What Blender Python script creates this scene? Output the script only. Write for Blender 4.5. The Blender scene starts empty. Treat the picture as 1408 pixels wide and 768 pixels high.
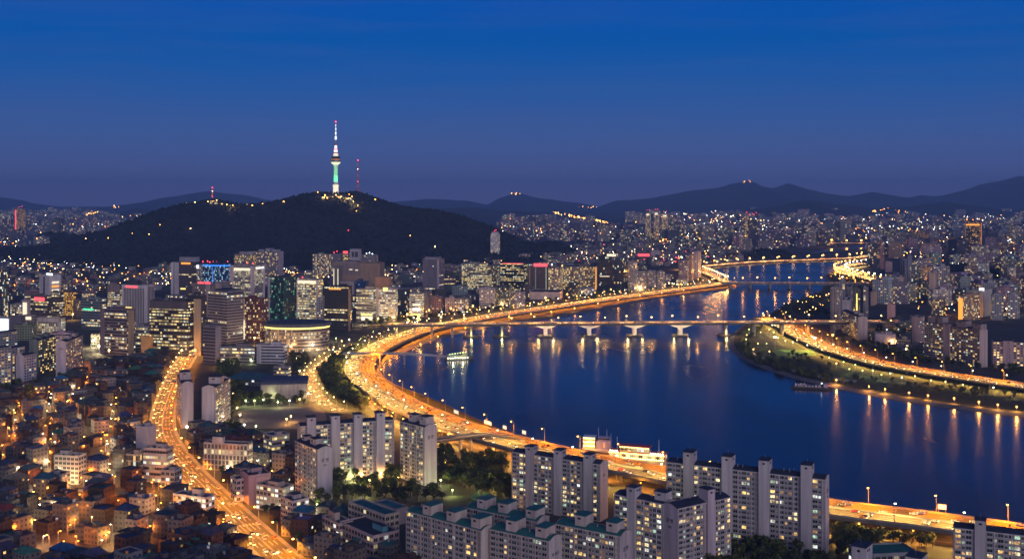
import bpy, math, random
from mathutils import Vector
R = random.Random(7)
scene = bpy.context.scene
COL = scene.collection
R_ = math.radians

# ------------------------------------------------------------------ camera
H, F, YH, CX = 200.0, 1500.0, 268.0, 704.0       # eye height, focal length / horizon row / centre of the 1408x768 photograph
cam = bpy.data.cameras.new('camera')
cam.sensor_fit = 'HORIZONTAL'; cam.sensor_width = 36.0; cam.lens = 36.0 * F / 1408.0
cam.shift_y = -(384.0 - YH) / 1408.0
cam.clip_start = 1.0; cam.clip_end = 120000.0
camo = bpy.data.objects.new('camera', cam); COL.objects.link(camo)
camo.location = (0, 0, H); camo.rotation_euler = (R_(90), 0, 0)
scene.camera = camo

# ------------------------------------------------------------------ world: dusk sky
w = bpy.data.worlds.new('World'); scene.world = w; w.use_nodes = True
nt = w.node_tree; nt.nodes.clear()
def wn(t, **k):
    n = nt.nodes.new(t)
    for a, b in k.items(): setattr(n, a, b)
    return n
def lin(c): return tuple((v / 255 / 12.92 if v / 255 <= .04045 else ((v / 255 + .055) / 1.055) ** 2.4) for v in c)
out = wn('ShaderNodeOutputWorld'); tc = wn('ShaderNodeTexCoord'); sep = wn('ShaderNodeSeparateXYZ')
nt.links.new(tc.outputs['Generated'], sep.inputs[0])
ramp = wn('ShaderNodeValToRGB'); el = ramp.color_ramp.elements
stops = [(0.0, (92, 94, 146)), (0.012, (80, 94, 150)), (0.055, (62, 95, 160)), (0.10, (30, 92, 170)), (0.137, (0, 88, 174)), (0.18, (0, 84, 180)), (0.35, (0, 50, 125)), (1.0, (8, 34, 86))]
el[0].position, el[0].color = 0.0, (*lin(stops[0][1]), 1)
el[1].position, el[1].color = 1.0, (*lin(stops[-1][1]), 1)
for p, c in stops[1:-1]:
    e = el.new(p); e.color = (*lin(c), 1)
nt.links.new(sep.outputs['Z'], ramp.inputs['Fac'])
# the afterglow behind the camera
ramp2 = wn('ShaderNodeValToRGB'); el = ramp2.color_ramp.elements
el[0].position, el[0].color = 0.0, (.34, .22, .24, 1)
el[1].position, el[1].color = 0.7, (.05, .08, .20, 1)
e = el.new(.25); e.color = (.16, .15, .28, 1)
nt.links.new(sep.outputs['Z'], ramp2.inputs['Fac'])
mr = wn('ShaderNodeMapRange'); mr.inputs[1].default_value = .25; mr.inputs[2].default_value = -.6
nt.links.new(sep.outputs['Y'], mr.inputs[0])
mx = wn('ShaderNodeMix', data_type='RGBA')
nt.links.new(mr.outputs[0], mx.inputs[0]); nt.links.new(ramp.outputs[0], mx.inputs[6]); nt.links.new(ramp2.outputs[0], mx.inputs[7])
# thin streaky cloud
mp = wn('ShaderNodeMapping'); mp.inputs['Scale'].default_value = (3, 3, 42)
nz = wn('ShaderNodeTexNoise'); nz.inputs['Scale'].default_value = 1.6; nz.inputs['Detail'].default_value = 6
nt.links.new(tc.outputs['Generated'], mp.inputs[0]); nt.links.new(mp.outputs[0], nz.inputs['Vector'])
mr2 = wn('ShaderNodeMapRange'); mr2.inputs[1].default_value = .45; mr2.inputs[2].default_value = .8; mr2.inputs[3].default_value = 0; mr2.inputs[4].default_value = .16
nt.links.new(nz.outputs[0], mr2.inputs[0])
mx2 = wn('ShaderNodeMix', data_type='RGBA'); mx2.inputs[7].default_value = (.085, .10, .27, 1)
nt.links.new(mr2.outputs[0], mx2.inputs[0]); nt.links.new(mx.outputs[2], mx2.inputs[6])
sky = wn('ShaderNodeTexSky', sky_type='NISHITA'); sky.sun_disc = False
sky.sun_elevation = R_(1.0); sky.sun_rotation = R_(190)
bg = wn('ShaderNodeBackground'); bg.inputs[1].default_value = .93
bg2 = wn('ShaderNodeBackground'); bg2.inputs[1].default_value = .0003
add = wn('ShaderNodeAddShader')
nt.links.new(mx2.outputs[2], bg.inputs[0]); nt.links.new(sky.outputs[0], bg2.inputs[0])
nt.links.new(bg.outputs[0], add.inputs[0]); nt.links.new(bg2.outputs[0], add.inputs[1]); nt.links.new(add.outputs[0], out.inputs[0])

# the last light of the western sky, very soft, from behind and a little to the right
sl = bpy.data.lights.new('afterglow', 'SUN'); sl.energy = 1.5; sl.angle = R_(50); sl.color = (1.0, .88, 1.0)
so = bpy.data.objects.new('afterglow', sl); COL.objects.link(so)
so.rotation_euler = Vector((-.34, 1.0, -.20)).to_track_quat('-Z', 'Y').to_euler()

vs = scene.view_settings
scene.display_settings.display_device = 'sRGB'
vs.view_transform = 'Standard'; vs.look = 'None'; vs.exposure = 0.0; vs.gamma = 1.0; vs.use_curve_mapping = False
cy = scene.cycles
cy.use_denoising = True
try: cy.denoiser = 'OPENIMAGEDENOISE'; cy.denoising_prefilter = 'ACCURATE'
except Exception: pass
cy.max_bounces = 4; cy.diffuse_bounces = 2; cy.glossy_bounces = 2; cy.transmission_bounces = 2; cy.volume_bounces = 0; cy.transparent_max_bounces = 4
cy.sample_clamp_indirect = 1.5; cy.sample_clamp_direct = 40; cy.caustics_reflective = False; cy.caustics_refractive = False
cy.use_light_tree = True; cy.filter_width = 1.6

# ------------------------------------------------------------------ pixel helpers (only used to read positions off the ground)
def G(px, py, z=0.0):
    Y = (H - z) * F / (py - YH)
    return Vector(((px - CX) * Y / F, Y, z))
def PX(p):
    return CX + p[0] * F / p[1], YH + (H - p[2]) * F / p[1]
def pip(x, y, poly):
    c = False; j = len(poly) - 1
    for i in range(len(poly)):
        xi, yi = poly[i]; xj, yj = poly[j]
        if (yi > y) != (yj > y) and x < (xj - xi) * (y - yi) / (yj - yi) + xi: c = not c
        j = i
    return c

# ------------------------------------------------------------------ materials
MATS = {}
class N:
    def __init__(s, name):
        s.m = bpy.data.materials.new(name); s.m.use_nodes = True; s.t = s.m.node_tree
        s.b = s.t.nodes['Principled BSDF']; s.o = s.t.nodes['Material Output']
    def n(s, t, **k):
        x = s.t.nodes.new(t)
        for a, b in k.items(): setattr(x, a, b)
        return x
    def l(s, a, b): s.t.links.new(a, b)
    def mth(s, op, a, b=0.0, c=0.0):
        x = s.n('ShaderNodeMath', operation=op)
        for i, v in enumerate((a, b, c)):
            if hasattr(v, 'is_linked') or hasattr(v, 'links'): s.l(v, x.inputs[i])
            else: x.inputs[i].default_value = v
        return x.outputs[0]
    def mix(s, f, a, b):
        x = s.n('ShaderNodeMix', data_type='RGBA')
        for i, v in ((0, f), (6, a), (7, b)):
            if hasattr(v, 'links'): s.l(v, x.inputs[i])
            elif i and len(v) == 3: x.inputs[i].default_value = (*v, 1)
            else: x.inputs[i].default_value = v
        return x.outputs[2]
    def noise(s, scale, detail=4, coord='Object', stretch=None):
        t = s.n('ShaderNodeTexCoord'); x = s.n('ShaderNodeTexNoise')
        x.inputs['Scale'].default_value = scale; x.inputs['Detail'].default_value = detail
        if stretch:
            mp = s.n('ShaderNodeMapping'); mp.inputs['Scale'].default_value = stretch
            s.l(t.outputs[coord], mp.inputs[0]); s.l(mp.outputs[0], x.inputs['Vector'])
        else: s.l(t.outputs[coord], x.inputs['Vector'])
        return x.outputs[0]

def plain(name, c, rough=.7, var=.25, scale=.4, metal=0.0, c2=None):
    k = N(name)
    f = k.noise(scale)
    a = tuple(v * (1 - var) for v in c); b = tuple(min(1, v * (1 + var)) for v in (c2 or c))
    mr = k.n('ShaderNodeMapRange'); mr.inputs[1].default_value = .3; mr.inputs[2].default_value = .7
    k.l(f, mr.inputs[0]); k.l(k.mix(mr.outputs[0], a, b), k.b.inputs['Base Color'])
    k.b.inputs['Roughness'].default_value = rough; k.b.inputs['Metallic'].default_value = metal
    MATS[name] = k.m; return k.m
def glow(name, c, s):
    k = N(name)
    k.b.inputs['Base Color'].default_value = (*[min(1, v) * .3 for v in c], 1)
    k.b.inputs['Emission Color'].default_value = (*c, 1); k.b.inputs['Emission Strength'].default_value = s
    try: k.m.cycles.emission_sampling = 'NONE'
    except Exception: pass
    MATS[name] = k.m; return k.m
def room(name, c, s):
    k = N(name)
    g = k.n('ShaderNodeNewGeometry'); a = k.n('ShaderNodeTexNoise'); a.inputs['Scale'].default_value = .42; a.inputs['Detail'].default_value = 1; k.l(g.outputs['Position'], a.inputs['Vector'])
    b = k.n('ShaderNodeTexNoise'); b.inputs['Scale'].default_value = 2.2; b.inputs['Detail'].default_value = 2; k.l(g.outputs['Position'], b.inputs['Vector'])
    m1 = k.n('ShaderNodeMapRange'); m1.inputs[1].default_value = .32; m1.inputs[2].default_value = .68; m1.inputs[3].default_value = .12; m1.inputs[4].default_value = 1.25; k.l(a.outputs[0], m1.inputs[0])
    m2 = k.n('ShaderNodeMapRange'); m2.inputs[1].default_value = .38; m2.inputs[2].default_value = .62; m2.inputs[3].default_value = .35; m2.inputs[4].default_value = 1.2; k.l(b.outputs[0], m2.inputs[0])
    k.b.inputs['Base Color'].default_value = (.1, .1, .1, 1); k.b.inputs['Roughness'].default_value = .2
    k.l(k.mix(m1.outputs[0], (c[0], c[1] * .72, c[2] * .5), c), k.b.inputs['Emission Color'])
    k.l(k.mth('MULTIPLY', k.mth('MULTIPLY', m1.outputs[0], m2.outputs[0]), s), k.b.inputs['Emission Strength'])
    try: k.m.cycles.emission_sampling = 'NONE'
    except Exception: pass
    MATS[name] = k.m; return k.m
def painted(name, rough=.75, var=.2, scale=.15, streak=True):
    """a wall or roof whose paint colour is stored on its faces"""
    k = N(name); at = k.n('ShaderNodeAttribute', attribute_name='bcol')
    f = k.noise(scale * (2.6 if streak else 1), 6, stretch=(1, 1, .07) if streak else None)
    mr = k.n('ShaderNodeMapRange'); mr.inputs[1].default_value = .3; mr.inputs[2].default_value = .7
    mr.inputs[3].default_value = 1 - var; mr.inputs[4].default_value = 1 + var * .5
    k.l(f, mr.inputs[0])
    x = k.n('ShaderNodeVectorMath', operation='SCALE'); k.l(at.outputs['Color'], x.inputs[0]); k.l(mr.outputs[0], x.inputs['Scale'])
    k.l(x.outputs[0], k.b.inputs['Base Color']); k.b.inputs['Roughness'].default_value = rough
    MATS[name] = k.m; return k.m

STY = {}
def facade(name, bay, flr, ww, wh, glass=(.02, .025, .035), warm=(1.0, .62, .20), cool=(.85, .92, .72), coolp=.3, strength=1.4, mode='cell', rough=.15, edge=None):
    """a facade of window openings: the unit square of the UV is one bay of one storey, the alpha of bcol is the share of lit rooms"""
    k = N('facade_' + name)
    uv = k.n('ShaderNodeUVMap'); s = k.n('ShaderNodeSeparateXYZ'); k.l(uv.outputs[0], s.inputs[0])
    u, v = s.outputs[0], s.outputs[1]
    cu, cv = k.mth('FLOOR', u), k.mth('FLOOR', v)
    fu, fv = k.mth('SUBTRACT', u, cu), k.mth('SUBTRACT', v, cv)
    du = k.mth('ABSOLUTE', k.mth('SUBTRACT', fu, .5)); dv = k.mth('ABSOLUTE', k.mth('SUBTRACT', fv, .5))
    win = k.mth('MULTIPLY', k.mth('LESS_THAN', du, ww / 2), k.mth('LESS_THAN', dv, wh / 2))
    mull = k.mth('GREATER_THAN', du, .025)             # a mullion down the middle of the pane
    pane = k.mth('MULTIPLY', win, mull)
    cmb = k.n('ShaderNodeCombineXYZ'); k.l(cu, cmb.inputs[0]); k.l(cv, cmb.inputs[1])
    wnz = k.n('ShaderNodeTexWhiteNoise', noise_dimensions='2D'); k.l(cmb.outputs[0], wnz.inputs['Vector'])
    at = k.n('ShaderNodeAttribute', attribute_name='bcol'); p = at.outputs['Alpha']
    rs = k.n('ShaderNodeSeparateColor'); k.l(wnz.outputs['Color'], rs.inputs[0])
    if mode == 'row':
        c2 = k.n('ShaderNodeCombineXYZ'); k.l(k.mth('FLOOR', k.mth('MULTIPLY', u, .013)), c2.inputs[0]); k.l(cv, c2.inputs[1])
        w2 = k.n('ShaderNodeTexWhiteNoise', noise_dimensions='2D'); k.l(c2.outputs[0], w2.inputs['Vector'])
        c3 = k.n('ShaderNodeCombineXYZ'); k.l(k.mth('MULTIPLY', u, .11), c3.inputs[0]); k.l(k.mth('MULTIPLY', cv, 3.7), c3.inputs[1])
        n3 = k.n('ShaderNodeTexNoise', noise_dimensions='2D'); k.l(c3.outputs[0], n3.inputs['Vector']); n3.inputs['Scale'].default_value = 1.0
        lit = k.mth('MULTIPLY', k.mth('LESS_THAN', w2.outputs['Value'], k.mth('MULTIPLY', p, 1.25)), k.mth('GREATER_THAN', n3.outputs[0], .42))
        lit = k.mth('MAXIMUM', lit, k.mth('LESS_THAN', rs.outputs[0], k.mth('MULTIPLY', p, .12)))
    elif mode == 'vert':
        c2 = k.n('ShaderNodeCombineXYZ'); k.l(cu, c2.inputs[0])
        w2 = k.n('ShaderNodeTexWhiteNoise', noise_dimensions='2D'); k.l(c2.outputs[0], w2.inputs['Vector'])
        lit = k.mth('MULTIPLY', k.mth('LESS_THAN', w2.outputs['Value'], p), k.mth('LESS_THAN', rs.outputs[0], .8))
        lit = k.mth('MAXIMUM', lit, k.mth('LESS_THAN', rs.outputs[0], k.mth('MULTIPLY', p, .25)))
    else:
        lit = k.mth('LESS_THAN', rs.outputs[0], p)
    ec = k.mix(k.mth('LESS_THAN', rs.outputs[1], coolp), warm, cool)
    es = k.mth('MULTIPLY', k.mth('MULTIPLY', lit, pane), k.mth('MULTIPLY', k.mth('ADD', .12, k.mth('POWER', rs.outputs[2], 1.6)), strength))
    nz = k.noise(.12, 4, stretch=(1, 1, .3))
    mr = k.n('ShaderNodeMapRange'); mr.inputs[1].default_value = .3; mr.inputs[2].default_value = .7; mr.inputs[3].default_value = .75; mr.inputs[4].default_value = 1.1
    k.l(nz, mr.inputs[0])
    x = k.n('ShaderNodeVectorMath', operation='SCALE'); k.l(at.outputs['Color'], x.inputs[0]); k.l(mr.outputs[0], x.inputs['Scale'])
    k.l(k.mix(pane, x.outputs[0], glass), k.b.inputs['Base Color'])
    rr = k.mth('ADD', .8, k.mth('MULTIPLY', pane, rough - .8)); k.l(rr, k.b.inputs['Roughness'])
    k.l(ec, k.b.inputs['Emission Color']); k.l(es, k.b.inputs['Emission Strength'])
    try: k.m.cycles.emission_sampling = 'NONE'
    except Exception: pass
    MATS['facade_' + name] = k.m
    STY[name] = (bay, flr, 'facade_' + name)

facade('apartment', 3.6, 2.9, .66, .52, strength=1.7, coolp=.35)
facade('apartment_warm', 3.4, 2.9, .60, .54, strength=2.2, coolp=.1, warm=(1.0, .66, .22))
facade('far', 6.0, 5.2, .66, .5, strength=1.7, coolp=.35, warm=(1.0, .62, .28))
facade('house', 3.0, 3.0, .42, .42, strength=1.6, coolp=.3)
facade('office_row', 2.2, 3.7, .94, .50, strength=1.5, mode='row', warm=(1.0, .72, .28), coolp=.25)
facade('office_band', 2.4, 3.8, 1.01, .46, strength=1.5, mode='row', warm=(1.0, .74, .34), cool=(.9, .95, .85), coolp=.3, glass=(.03, .03, .035))
facade('office_grid', 2.6, 3.7, .62, .62, strength=1.6, coolp=.25, warm=(1.0, .72, .3))
facade('fins', 3.0, 60.0, .55, .97, strength=.5, mode='vert', glass=(.02, .02, .025), coolp=.1)
facade('fins_lit', 2.8, 3.7, .6, .8, strength=1.1, mode='row', warm=(1.0, .82, .42), coolp=.2)
facade('curtain', 2.0, 3.8, .9, .86, strength=1.8, glass=(.018, .028, .045), coolp=.5, rough=.1)
facade('curtain_blue', 2.2, 3.9, .9, .8, strength=.9, glass=(.02, .05, .14), warm=(.35, .75, 1.0), cool=(.75, .9, 1.0), coolp=.4, rough=.1)
facade('curtain_green', 2.2, 3.9, .9, .7, strength=.6, glass=(.02, .06, .06), warm=(.25, 1.0, .55), cool=(.9, .95, .6), coolp=.35, rough=.1)
facade('orange_grid', 2.6, 3.2, .66, .6, strength=1.6, warm=(1.0, .5, .08), cool=(1.0, .62, .2), coolp=.4)
facade('blank', 4.0, 3.0, .0, .0, strength=0)
facade('shop', 3.2, 3.4, .7, .55, strength=1.9, warm=(1.0, .8, .42), cool=(.95, 1.0, .92), coolp=.4)

painted('paint', .75, .3, .13); painted('roof_paint', .8, .45, .35, False); painted('crown_leaf', .85, .45, .5, False)
plain('asphalt', (.05, .048, .047), .75, .3, .08)
plain('road_surface', (.085, .075, .062), .75, .28, .045)
plain('concrete', (.30, .29, .28), .85, .25, .12)
plain('dark_concrete', (.13, .13, .135), .85, .3, .12)
plain('marking', (.62, .60, .55), .6, .1, 1.0)
plain('soil', (.028, .031, .03), .95, .4, .02, c2=(.042, .042, .042))
plain('grass', (.014, .026, .009), .95, .5, .09, c2=(.028, .034, .015))
plain('pitch', (.09, .17, .05), .9, .2, .08)
plain('sand', (.20, .165, .145), .95, .15, .04)
plain('bark', (.06, .045, .03), .9, .3, 1.5)
plain('steel', (.35, .36, .38), .45, .15, 1, .6)
plain('dark_steel', (.06, .065, .075), .5, .2, 1, .3)
plain('white_paint', (.78, .78, .77), .5, .06, .5)
plain('red_paint', (.45, .05, .04), .5, .1, .5)
plain('window_frame', (.50, .50, .50), .5, .1, 1)
plain('leaf', (.04, .07, .022), .85, .55, .35, c2=(.085, .105, .03))
plain('leaf_dark', (.026, .045, .026), .9, .45, .05, c2=(.045, .06, .028))
plain('forest_floor', (.008, .013, .014), .95, .4, .01)
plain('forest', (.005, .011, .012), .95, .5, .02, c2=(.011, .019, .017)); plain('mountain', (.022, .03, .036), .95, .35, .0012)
plain('tyre', (.02, .02, .02), .9, .1, 2)
plain('teal_roof', (.02, .13, .12), .8, .25, .12); plain('navy_roof', (.022, .03, .055), .8, .35, .2)
plain('green_net', (.01, .14, .08), .8, .2, .3)
for nm, c in (('car_white', (.7, .7, .7)), ('car_black', (.02, .02, .025)), ('car_silver', (.4, .41, .43)), ('car_red', (.3, .03, .03)), ('car_orange', (.6, .25, .03))):
    plain(nm, c, .25, .05, 1)
k = N('glass_dark'); k.b.inputs['Base Color'].default_value = (.015, .02, .03, 1); k.b.inputs['Roughness'].default_value = .08; MATS['glass_dark'] = k.m
k = N('glass_grey'); k.b.inputs['Base Color'].default_value = (.045, .055, .065, 1); k.b.inputs['Roughness'].default_value = .2; MATS['glass_grey'] = k.m
room('pane_yellow', (1.0, .66, .20), 1.9); room('pane_pale', (1.0, .84, .44), 1.7); room('pane_green', (.55, .85, .6), 1.0)
room('pane_dim', (1.0, .55, .2), .45); room('pane_white', (.9, 1.0, .9), 1.5)
glow('lamp_amber', (1.0, .42, .07), 22); glow('lamp_gold', (1.0, .60, .18), 20); glow('lamp_white', (1.0, .86, .58), 20)
glow('lamp_orange', (1.0, .30, .03), 16); glow('lamp_lime', (.85, 1.0, .35), 12)
glow('lamp_red', (1.0, .05, .08), 9); glow('lamp_cool', (.8, .95, 1.0), 12)
glow('head_light', (1.0, .74, .36), 11); glow('tail_light', (1.0, .13, .02), 10)
glow('sign_white', (.95, .97, 1.0), 1.6); glow('sign_red', (1.0, .08, .1), 2.2); glow('sign_blue', (.04, .28, 1.0), 1.7); glow('sign_yellow', (1.0, .75, .2), 2.2)
glow('sign_orange', (1.0, .35, .05), 1.6); glow('sign_green', (.1, 1.0, .5), 1.0); glow('sign_cream', (1.0, .85, .6), 1.2); glow('sign_pale', (.8, .85, 1.0), .8)

# ------------------------------------------------------------------ mesh builder
class MB:
    def __init__(s): s.v = []; s.f = []; s.m = []; s.uv = []; s.c = []; s.mats = []; s.smooth = False
    def mi(s, name):
        if name not in s.mats: s.mats.append(name)
        return s.mats.index(name)
    def face(s, vs, mat, col=(.3, .3, .3, 0), uv=None):
        b = len(s.v); s.v += [tuple(p) for p in vs]; s.f.append(tuple(range(b, b + len(vs))))
        s.m.append(s.mi(mat)); s.c.append(col if len(col) == 4 else (*col, 0)); s.uv.append(uv or [(0.5, 0.5)] * len(vs))
    def box(s, x0, x1, y0, y1, z0, z1, mat='paint', col=(.3, .3, .3, 0), top=None, topcol=None, bottom=False, sides='fblr', org=None):
        """axis box, optionally rotated and moved by org = (x, y, angle)"""
        P = [(x0, y0), (x1, y0), (x1, y1), (x0, y1)]
        s.prism(P, z0, z1, mat, col, top, topcol, bottom, org)
    def prism(s, P, z0, z1, mat='paint', col=(.3, .3, .3, 0), top=None, topcol=None, bottom=False, org=None, sty=None, z1s=None, P1=None):
        if org:
            ca, sa = math.cos(org[2]), math.sin(org[2])
            P = [(org[0] + x * ca - y * sa, org[1] + x * sa + y * ca) for x, y in P]
            if P1: P1 = [(org[0] + x * ca - y * sa, org[1] + x * sa + y * ca) for x, y in P1]
        Q = P1 or P
        n = len(P); zt = z1s or [z1] * n
        st = STY.get(sty)
        for i in range(n):
            j = (i + 1) % n; a, b = P[i], P[j]; A, B = Q[i], Q[j]
            uv = None
            if st:
                L = math.hypot(b[0] - a[0], b[1] - a[1]); nb = max(1, round(L / st[0])); nf = max(1, round((z1 - z0) / st[1]))
                o = R.randrange(0, 900) * 7; q = R.randrange(0, 90)
                uv = [(o, q), (o + nb, q), (o + nb, q + nf), (o, q + nf)]
            s.face([(*a, z0), (*b, z0), (*B, zt[j]), (*A, zt[i])], st[2] if st else mat, col, uv)
        s.face([(*Q[i], zt[i]) for i in range(n)], top or mat, topcol or col)
        if bottom: s.face([(*P[i], z0) for i in reversed(range(n))], mat, col)
    def tube(s, p, q, r0, r1, mat, n=6, col=(.3, .3, .3, 0), cap=True):
        p, q = Vector(p), Vector(q); d = (q - p).normalized()
        a = d.orthogonal().normalized(); b = d.cross(a)
        A = [p + (a * math.cos(2 * math.pi * i / n) + b * math.sin(2 * math.pi * i / n)) * r0 for i in range(n)]
        B = [q + (a * math.cos(2 * math.pi * i / n) + b * math.sin(2 * math.pi * i / n)) * r1 for i in range(n)]
        for i in range(n):
            j = (i + 1) % n; s.face([A[i], A[j], B[j], B[i]], mat, col)
        if cap: s.face(B, mat, col); s.face(A[::-1], mat, col)
    def lathe(s, prof, mat, n=16, cx=0, cy=0, col=(.3, .3, .3, 0), mats=None):
        for k in range(len(prof) - 1):
            (r0, z0), (r1, z1) = prof[k], prof[k + 1]
            m = mats[k] if mats else mat
            for i in range(n):
                a, b = 2 * math.pi * i / n, 2 * math.pi * (i + 1) / n
                s.face([(cx + r0 * math.cos(a), cy + r0 * math.sin(a), z0), (cx + r0 * math.cos(b), cy + r0 * math.sin(b), z0),
                        (cx + r1 * math.cos(b), cy + r1 * math.sin(b), z1), (cx + r1 * math.cos(a), cy + r1 * math.sin(a), z1)], m, col)
    def ball(s, c, r, mat, n=6, m=4, sz=1.0, col=(.3, .3, .3, 0)):
        for j in range(m):
            for i in range(n):
                pts = []
                for (jj, ii) in ((j, i), (j, i + 1), (j + 1, i + 1), (j + 1, i)):
                    t = math.pi * jj / m; a = 2 * math.pi * ii / n
                    pts.append((c[0] + r * math.sin(t) * math.cos(a), c[1] + r * math.sin(t) * math.sin(a), c[2] - r * sz * math.cos(t)))
                s.face(pts, mat, col)
    def octa(s, c, r, mat, rz=None, col=(.3, .3, .3, 0)):
        rz = rz or r; x, y, z = c
        t, b = (x, y, z + rz), (x, y, z - rz); e = [(x + r, y, z), (x, y + r, z), (x - r, y, z), (x, y - r, z)]
        for i in range(4):
            s.face([e[i], e[(i + 1) % 4], t], mat, col); s.face([e[(i + 1) % 4], e[i], b], mat, col)
    def mesh(s, name):
        me = bpy.data.meshes.new(name); me.from_pydata(s.v, [], s.f)
        for m in s.mats: me.materials.append(MATS[m])
        me.polygons.foreach_set('material_index', s.m)
        ul = me.uv_layers.new(name='UVMap'); flat = []
        for u in s.uv:
            for a in u: flat += a
        ul.data.foreach_set('uv', flat)
        at = me.attributes.new('bcol', 'FLOAT_COLOR', 'FACE'); flat = []
        for c in s.c: flat += c
        at.data.foreach_set('color', flat)
        me.update(); return me
    def obj(s, name, parent=None):
        o = bpy.data.objects.new(name, s.mesh(name)); COL.objects.link(o)
        if parent: o.parent = parent
        return o
def tag(o, label=None, cat=None, group=None, kind=None):
    if label: o['label'] = label
    if cat: o['category'] = cat
    if group: o['group'] = group
    if kind: o['kind'] = kind
    return o
def root(name, loc, rz=0, label=None, cat=None, group=None):
    o = bpy.data.objects.new(name, None); o.empty_display_size = 2; COL.objects.link(o)
    o.location = loc; o.rotation_euler = (0, 0, rz)
    return tag(o, label, cat, group)
def add_light(name, loc, power, color, radius=.6, parent=None, kind='POINT', rot=None, size=None):
    l = bpy.data.lights.new(name, kind); l.energy = power; l.color = color; l.shadow_soft_size = radius
    if kind == 'SPOT': l.spot_size = size or R_(160); l.spot_blend = .4
    o = bpy.data.objects.new(name, l); COL.objects.link(o); o.location = loc
    if rot: o.rotation_euler = rot
    if parent: o.parent = parent
    return o
def share_light(data, loc, parent=None):
    o = bpy.data.objects.new(data.name, data); COL.objects.link(o); o.location = loc
    if parent: o.parent = parent
    return o
def smooth(pts, step=10.0):
    """Catmull-Rom through 3D points, resampled at a step"""
    P = [Vector(p) for p in pts]; P = [P[0] * 2 - P[1]] + P + [P[-1] * 2 - P[-2]]
    out = []
    for i in range(1, len(P) - 2):
        a, b, c, d = P[i - 1:i + 3]
        n = max(2, int((c - b).length / 4))
        for k in range(n):
            t = k / n
            out.append(.5 * ((2 * b) + (c - a) * t + (2 * a - 5 * b + 4 * c - d) * t * t + (-a + 3 * b - 3 * c + d) * t ** 3))
    out.append(P[-2])
    res = [out[0]]; acc = 0
    for i in range(1, len(out)):
        acc += (out[i] - out[i - 1]).length
        if acc >= step: res.append(out[i]); acc = 0
    if acc > step * .3: res.append(out[-1])
    return res
def frames(P):
    """point, tangent, right-hand normal along a path"""
    o = []
    for i in range(len(P)):
        t = (P[min(i + 1, len(P) - 1)] - P[max(i - 1, 0)]); t.z = 0; t.normalize()
        o.append((P[i], t, Vector((t.y, -t.x, 0))))
    return o
def ribbon(mb, P, l, r, dz, mat, col=(.3, .3, .3, 0), thick=0):
    fr = frames(P)
    for i in range(len(fr) - 1):
        a, b = fr[i], fr[i + 1]; z = Vector((0, 0, dz))
        q = [a[0] + a[2] * l + z, a[0] + a[2] * r + z, b[0] + b[2] * r + z, b[0] + b[2] * l + z]
        mb.face(q, mat, col)
        if thick:
            d = Vector((0, 0, -thick))
            mb.face([q[0] + d, q[0], q[3], q[3] + d], mat, col); mb.face([q[1], q[1] + d, q[2] + d, q[2]], mat, col)
            mb.face([q[0] + d, q[3] + d, q[2] + d, q[1] + d], mat, col)
def sample(P, step, start=0.0):
    """positions every step metres: point, tangent, normal"""
    fr = frames(P); res = []; nxt = start; acc = 0
    for i in range(len(P) - 1):
        d = (P[i + 1] - P[i]).length
        while nxt <= acc + d:
            t = (nxt - acc) / max(d, 1e-6)
            res.append((P[i].lerp(P[i + 1], t), fr[i][1].lerp(fr[i + 1][1], t).normalized(), fr[i][2].lerp(fr[i + 1][2], t).normalized()))
            nxt += step if not callable(step) else step()
        acc += d
    return res
# landmarks that labels can refer to
LAND = []
def landmark(px, py, phrase): LAND.append((px, py, phrase))
PENDING = []            # (object, px, py, head phrase, tail) - labelled at the end, when every neighbour is known
def later(o, p, head): PENDING.append((o, *PX(p), head))
# ================================================================== GROUND, RIVER, HILLS
mb = MB(); mb.face([(-40000, -2000, 0), (40000, -2000, 0), (40000, 19000, 0), (-40000, 19000, 0)], 'soil')
tag(mb.obj('ground'), 'dark city ground between the buildings', kind='structure')

RIVER_PX = [(1750, 790), (1560, 740), (1408, 722), (1280, 706), (1150, 691), (915, 645), (840, 625), (760, 612), (700, 594), (650, 574), (610, 555), (575, 541), (545, 530), (526, 518), (521, 506), (530, 494),
            (556, 483), (583, 472), (626, 459.5), (692, 446), (760, 437.5), (830, 425), (900, 411), (960, 403), (1003, 397), (1010, 391), (988, 385), (972, 378), (985, 371), (1010, 367), (1080, 362.5), (1130, 361), (1186, 359),
            (1186, 362), (1172, 366), (1146, 373), (1134, 380), (1140, 391), (1125, 402), (1090, 417), (1060, 430), (1030, 443), (1010, 458), (1004, 472), (1012, 487), (1040, 502), (1090, 519), (1150, 533), (1220, 547), (1300, 560), (1408, 573), (1560, 592), (1800, 620)]
k = N('river_water')
k.b.inputs['Base Color'].default_value = (.009, .011, .019, 1); k.b.inputs['Roughness'].default_value = .13
k.b.inputs['IOR'].default_value = 1.45
tcn = k.n('ShaderNodeTexCoord'); mpn = k.n('ShaderNodeMapping'); mpn.inputs['Scale'].default_value = (1, .4, 1); mpn.inputs['Rotation'].default_value = (0, 0, R_(-25))
k.l(tcn.outputs['Object'], mpn.inputs[0])
n1 = k.n('ShaderNodeTexNoise'); n1.inputs['Scale'].default_value = .22; n1.inputs['Detail'].default_value = 3; k.l(mpn.outputs[0], n1.inputs['Vector'])
n2 = k.n('ShaderNodeTexNoise'); n2.inputs['Scale'].default_value = .009; n2.inputs['Detail'].default_value = 3; k.l(mpn.outputs[0], n2.inputs['Vector'])
bp = k.n('ShaderNodeBump'); bp.inputs['Strength'].default_value = .24; bp.inputs['Distance'].default_value = .6; k.l(n1.outputs[0], bp.inputs['Height'])
k.l(bp.outputs[0], k.b.inputs['Normal'])
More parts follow.
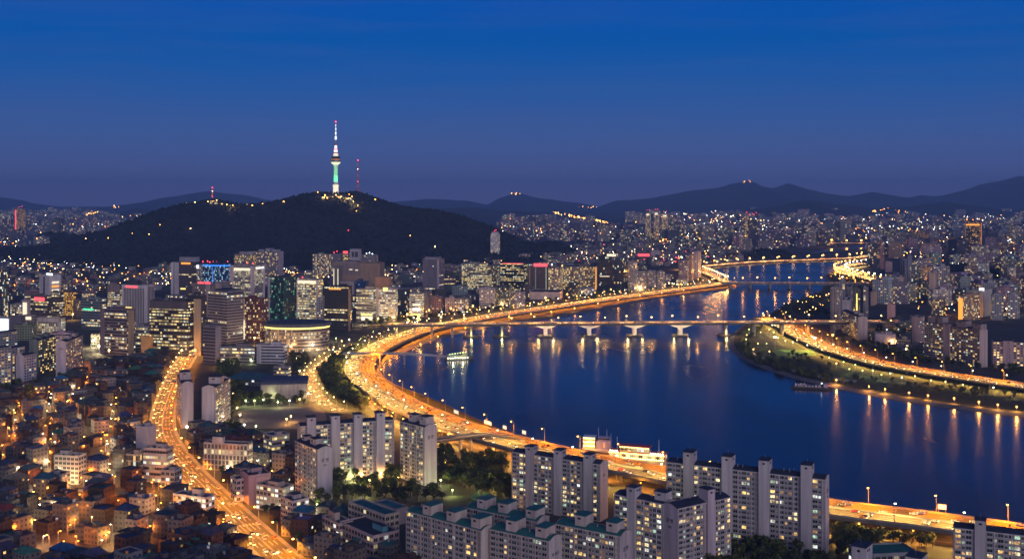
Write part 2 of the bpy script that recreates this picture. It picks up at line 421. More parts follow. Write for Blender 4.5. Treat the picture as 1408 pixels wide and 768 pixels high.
mrn = k.n('ShaderNodeMapRange'); mrn.inputs[1].default_value = .25; mrn.inputs[2].default_value = .8; mrn.inputs[3].default_value = .12; mrn.inputs[4].default_value = .34
k.l(n2.outputs[0], mrn.inputs[0]); k.l(mrn.outputs[0], k.b.inputs['Roughness'])
MATS['river_water'] = k.m
RIVER = [G(x, y) for x, y in RIVER_PX]
RW = [(p.x, p.y) for p in RIVER]
def build_sheet(name, pts, z, mat):
    import bmesh
    bm = bmesh.new(); vs_ = [bm.verts.new((p[0], p[1], z)) for p in pts]
    f = bm.faces.new(vs_); bmesh.ops.triangulate(bm, faces=[f]); bmesh.ops.recalc_face_normals(bm, faces=bm.faces)
    for f in bm.faces:
        if f.normal.z < 0: f.normal_flip()
    me = bpy.data.meshes.new(name); bm.to_mesh(me); bm.free(); me.materials.append(MATS[mat])
    o = bpy.data.objects.new(name, me); COL.objects.link(o); return o
tag(build_sheet('river', RW, .10, 'river_water'), 'wide calm river bending through the city', kind='structure')
far = [G(x, y) for x, y in [(1110, 349), (1150, 344), (1194, 341), (1230, 338), (1290, 337), (1290, 335), (1194, 336), (1140, 342)]]
tag(build_sheet('river_reach', [(p.x, p.y) for p in far], .10, 'river_water'), kind='structure')
def in_river(x, y): return pip(x, y, RW)

# banks: a low stone revetment along both shores
def bank(idx0, idx1, name, width, side):
    P = smooth([RIVER[i] for i in range(idx0, idx1 + 1)], 14)
    m = MB(); fr = frames(P)
    for i in range(len(fr) - 1):
        a, b = fr[i], fr[i + 1]
        na, nb_ = a[2] * side, b[2] * side
        z = [.0, 1.6, 2.4, 2.4, .05]; d = [-2.0, 2.5, 5, width, width + 4]
        for q in range(4):
            m.face([a[0] + na * d[q] + Vector((0, 0, z[q])), b[0] + nb_ * d[q] + Vector((0, 0, z[q])), b[0] + nb_ * d[q + 1] + Vector((0, 0, z[q + 1])), a[0] + na * d[q + 1] + Vector((0, 0, z[q + 1]))], 'dark_concrete' if q < 2 else 'grass')
    return tag(m.obj(name), kind='structure')
_far = RIVER_PX.index((1186, 359))
bank(1, _far, 'riverbank_terrain', 7, -1)
bank(_far + 1, len(RIVER_PX) - 2, 'riverside_terrain', 14, -1)

def fbm(x, y, o=4):
    from mathutils import noise
    return noise.fractal(Vector((x, y, 3.3)), 1.0, 2.0, o)

# far mountain ranges
def ridge(name, pts, Y, depth, mat='mountain', rough=.10, base=0.0, back=.5):
    pts = sorted(pts); n = int((pts[-1][0] - pts[0][0]) / 1.6)
    def yy(px):
        for a, b in zip(pts, pts[1:]):
            if a[0] <= px <= b[0]:
                t = (px - a[0]) / (b[0] - a[0]); t = t * t * (3 - 2 * t) * .5 + t * .5
                return a[1] + (b[1] - a[1]) * t
        return pts[-1][1]
    rows = [-1, -.8, -.6, -.42, -.26, -.12, 0, .2, .5, 1]
    V = []; Fc = []
    for i in range(n + 1):
        px = pts[0][0] + (pts[-1][0] - pts[0][0]) * i / n
        top = H + (YH - yy(px)) * Y / F
        X = (px - CX) * Y / F; top += abs(top) * .035 * fbm(X / 260, Y / 900, 5)
        for r in rows:
            f = (1 - abs(r)) ** 1.15 if r < 0 else (1 - r)
            jag = fbm(X / 700, r * 2.2 + Y / 1000, 5)
            s = 1 + rough * jag * (2.2 if r else .7) + (.0 if r == 0 else .22 * fbm(X / 900 + 5, r * 1.2, 3) * (1 - abs(f - .5)))
            V.append((X * (1 + r * depth / Y * .3), Y + r * depth * (1 if r < 0 else back), max(-5, top * f * s)))
    m = len(rows)
    for i in range(n):
        for j in range(m - 1):
            a = i * m + j; Fc.append((a, a + m, a + m + 1, a + 1))
    me = bpy.data.meshes.new(name); me.from_pydata(V, [], Fc); me.materials.append(MATS[mat])
    for p in me.polygons: p.use_smooth = True
    o = bpy.data.objects.new(name, me); COL.objects.link(o); return tag(o, kind='structure')
ridge('mountain_range', [(-160, 276), (0, 271), (30, 275), (70, 287), (110, 292), (150, 288), (200, 278), (240, 270), (285, 263), (330, 267), (370, 275), (430, 283), (520, 279), (560, 276), (590, 273.5), (640, 275.5), (670, 281), (690, 271), (710, 264.5), (745, 272), (790, 278), (830, 285), (860, 288)], 16500, 4500)
ridge('mountain_range', [(780, 292), (815, 286), (850, 275), (890, 273), (920, 267.5), (945, 263), (960, 262), (985, 260), (1010, 252.5), (1030, 248.5), (1050, 255), (1062, 257.5), (1085, 252), (1110, 261), (1140, 267), (1165, 270), (1200, 263.5), (1225, 268), (1250, 272), (1268, 268), (1290, 269), (1330, 260), (1370, 250), (1392, 245), (1400, 243), (1420, 247), (1480, 255), (1600, 262)], 15500, 4500)
ridge('hill_range', [(560, 294), (600, 287), (650, 285), (700, 290), (760, 293), (800, 297), (830, 299)], 9500, 1800)
ridge('hill_range', [(1000, 290), (1060, 284), (1110, 274), (1150, 280), (1200, 287), (1250, 284), (1300, 278), (1340, 282), (1380, 288), (1440, 286), (1560, 280)], 9300, 1800)
ridge('hill_range', [(-160, 290), (-40, 288), (60, 297), (110, 300), (150, 297), (185, 286), (230, 290), (270, 296), (330, 300)], 9600, 1500)

# the wooded hill in the city
RX = [(-260, 352), (-120, 346), (0, 344), (50, 340), (100, 333), (130, 323), (160, 316), (200, 300), (230, 288), (262, 281), (292, 276), (312, 280), (335, 283), (360, 281), (385, 277), (410, 270), (440, 266), (465, 268), (490, 265), (508, 272), (530, 280), (560, 287), (600, 292), (640, 302), (670, 314), (700, 326), (728, 340), (756, 352), (800, 356)]
RYD = 3650.0
def ridge_h(px):
    if px <= RX[0][0] or px >= RX[-1][0]: return 0.0
    for a, b in zip(RX, RX[1:]):
        if a[0] <= px <= b[0]:
            t = (px - a[0]) / (b[0] - a[0]); y = a[1] + (b[1] - a[1]) * t
            return max(0.0, H + (YH - y) * RYD / F)
def hill_z(x, y):
    px = CX + x * F / y if y > 2600 else CX + x * F / 2600
    h = ridge_h(CX + x * F / RYD)
    d = (y - RYD); L = 720.0 if d < 0 else 900.0
    L *= .55 + .55 * min(1, h / 170)
    t = min(1, abs(d) / L)
    f = (1 - t * t * (3 - 2 * t))
    spur = fbm(x / 260, y / 420, 4)
    return max(-3.0, h * f + spur * 26 * f * min(1, t * 4) * min(1, h / 60) - (3 if f < .03 else 0))
V = []; Fc = []; nx_, ny_ = 150, 44
xs_ = [-2500 + i * (3000 / nx_) for i in range(nx_ + 1)]; ys_ = [RYD - 760 + j * (1700 / ny_) for j in range(ny_ + 1)]
for x in xs_:
    for y in ys_: V.append((x, y, hill_z(x, y)))
for i in range(nx_):
    for j in range(ny_):
        a = i * (ny_ + 1) + j; Fc.append((a, a + ny_ + 1, a + ny_ + 2, a + 1))
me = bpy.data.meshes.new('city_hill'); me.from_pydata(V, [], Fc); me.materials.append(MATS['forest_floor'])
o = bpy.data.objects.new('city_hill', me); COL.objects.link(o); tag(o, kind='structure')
def blob(mb, c, r, mat, k=7):
    """one tree crown seen from kilometres away: a lumpy ball of leaf clumps"""
    x, y, z = c
    for q in range(k):
        a = R.uniform(0, 6.28); rr = r * R.uniform(.2, .75); s = r * R.uniform(.45, .7)
        mb.octa((x + math.cos(a) * rr, y + math.sin(a) * rr, z + r * R.uniform(.1, 1.1)), s, mat, s * R.uniform(.7, 1.1))
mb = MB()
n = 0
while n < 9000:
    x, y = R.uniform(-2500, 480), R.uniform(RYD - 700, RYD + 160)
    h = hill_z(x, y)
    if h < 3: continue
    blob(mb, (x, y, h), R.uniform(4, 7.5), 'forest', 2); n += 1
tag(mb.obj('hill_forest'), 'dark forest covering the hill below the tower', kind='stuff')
def hill_hit(px, py):
    Y = 2900.0
    while Y < 4200:
        z = H - (py - YH) * Y / F; x = (px - CX) * Y / F
        if hill_z(x, Y) >= z: return Vector((x, Y, max(z, 0)))
        Y += 4
    return Vector(((px - CX) * RYD / F, RYD, hill_z((px - CX) * RYD / F, RYD)))

# small wooded mounds
MOUNDS = []
def mound(px0, px1, ytop, ybase, name='wooded_hill', trees=500, dpt=.5):
    pm = (px0 + px1) / 2; Y = H * F / (ybase - YH); c = Vector(((pm - CX) * Y / F, Y * 1.0, 0))
    rx = (px1 - px0) / 2 * Y / F; ry = max(60, rx * dpt); c.y += ry; h = (ybase - ytop) * Y / F * .8
    def hz(x, y):
        d = ((x - c.x) / rx) ** 2 + ((y - c.y) / ry) ** 2
        return -1 if d >= 1 else h * (1 - d) ** .7 * (1 + .25 * fbm(x / rx * 2.5, y / ry * 2.5, 3))
    V = []; Fc = []; n = 24
    for i in range(n + 1):
        for j in range(n + 1):
            x = c.x - rx + 2 * rx * i / n; y = c.y - ry + 2 * ry * j / n; V.append((x, y, hz(x, y)))
    for i in range(n):
        for j in range(n): a = i * (n + 1) + j; Fc.append((a, a + n + 1, a + n + 2, a + 1))
    me = bpy.data.meshes.new(name); me.from_pydata(V, [], Fc); me.materials.append(MATS['forest_floor'])
    o = bpy.data.objects.new(name, me); COL.objects.link(o); tag(o, kind='structure')
    m = MB(); k = 0
    for _ in range(trees * 6):
        x, y = R.uniform(c.x - rx, c.x + rx), R.uniform(c.y - ry, c.y + ry); z = hz(x, y)
        if z > .5: blob(m, (x, y, z - 1), R.uniform(4, 7), 'forest', 3); k += 1
        if k >= trees: break
    tag(m.obj('hill_trees_foliage'), 'dark trees crowding over a low hill in the city', kind='stuff')
    MOUNDS.append((c.x, c.y, rx, ry))
mound(690, 800, 330, 354, trees=420)
mound(1296, 1400, 365, 382, trees=300)
mound(1030, 1100, 343, 356, trees=220)
mound(20, 120, 318, 338, trees=300)
mound(600, 720, 340, 352, trees=260, dpt=.3)

# ================================================================== ROADS
def road_marks(mb, P, offs, dz, dash=True, wd=.22, mat='marking'):
    for off in offs:
        fr = frames(P)
        for i in range(0, len(fr) - 1, 2 if dash else 1):
            a, b = fr[i], fr[i + 1]; z = Vector((0, 0, dz))
            mb.face([a[0] + a[2] * (off - wd) + z, a[0] + a[2] * (off + wd) + z, b[0] + b[2] * (off + wd) + z, b[0] + b[2] * (off - wd) + z], mat)
EXP_PX = [(1560, 764, 9), (1408, 733, 9), (1320, 720, 9), (1230, 708, 9), (1148, 698, 9), (1030, 677, 9), (915, 652, 9), (850, 639, 9), (790, 627, 9), (720, 611, 9), (650, 592, 8.5), (605, 576, 8), (560, 557, 8), (525, 537, 8), (503, 521, 8), (494, 507, 8), (499, 494, 7), (515, 481, 6), (545, 466, 5), (590, 451, 4), (640, 441, 3), (690, 432, 3), (750, 423.5, 3), (820, 413, 3), (880, 405, 3), (940, 397, 3), (985, 391, 4), (1010, 387, 4)]
EXP = smooth([G(x, y, z) for x, y, z in EXP_PX], 8)
HW = 16.5
mb = MB(); ribbon(mb, EXP, -HW, HW, 0, 'road_surface')
exp_o = tag(mb.obj('expressway_road'), 'elevated riverside expressway with two carriageways curving along the water', kind='structure')
mb = MB(); ribbon(mb, EXP, -HW - .5, HW + .5, -.05, 'dark_concrete', thick=2.0); mb.obj('deck_girder', exp_o)
mb = MB()
for s in (-HW - .2, HW - .2, -.35): ribbon(mb, EXP, s, s + .45, 1.0, 'concrete', thick=1.0)
mb.obj('barrier', exp_o)
mb = MB(); road_marks(mb, EXP, [-12.4, -8.6, -4.8, 4.8, 8.6, 12.4], .012); road_marks(mb, EXP, [-15.6, -1.1, 1.1, 15.6], .012, False, .16); mb.obj('lane_marking', exp_o)
for p, t, n in sample(EXP, 42, 20):
    if p.z < 4.5 or p.y > 2000: continue
    for s in (-9, 9):
        m = MB(); q = p + n * s
        m.tube((q.x, q.y, 0), (q.x, q.y, p.z - 2), 1.1, 1.1, 'concrete', 8, cap=False); m.obj('pier', exp_o)
# lower riverside road that runs beside it under the bend
LOW = smooth([G(x, y, .6) for x, y in [(760, 650), (700, 628), (650, 612), (600, 602), (560, 590), (530, 572), (505, 550)]], 8)
mb = MB(); ribbon(mb, LOW, -5, 5, 0, 'road_surface'); lo = tag(mb.obj('service_road'), kind='structure')
mb = MB(); road_marks(mb, LOW, [0], .012); mb.obj('lane_marking', lo)
# frontage road seen under the viaduct
UND = smooth([G(x, y, .3) for x, y in [(1440, 764), (1320, 747), (1230, 736), (1148, 727), (1030, 706), (915, 680), (850, 664), (790, 650), (740, 640), (700, 628)]], 10)
mb = MB(); ribbon(mb, UND, -6, 6, 0, 'road_surface'); ur = tag(mb.obj('frontage_road'), kind='structure')
mb = MB(); road_marks(mb, UND, [0], .012); mb.obj('lane_marking', ur)
# far end of the expressway past the white tower
FAR = smooth([G(x, y, 4) for x, y in [(940, 369), (975, 365.5), (1010, 362), (1050, 359.5), (1100, 357.5), (1150, 355.5), (1178, 354), (1196, 351)]], 20)
mb = MB(); ribbon(mb, FAR, -14, 14, 0, 'road_surface', thick=1.5); fo = tag(mb.obj('riverside_road'), kind='structure')
mb = MB(); ribbon(mb, FAR, -14.4, -14, .9, 'concrete', thick=.9); ribbon(mb, FAR, 14, 14.4, .9, 'concrete', thick=.9); mb.obj('barrier', fo)
RAMP = smooth([G(x, y, 5) for x, y in [(962, 372), (975, 377), (988, 383), (998, 387)]], 12)
mb = MB(); ribbon(mb, RAMP, -9, 9, 0, 'road_surface', thick=1.2); ro = tag(mb.obj('slip_road'), kind='structure')
mb = MB(); ribbon(mb, RAMP, -9.4, -9, .9, 'concrete', thick=.9); ribbon(mb, RAMP, 9, 9.4, .9, 'concrete', thick=.9); mb.obj('barrier', ro)
BLV_PX = [(268, 474), (258, 490), (247, 508), (238, 528), (229, 552), (224, 572), (224, 592), (234, 615), (255, 642), (282, 670), (310, 697), (345, 729), (385, 765), (440, 815)]
BLV = smooth([G(x, y) for x, y in BLV_PX], 8)
mb = MB(); ribbon(mb, BLV, -11.5, 11.5, .14, 'concrete'); tag(mb.obj('pavement'), kind='structure')
mb = MB(); ribbon(mb, BLV, -8.6, 8.6, .155, 'road_surface'); bo = tag(mb.obj('boulevard_road'), 'broad amber-lit boulevard running through the old town', kind='structure')
mb = MB(); road_marks(mb, BLV, [-5.8, -3, 3, 5.8], .165); road_marks(mb, BLV, [-.3, .3], .165, False, .12)
mb.obj('lane_marking', bo)
for i in (-62, -36, -16):
    mb = MB()
    p, t, n = frames(BLV)[i]
    for q in range(-7, 8, 2):
        c = p + n * q; mb.face([c - t * 2 - n * .5 + Vector((0, 0, .168)), c - t * 2 + n * .5 + Vector((0, 0, .168)), c + t * 2 + n * .5 + Vector((0, 0, .168)), c + t * 2 - n * .5 + Vector((0, 0, .168))], 'marking')
    mb.obj('zebra_crossing', bo)
RB = smooth([G(x, y, 5) for x, y in [(1040, 437), (1062, 440), (1078, 447), (1094, 457), (1115, 467), (1140, 478), (1170, 488), (1215, 500), (1290, 513), (1350, 522), (1408, 530), (1500, 541)]], 10)
mb = MB(); ribbon(mb, RB, -15, 15, 0, 'road_surface', thick=1.5); rbo = tag(mb.obj('parkside_road'), 'right bank expressway sweeping past the riverside park', kind='structure')
mb = MB()
for s in (-15.3, 14.9, -.3): ribbon(mb, RB, s, s + .45, .9, 'concrete', thick=.9)
mb.obj('barrier', rbo)
mb = MB(); road_marks(mb, RB, [-11, -7.4, -3.8, 3.8, 7.4, 11], .012); mb.obj('lane_marking', rbo)
for p, t, n in sample(RB, 50, 20):
    for s in (-8, 8):
        m = MB(); q = p + n * s; m.tube((q.x, q.y, 0), (q.x, q.y, p.z - 1.5), 1, 1, 'concrete', 8, cap=False); m.obj('pier', rbo)
RB2 = smooth([G(x, y, 4) for x, y in [(1186, 362), (1168, 365), (1155, 369), (1158, 374), (1175, 378.5), (1205, 385), (1236, 391), (1262, 397)]], 14)
mb = MB(); ribbon(mb, RB2, -15, 15, 0, 'road_surface', thick=1.2); r2 = tag(mb.obj('riverbend_road'), kind='structure')
mb = MB()
for s in (-15.3, 14.9): ribbon(mb, RB2, s, s + .45, .9, 'concrete', thick=.9)
mb.obj('barrier', r2)
PK = smooth([G(x, y) for x, y in [(470, 482), (452, 494), (436, 506), (425, 519), (427, 532), (437, 545), (447, 555), (470, 566)]], 8)
mb = MB(); ribbon(mb, PK, -8, 8, .06, 'road_surface'); pko = tag(mb.obj('park_road'), kind='structure')
mb = MB(); road_marks(mb, PK, [0], .07); mb.obj('lane_marking', pko)
PK2 = smooth([G(x, y) for x, y in [(427, 528), (433, 545), (432, 560), (440, 575)]], 8)
mb = MB(); ribbon(mb, PK2, -5, 5, .065, 'road_surface'); tag(mb.obj('side_road'), kind='structure')
ALLEYS = [[(112, 512), (124, 520), (112, 540), (96, 556), (84, 570)], [(0, 640), (14, 600), (30, 565), (60, 545), (84, 570)], [(0, 660), (60, 668), (130, 672), (200, 672), (262, 660)], [(160, 545), (150, 590), (152, 640), (160, 690), (150, 768)], [(0, 740), (70, 735), (140, 722), (200, 715), (290, 700)], [(60, 620), (130, 615), (200, 612), (234, 625)], [(84, 570), (140, 575), (224, 582)], [(440, 716), (400, 690), (372, 660), (340, 640), (300, 640)], [(350, 768), (340, 740)], [(0, 600), (50, 592), (110, 596), (152, 606)], [(40, 668), (52, 700), (44, 735), (60, 768)], [(96, 672), (110, 705), (100, 735), (118, 770)], [(205, 672), (214, 715), (200, 768)], [(70, 545), (60, 590), (66, 630), (60, 668)], [(112, 575), (118, 615), (108, 672)]]
AL = []
for a in ALLEYS:
    P = smooth([G(x, y) for x, y in a], 8); AL.append(P)
    mb = MB(); ribbon(mb, P, -2.2, 2.2, .05, 'asphalt'); tag(mb.obj('alley_road'), kind='structure')

# ================================================================== BRIDGES
br = root('river_bridge', (0, 0, 0), 0, 'long girder bridge with floodlit flared piers crossing the near reach of the river', 'bridge')
bA, bB = G(532, 446, 18), G(1215, 441.5, 19)
BR = smooth([bA, bA.lerp(bB, .33), bA.lerp(bB, .66), bB], 12)
m = MB(); ribbon(m, BR, -11, 11, 0, 'road_surface', thick=.6); m.obj('deck', br)
m = MB(); ribbon(m, BR, -8, 8, -.6, 'dark_concrete', thick=2.0); m.obj('girder', br)
for s in (-11.2, 10.9): m = MB(); ribbon(m, BR, s, s + .3, 1.1, 'concrete', thick=1.1); m.obj('railing', br)
m = MB(); road_marks(m, BR, [-7, -3.6, 3.6, 7], .012, False, .1); m.obj('lane_marking', br)
BRD = (bB - bA).normalized(); BRN = Vector((BRD.y, -BRD.x, 0))
def on_bridge(px, A, B):
    k = (px - CX) / F; d = B - A; t = (k * A.y - A.x) / (d.x - k * d.y); return A + d * t
PIERS = [545, 570, 594, 622, 648, 690, 750, 810, 872, 935, 997, 1036, 1075, 1110, 1145]
for px in PIERS:
    c = on_bridge(px, bA, bB); lit = 745 < px < 940
    m = MB(); ang = math.atan2(BRD.y, BRD.x)
    if lit:
        m.prism([(-2.3, -6.5), (2.3, -6.5), (2.3, 6.5), (-2.3, 6.5)], 2.2, 11.5, 'white_paint', org=(c.x, c.y, ang))
        m.prism([(-2.3, -6.7), (2.3, -6.7), (2.3, 6.7), (-2.3, 6.7)], 11.5, 16.2, 'white_paint', org=(c.x, c.y, ang), P1=[(-17, -7.5), (17, -7.5), (17, 7.5), (-17, 7.5)])
    else:
        for s in (-5.5, 5.5): m.tube((c.x - BRD.y * s, c.y + BRD.x * s, 0), (c.x - BRD.y * s, c.y + BRD.x * s, 15.3), 1.6, 1.6, 'concrete', 10, cap=False)
        m.prism([(-2, -8), (2, -8), (2, 8), (-2, 8)], 13.6, 15.3, 'concrete', org=(c.x, c.y, ang))
    pr = m.obj('pier', br)
    if px > 640 and px < 1010:
        m = MB(); m.prism([(-9, -11), (9, -11), (12, 0), (9, 11), (-9, 11), (-12, 0)], .0, 2.2, 'dark_concrete', org=(c.x, c.y, ang)); m.obj('footing', pr)
        q = c - BRN * -12
        if lit:
            for sx in (-13, 13):
                q = c + BRN * 9.5 + BRD * sx * .8; add_light('pier_flood', (q.x, q.y, 7), 8000, (1.0, .64, .22), .8, br)
        elif px < 740:
            q = c + BRN * 10; add_light('pier_flood', (q.x, q.y, 4), 4500, (1, .85, .25), .8, br)
        else:
            q = c + BRN * 9; add_light('pier_flood', (q.x, q.y, 5), 6500, (1, .66, .22), .8, br)
b2 = root('far_bridge', (0, 0, 0), 0, 'low distant bridge on round piers crossing the upper reach of the river', 'bridge')
cA, cB = G(992, 388.3, 12), G(1262, 389.5, 12)
B2 = smooth([cA, cA.lerp(cB, .33), cA.lerp(cB, .66), cB], 20)
m = MB(); ribbon(m, B2, -12, 12, 0, 'road_surface', thick=.6); m.obj('deck', b2)
m = MB(); ribbon(m, B2, -9, 9, -.6, 'concrete', thick=2.6); m.obj('girder', b2)
for s in (-12.2, 11.9): m = MB(); ribbon(m, B2, s, s + .3, 1.1, 'concrete', thick=1.1); m.obj('railing', b2)
for px in range(1004, 1240, 27):
    c = on_bridge(px, cA, cB); m = MB()
    for s in (-6, 6): m.tube((c.x, c.y + s, 0), (c.x, c.y + s, 8.8), 2.2, 2.2, 'concrete', 10, cap=False)
    m.box(c.x - 2.5, c.x + 2.5, c.y - 9, c.y + 9, 7.6, 8.8, 'concrete'); m.obj('pier', b2)
# thin distant bridge
b3 = root('distant_bridge', (0, 0, 0), 0, 'thin amber-lit bridge far upstream at the foot of the mountains', 'bridge')
dA, dB = G(1140, 334, 14), G(1290, 335.5, 14)
B3 = smooth([dA, dA.lerp(dB, .5), dB], 40)
m = MB(); ribbon(m, B3, -12, 12, 0, 'road_surface', thick=3); m.obj('deck', b3)
m = MB(); ribbon(m, B3, -12.3, -12, 1.4, 'concrete', thick=1.4); m.obj('railing', b3)
for q in range(8):
    c = dA.lerp(dB, (q + .5) / 8); m = MB(); m.tube((c.x, c.y, 0), (c.x, c.y, 11), 3, 3, 'concrete', 8, cap=False); m.obj('pier', b3)
# flyover ramp by the expressway
fl = root('flyover_ramp', (0, 0, 0), 0, 'grey concrete flyover on tall columns joining the riverside expressway', 'flyover')
FL = smooth([G(x, y, z) for x, y, z in [(575, 606, 9), (605, 604, 10.5), (640, 599.5, 11), (670, 597, 10.5), (700, 598.5, 9.6), (725, 604, 9.2)]], 6)
m = MB(); ribbon(m, FL, -4, 4, 0, 'road_surface', thick=1.4); m.obj('deck', fl)
for s in (-4.3, 4): m = MB(); ribbon(m, FL, s, s + .3, 1, 'concrete', thick=1); m.obj('railing', fl)
for px, t in ((636, .42), (653, .6), (686, .8)):
    i = min(range(len(FL)), key=lambda q: abs(PX(FL[q])[0] - px)); c = FL[i]
    m = MB(); m.tube((c.x, c.y, 0), (c.x, c.y, c.z - 1.4), 1.1, 1.1, 'concrete', 8, cap=False); m.box(c.x - 3, c.x + 3, c.y - 1, c.y + 1, c.z - 2.4, c.z - 1.4, 'concrete'); m.obj('pier', fl)
# footbridge to the ferry pontoon
fb = root('footbridge', (0, 0, 0), 0, 'slim footbridge reaching from the shore over the expressway to the ferry pontoon', 'footbridge')
FB = [G(472, 485.5, 13), G(540, 485.5, 13), G(583, 487.5, 11), G(622, 490.5, 6)]
FBP = smooth(FB, 8)
m = MB(); ribbon(m, FBP, -2.4, 2.4, 0, 'concrete', thick=1.2); m.obj('deck', fb)
for s in (-2.5, 2.35): m = MB(); ribbon(m, FBP, s, s + .15, 1.1, 'steel', thick=1.1); m.obj('railing', fb)
for px in (478, 519, 552, 583, 604):
    i = min(range(len(FBP)), key=lambda q: abs(PX(FBP[q])[0] - px)); c = FBP[i]
    m = MB(); m.tube((c.x, c.y, 0), (c.x, c.y, c.z - 1.2), .9, .9, 'concrete', 8, cap=False); m.obj('pier', fb)

# park lawns and pitches
def lawn(name, pts, z, mat): return tag(build_sheet(name, [(G(x, y).x, G(x, y).y) for x, y in pts], z, mat), kind='structure')
lawn('park_ground', [(1018, 462), (1034, 448), (1060, 441), (1078, 450), (1100, 466), (1140, 482), (1180, 494), (1240, 508), (1320, 520), (1408, 533), (1520, 548), (1520, 586), (1408, 571), (1300, 558), (1220, 545), (1150, 531), (1092, 517), (1044, 500), (1018, 486)], .05, 'grass')
lawn('sports_pitch_ground', [(1061, 481), (1117, 481), (1124, 489), (1069, 489)], .07, 'pitch')
lawn('dark_pitch_ground', [(1027, 456), (1058, 456), (1080, 476), (1040, 472)], .07, 'asphalt')
lawn('school_yard_ground', [(327, 564), (350, 560), (432, 558), (447, 566), (452, 590), (332, 588)], .07, 'sand')
lawn('park_path', [(1030, 486), (1036, 484), (1066, 500), (1110, 512), (1170, 522), (1180, 522), (1176, 526), (1120, 518), (1060, 505)], .08, 'concrete')
lawn('hillside_lawn', [(452, 500), (500, 480), (488, 500), (490, 520), (530, 550), (520, 572), (470, 560), (446, 540)], .045, 'grass')
lawn('green_court', [(646, 683), (658, 673), (690, 684), (700, 690), (700, 702), (660, 694)], .08, 'green_net')
lawn('grove_ground', [(604, 640), (690, 640), (702, 690), (620, 690)], .045, 'grass')
# ================================================================== BUILDINGS
OCC = []                # occupied discs, so fillers keep clear
def occ(x, y, r): OCC.append((x, y, r))
GRID = {}
def free(x, y, r):
    for ox, oy, orr in OCC:
        if (x - ox) ** 2 + (y - oy) ** 2 < (r + orr) ** 2: return False
    return True
ROADS = []
for P, wd in ((EXP, 20), (BLV, 12.5), (RB, 18), (RB2, 18), (PK, 9), (PK2, 7), (LOW, 6), (FAR, 18), (RAMP, 10)):
    ROADS += [(p.x, p.y, wd) for p in P]
for P in AL: ROADS += [(p.x, p.y, 2.0) for p in P]
ROADS += [(p.x, p.y, 13) for p in BR] + [(p.x, p.y, 13) for p in B2]
for x, y, wd in ROADS: GRID.setdefault((int(x // 60), int(y // 60)), []).append((x, y, wd))
def off_road(x, y, r):
    for i in (-1, 0, 1):
        for j in (-1, 0, 1):
            for ox, oy, w_ in GRID.get((int(x // 60) + i, int(y // 60) + j), ()):
                if (x - ox) ** 2 + (y - oy) ** 2 < (r + w_) ** 2: return False
    return True
NOGO = [[(327, 560), (455, 556), (455, 592), (330, 592)], [(1010, 440), (1080, 442), (1200, 492), (1420, 530), (1420, 575), (1150, 535), (1000, 490)], [(455, 500), (505, 480), (540, 560), (520, 580), (446, 560)], [(300, 500), (425, 500), (425, 560), (300, 600)]]
def buildable(x, y, r):
    if y < 480: return False
    px, py = PX((x, y, 0))
    if in_river(x, y) or in_river(x + r, y) or in_river(x - r, y) or in_river(x, y + r) or in_river(x, y - r): return False
    if any(pip(px, py, q) for q in NOGO): return False
    for cx, cy_, rx, ry in MOUNDS:
        if ((x - cx) / rx) ** 2 + ((y - cy_) / ry) ** 2 < 1.1: return False
    return off_road(x, y, r) and free(x, y, r)

def roof_on(o, a, b, h, col, parapet=.9, mat='roof_paint', pc=None):
    """flat roof sunk behind a parapet"""
    m = MB(); pc = pc or (.3, .3, .3); t = .35
    m.box(-a / 2 + t, a / 2 - t, -b / 2 + t, b / 2 - t, h - .3, h + .05, mat, col)
    for x0, x1, y0, y1 in ((-a / 2 - .1, a / 2 + .1, -b / 2 - .1, -b / 2 + t), (-a / 2 - .1, a / 2 + .1, b / 2 - t, b / 2 + .1), (-a / 2 - .1, -a / 2 + t, -b / 2 + t, b / 2 - t), (a / 2 - t, a / 2 + .1, -b / 2 + t, b / 2 - t)):
        m.box(x0, x1, y0, y1, h - .02, h + parapet, 'paint', pc, bottom=True)
    return m.obj('roof', o)
def shed(o, x, y, sx, sy, z, hh, col, name='rooftop_shed'):
    m = MB(); m.box(x - sx / 2, x + sx / 2, y - sy / 2, y + sy / 2, z, z + hh, 'paint', col)
    m.box(x - sx / 2 - .2, x + sx / 2 + .2, y - sy / 2 - .2, y + sy / 2 + .2, z + hh - .01, z + hh + .3, 'roof_paint', (.06, .07, .09))
    if sx > 5: m.box(x - sx * .2, x + sx * .1, y - sy / 2 - .5, y - sy / 2 - .01, z + .3, z + 1.3, 'dark_steel')
    return m.obj(name, o)

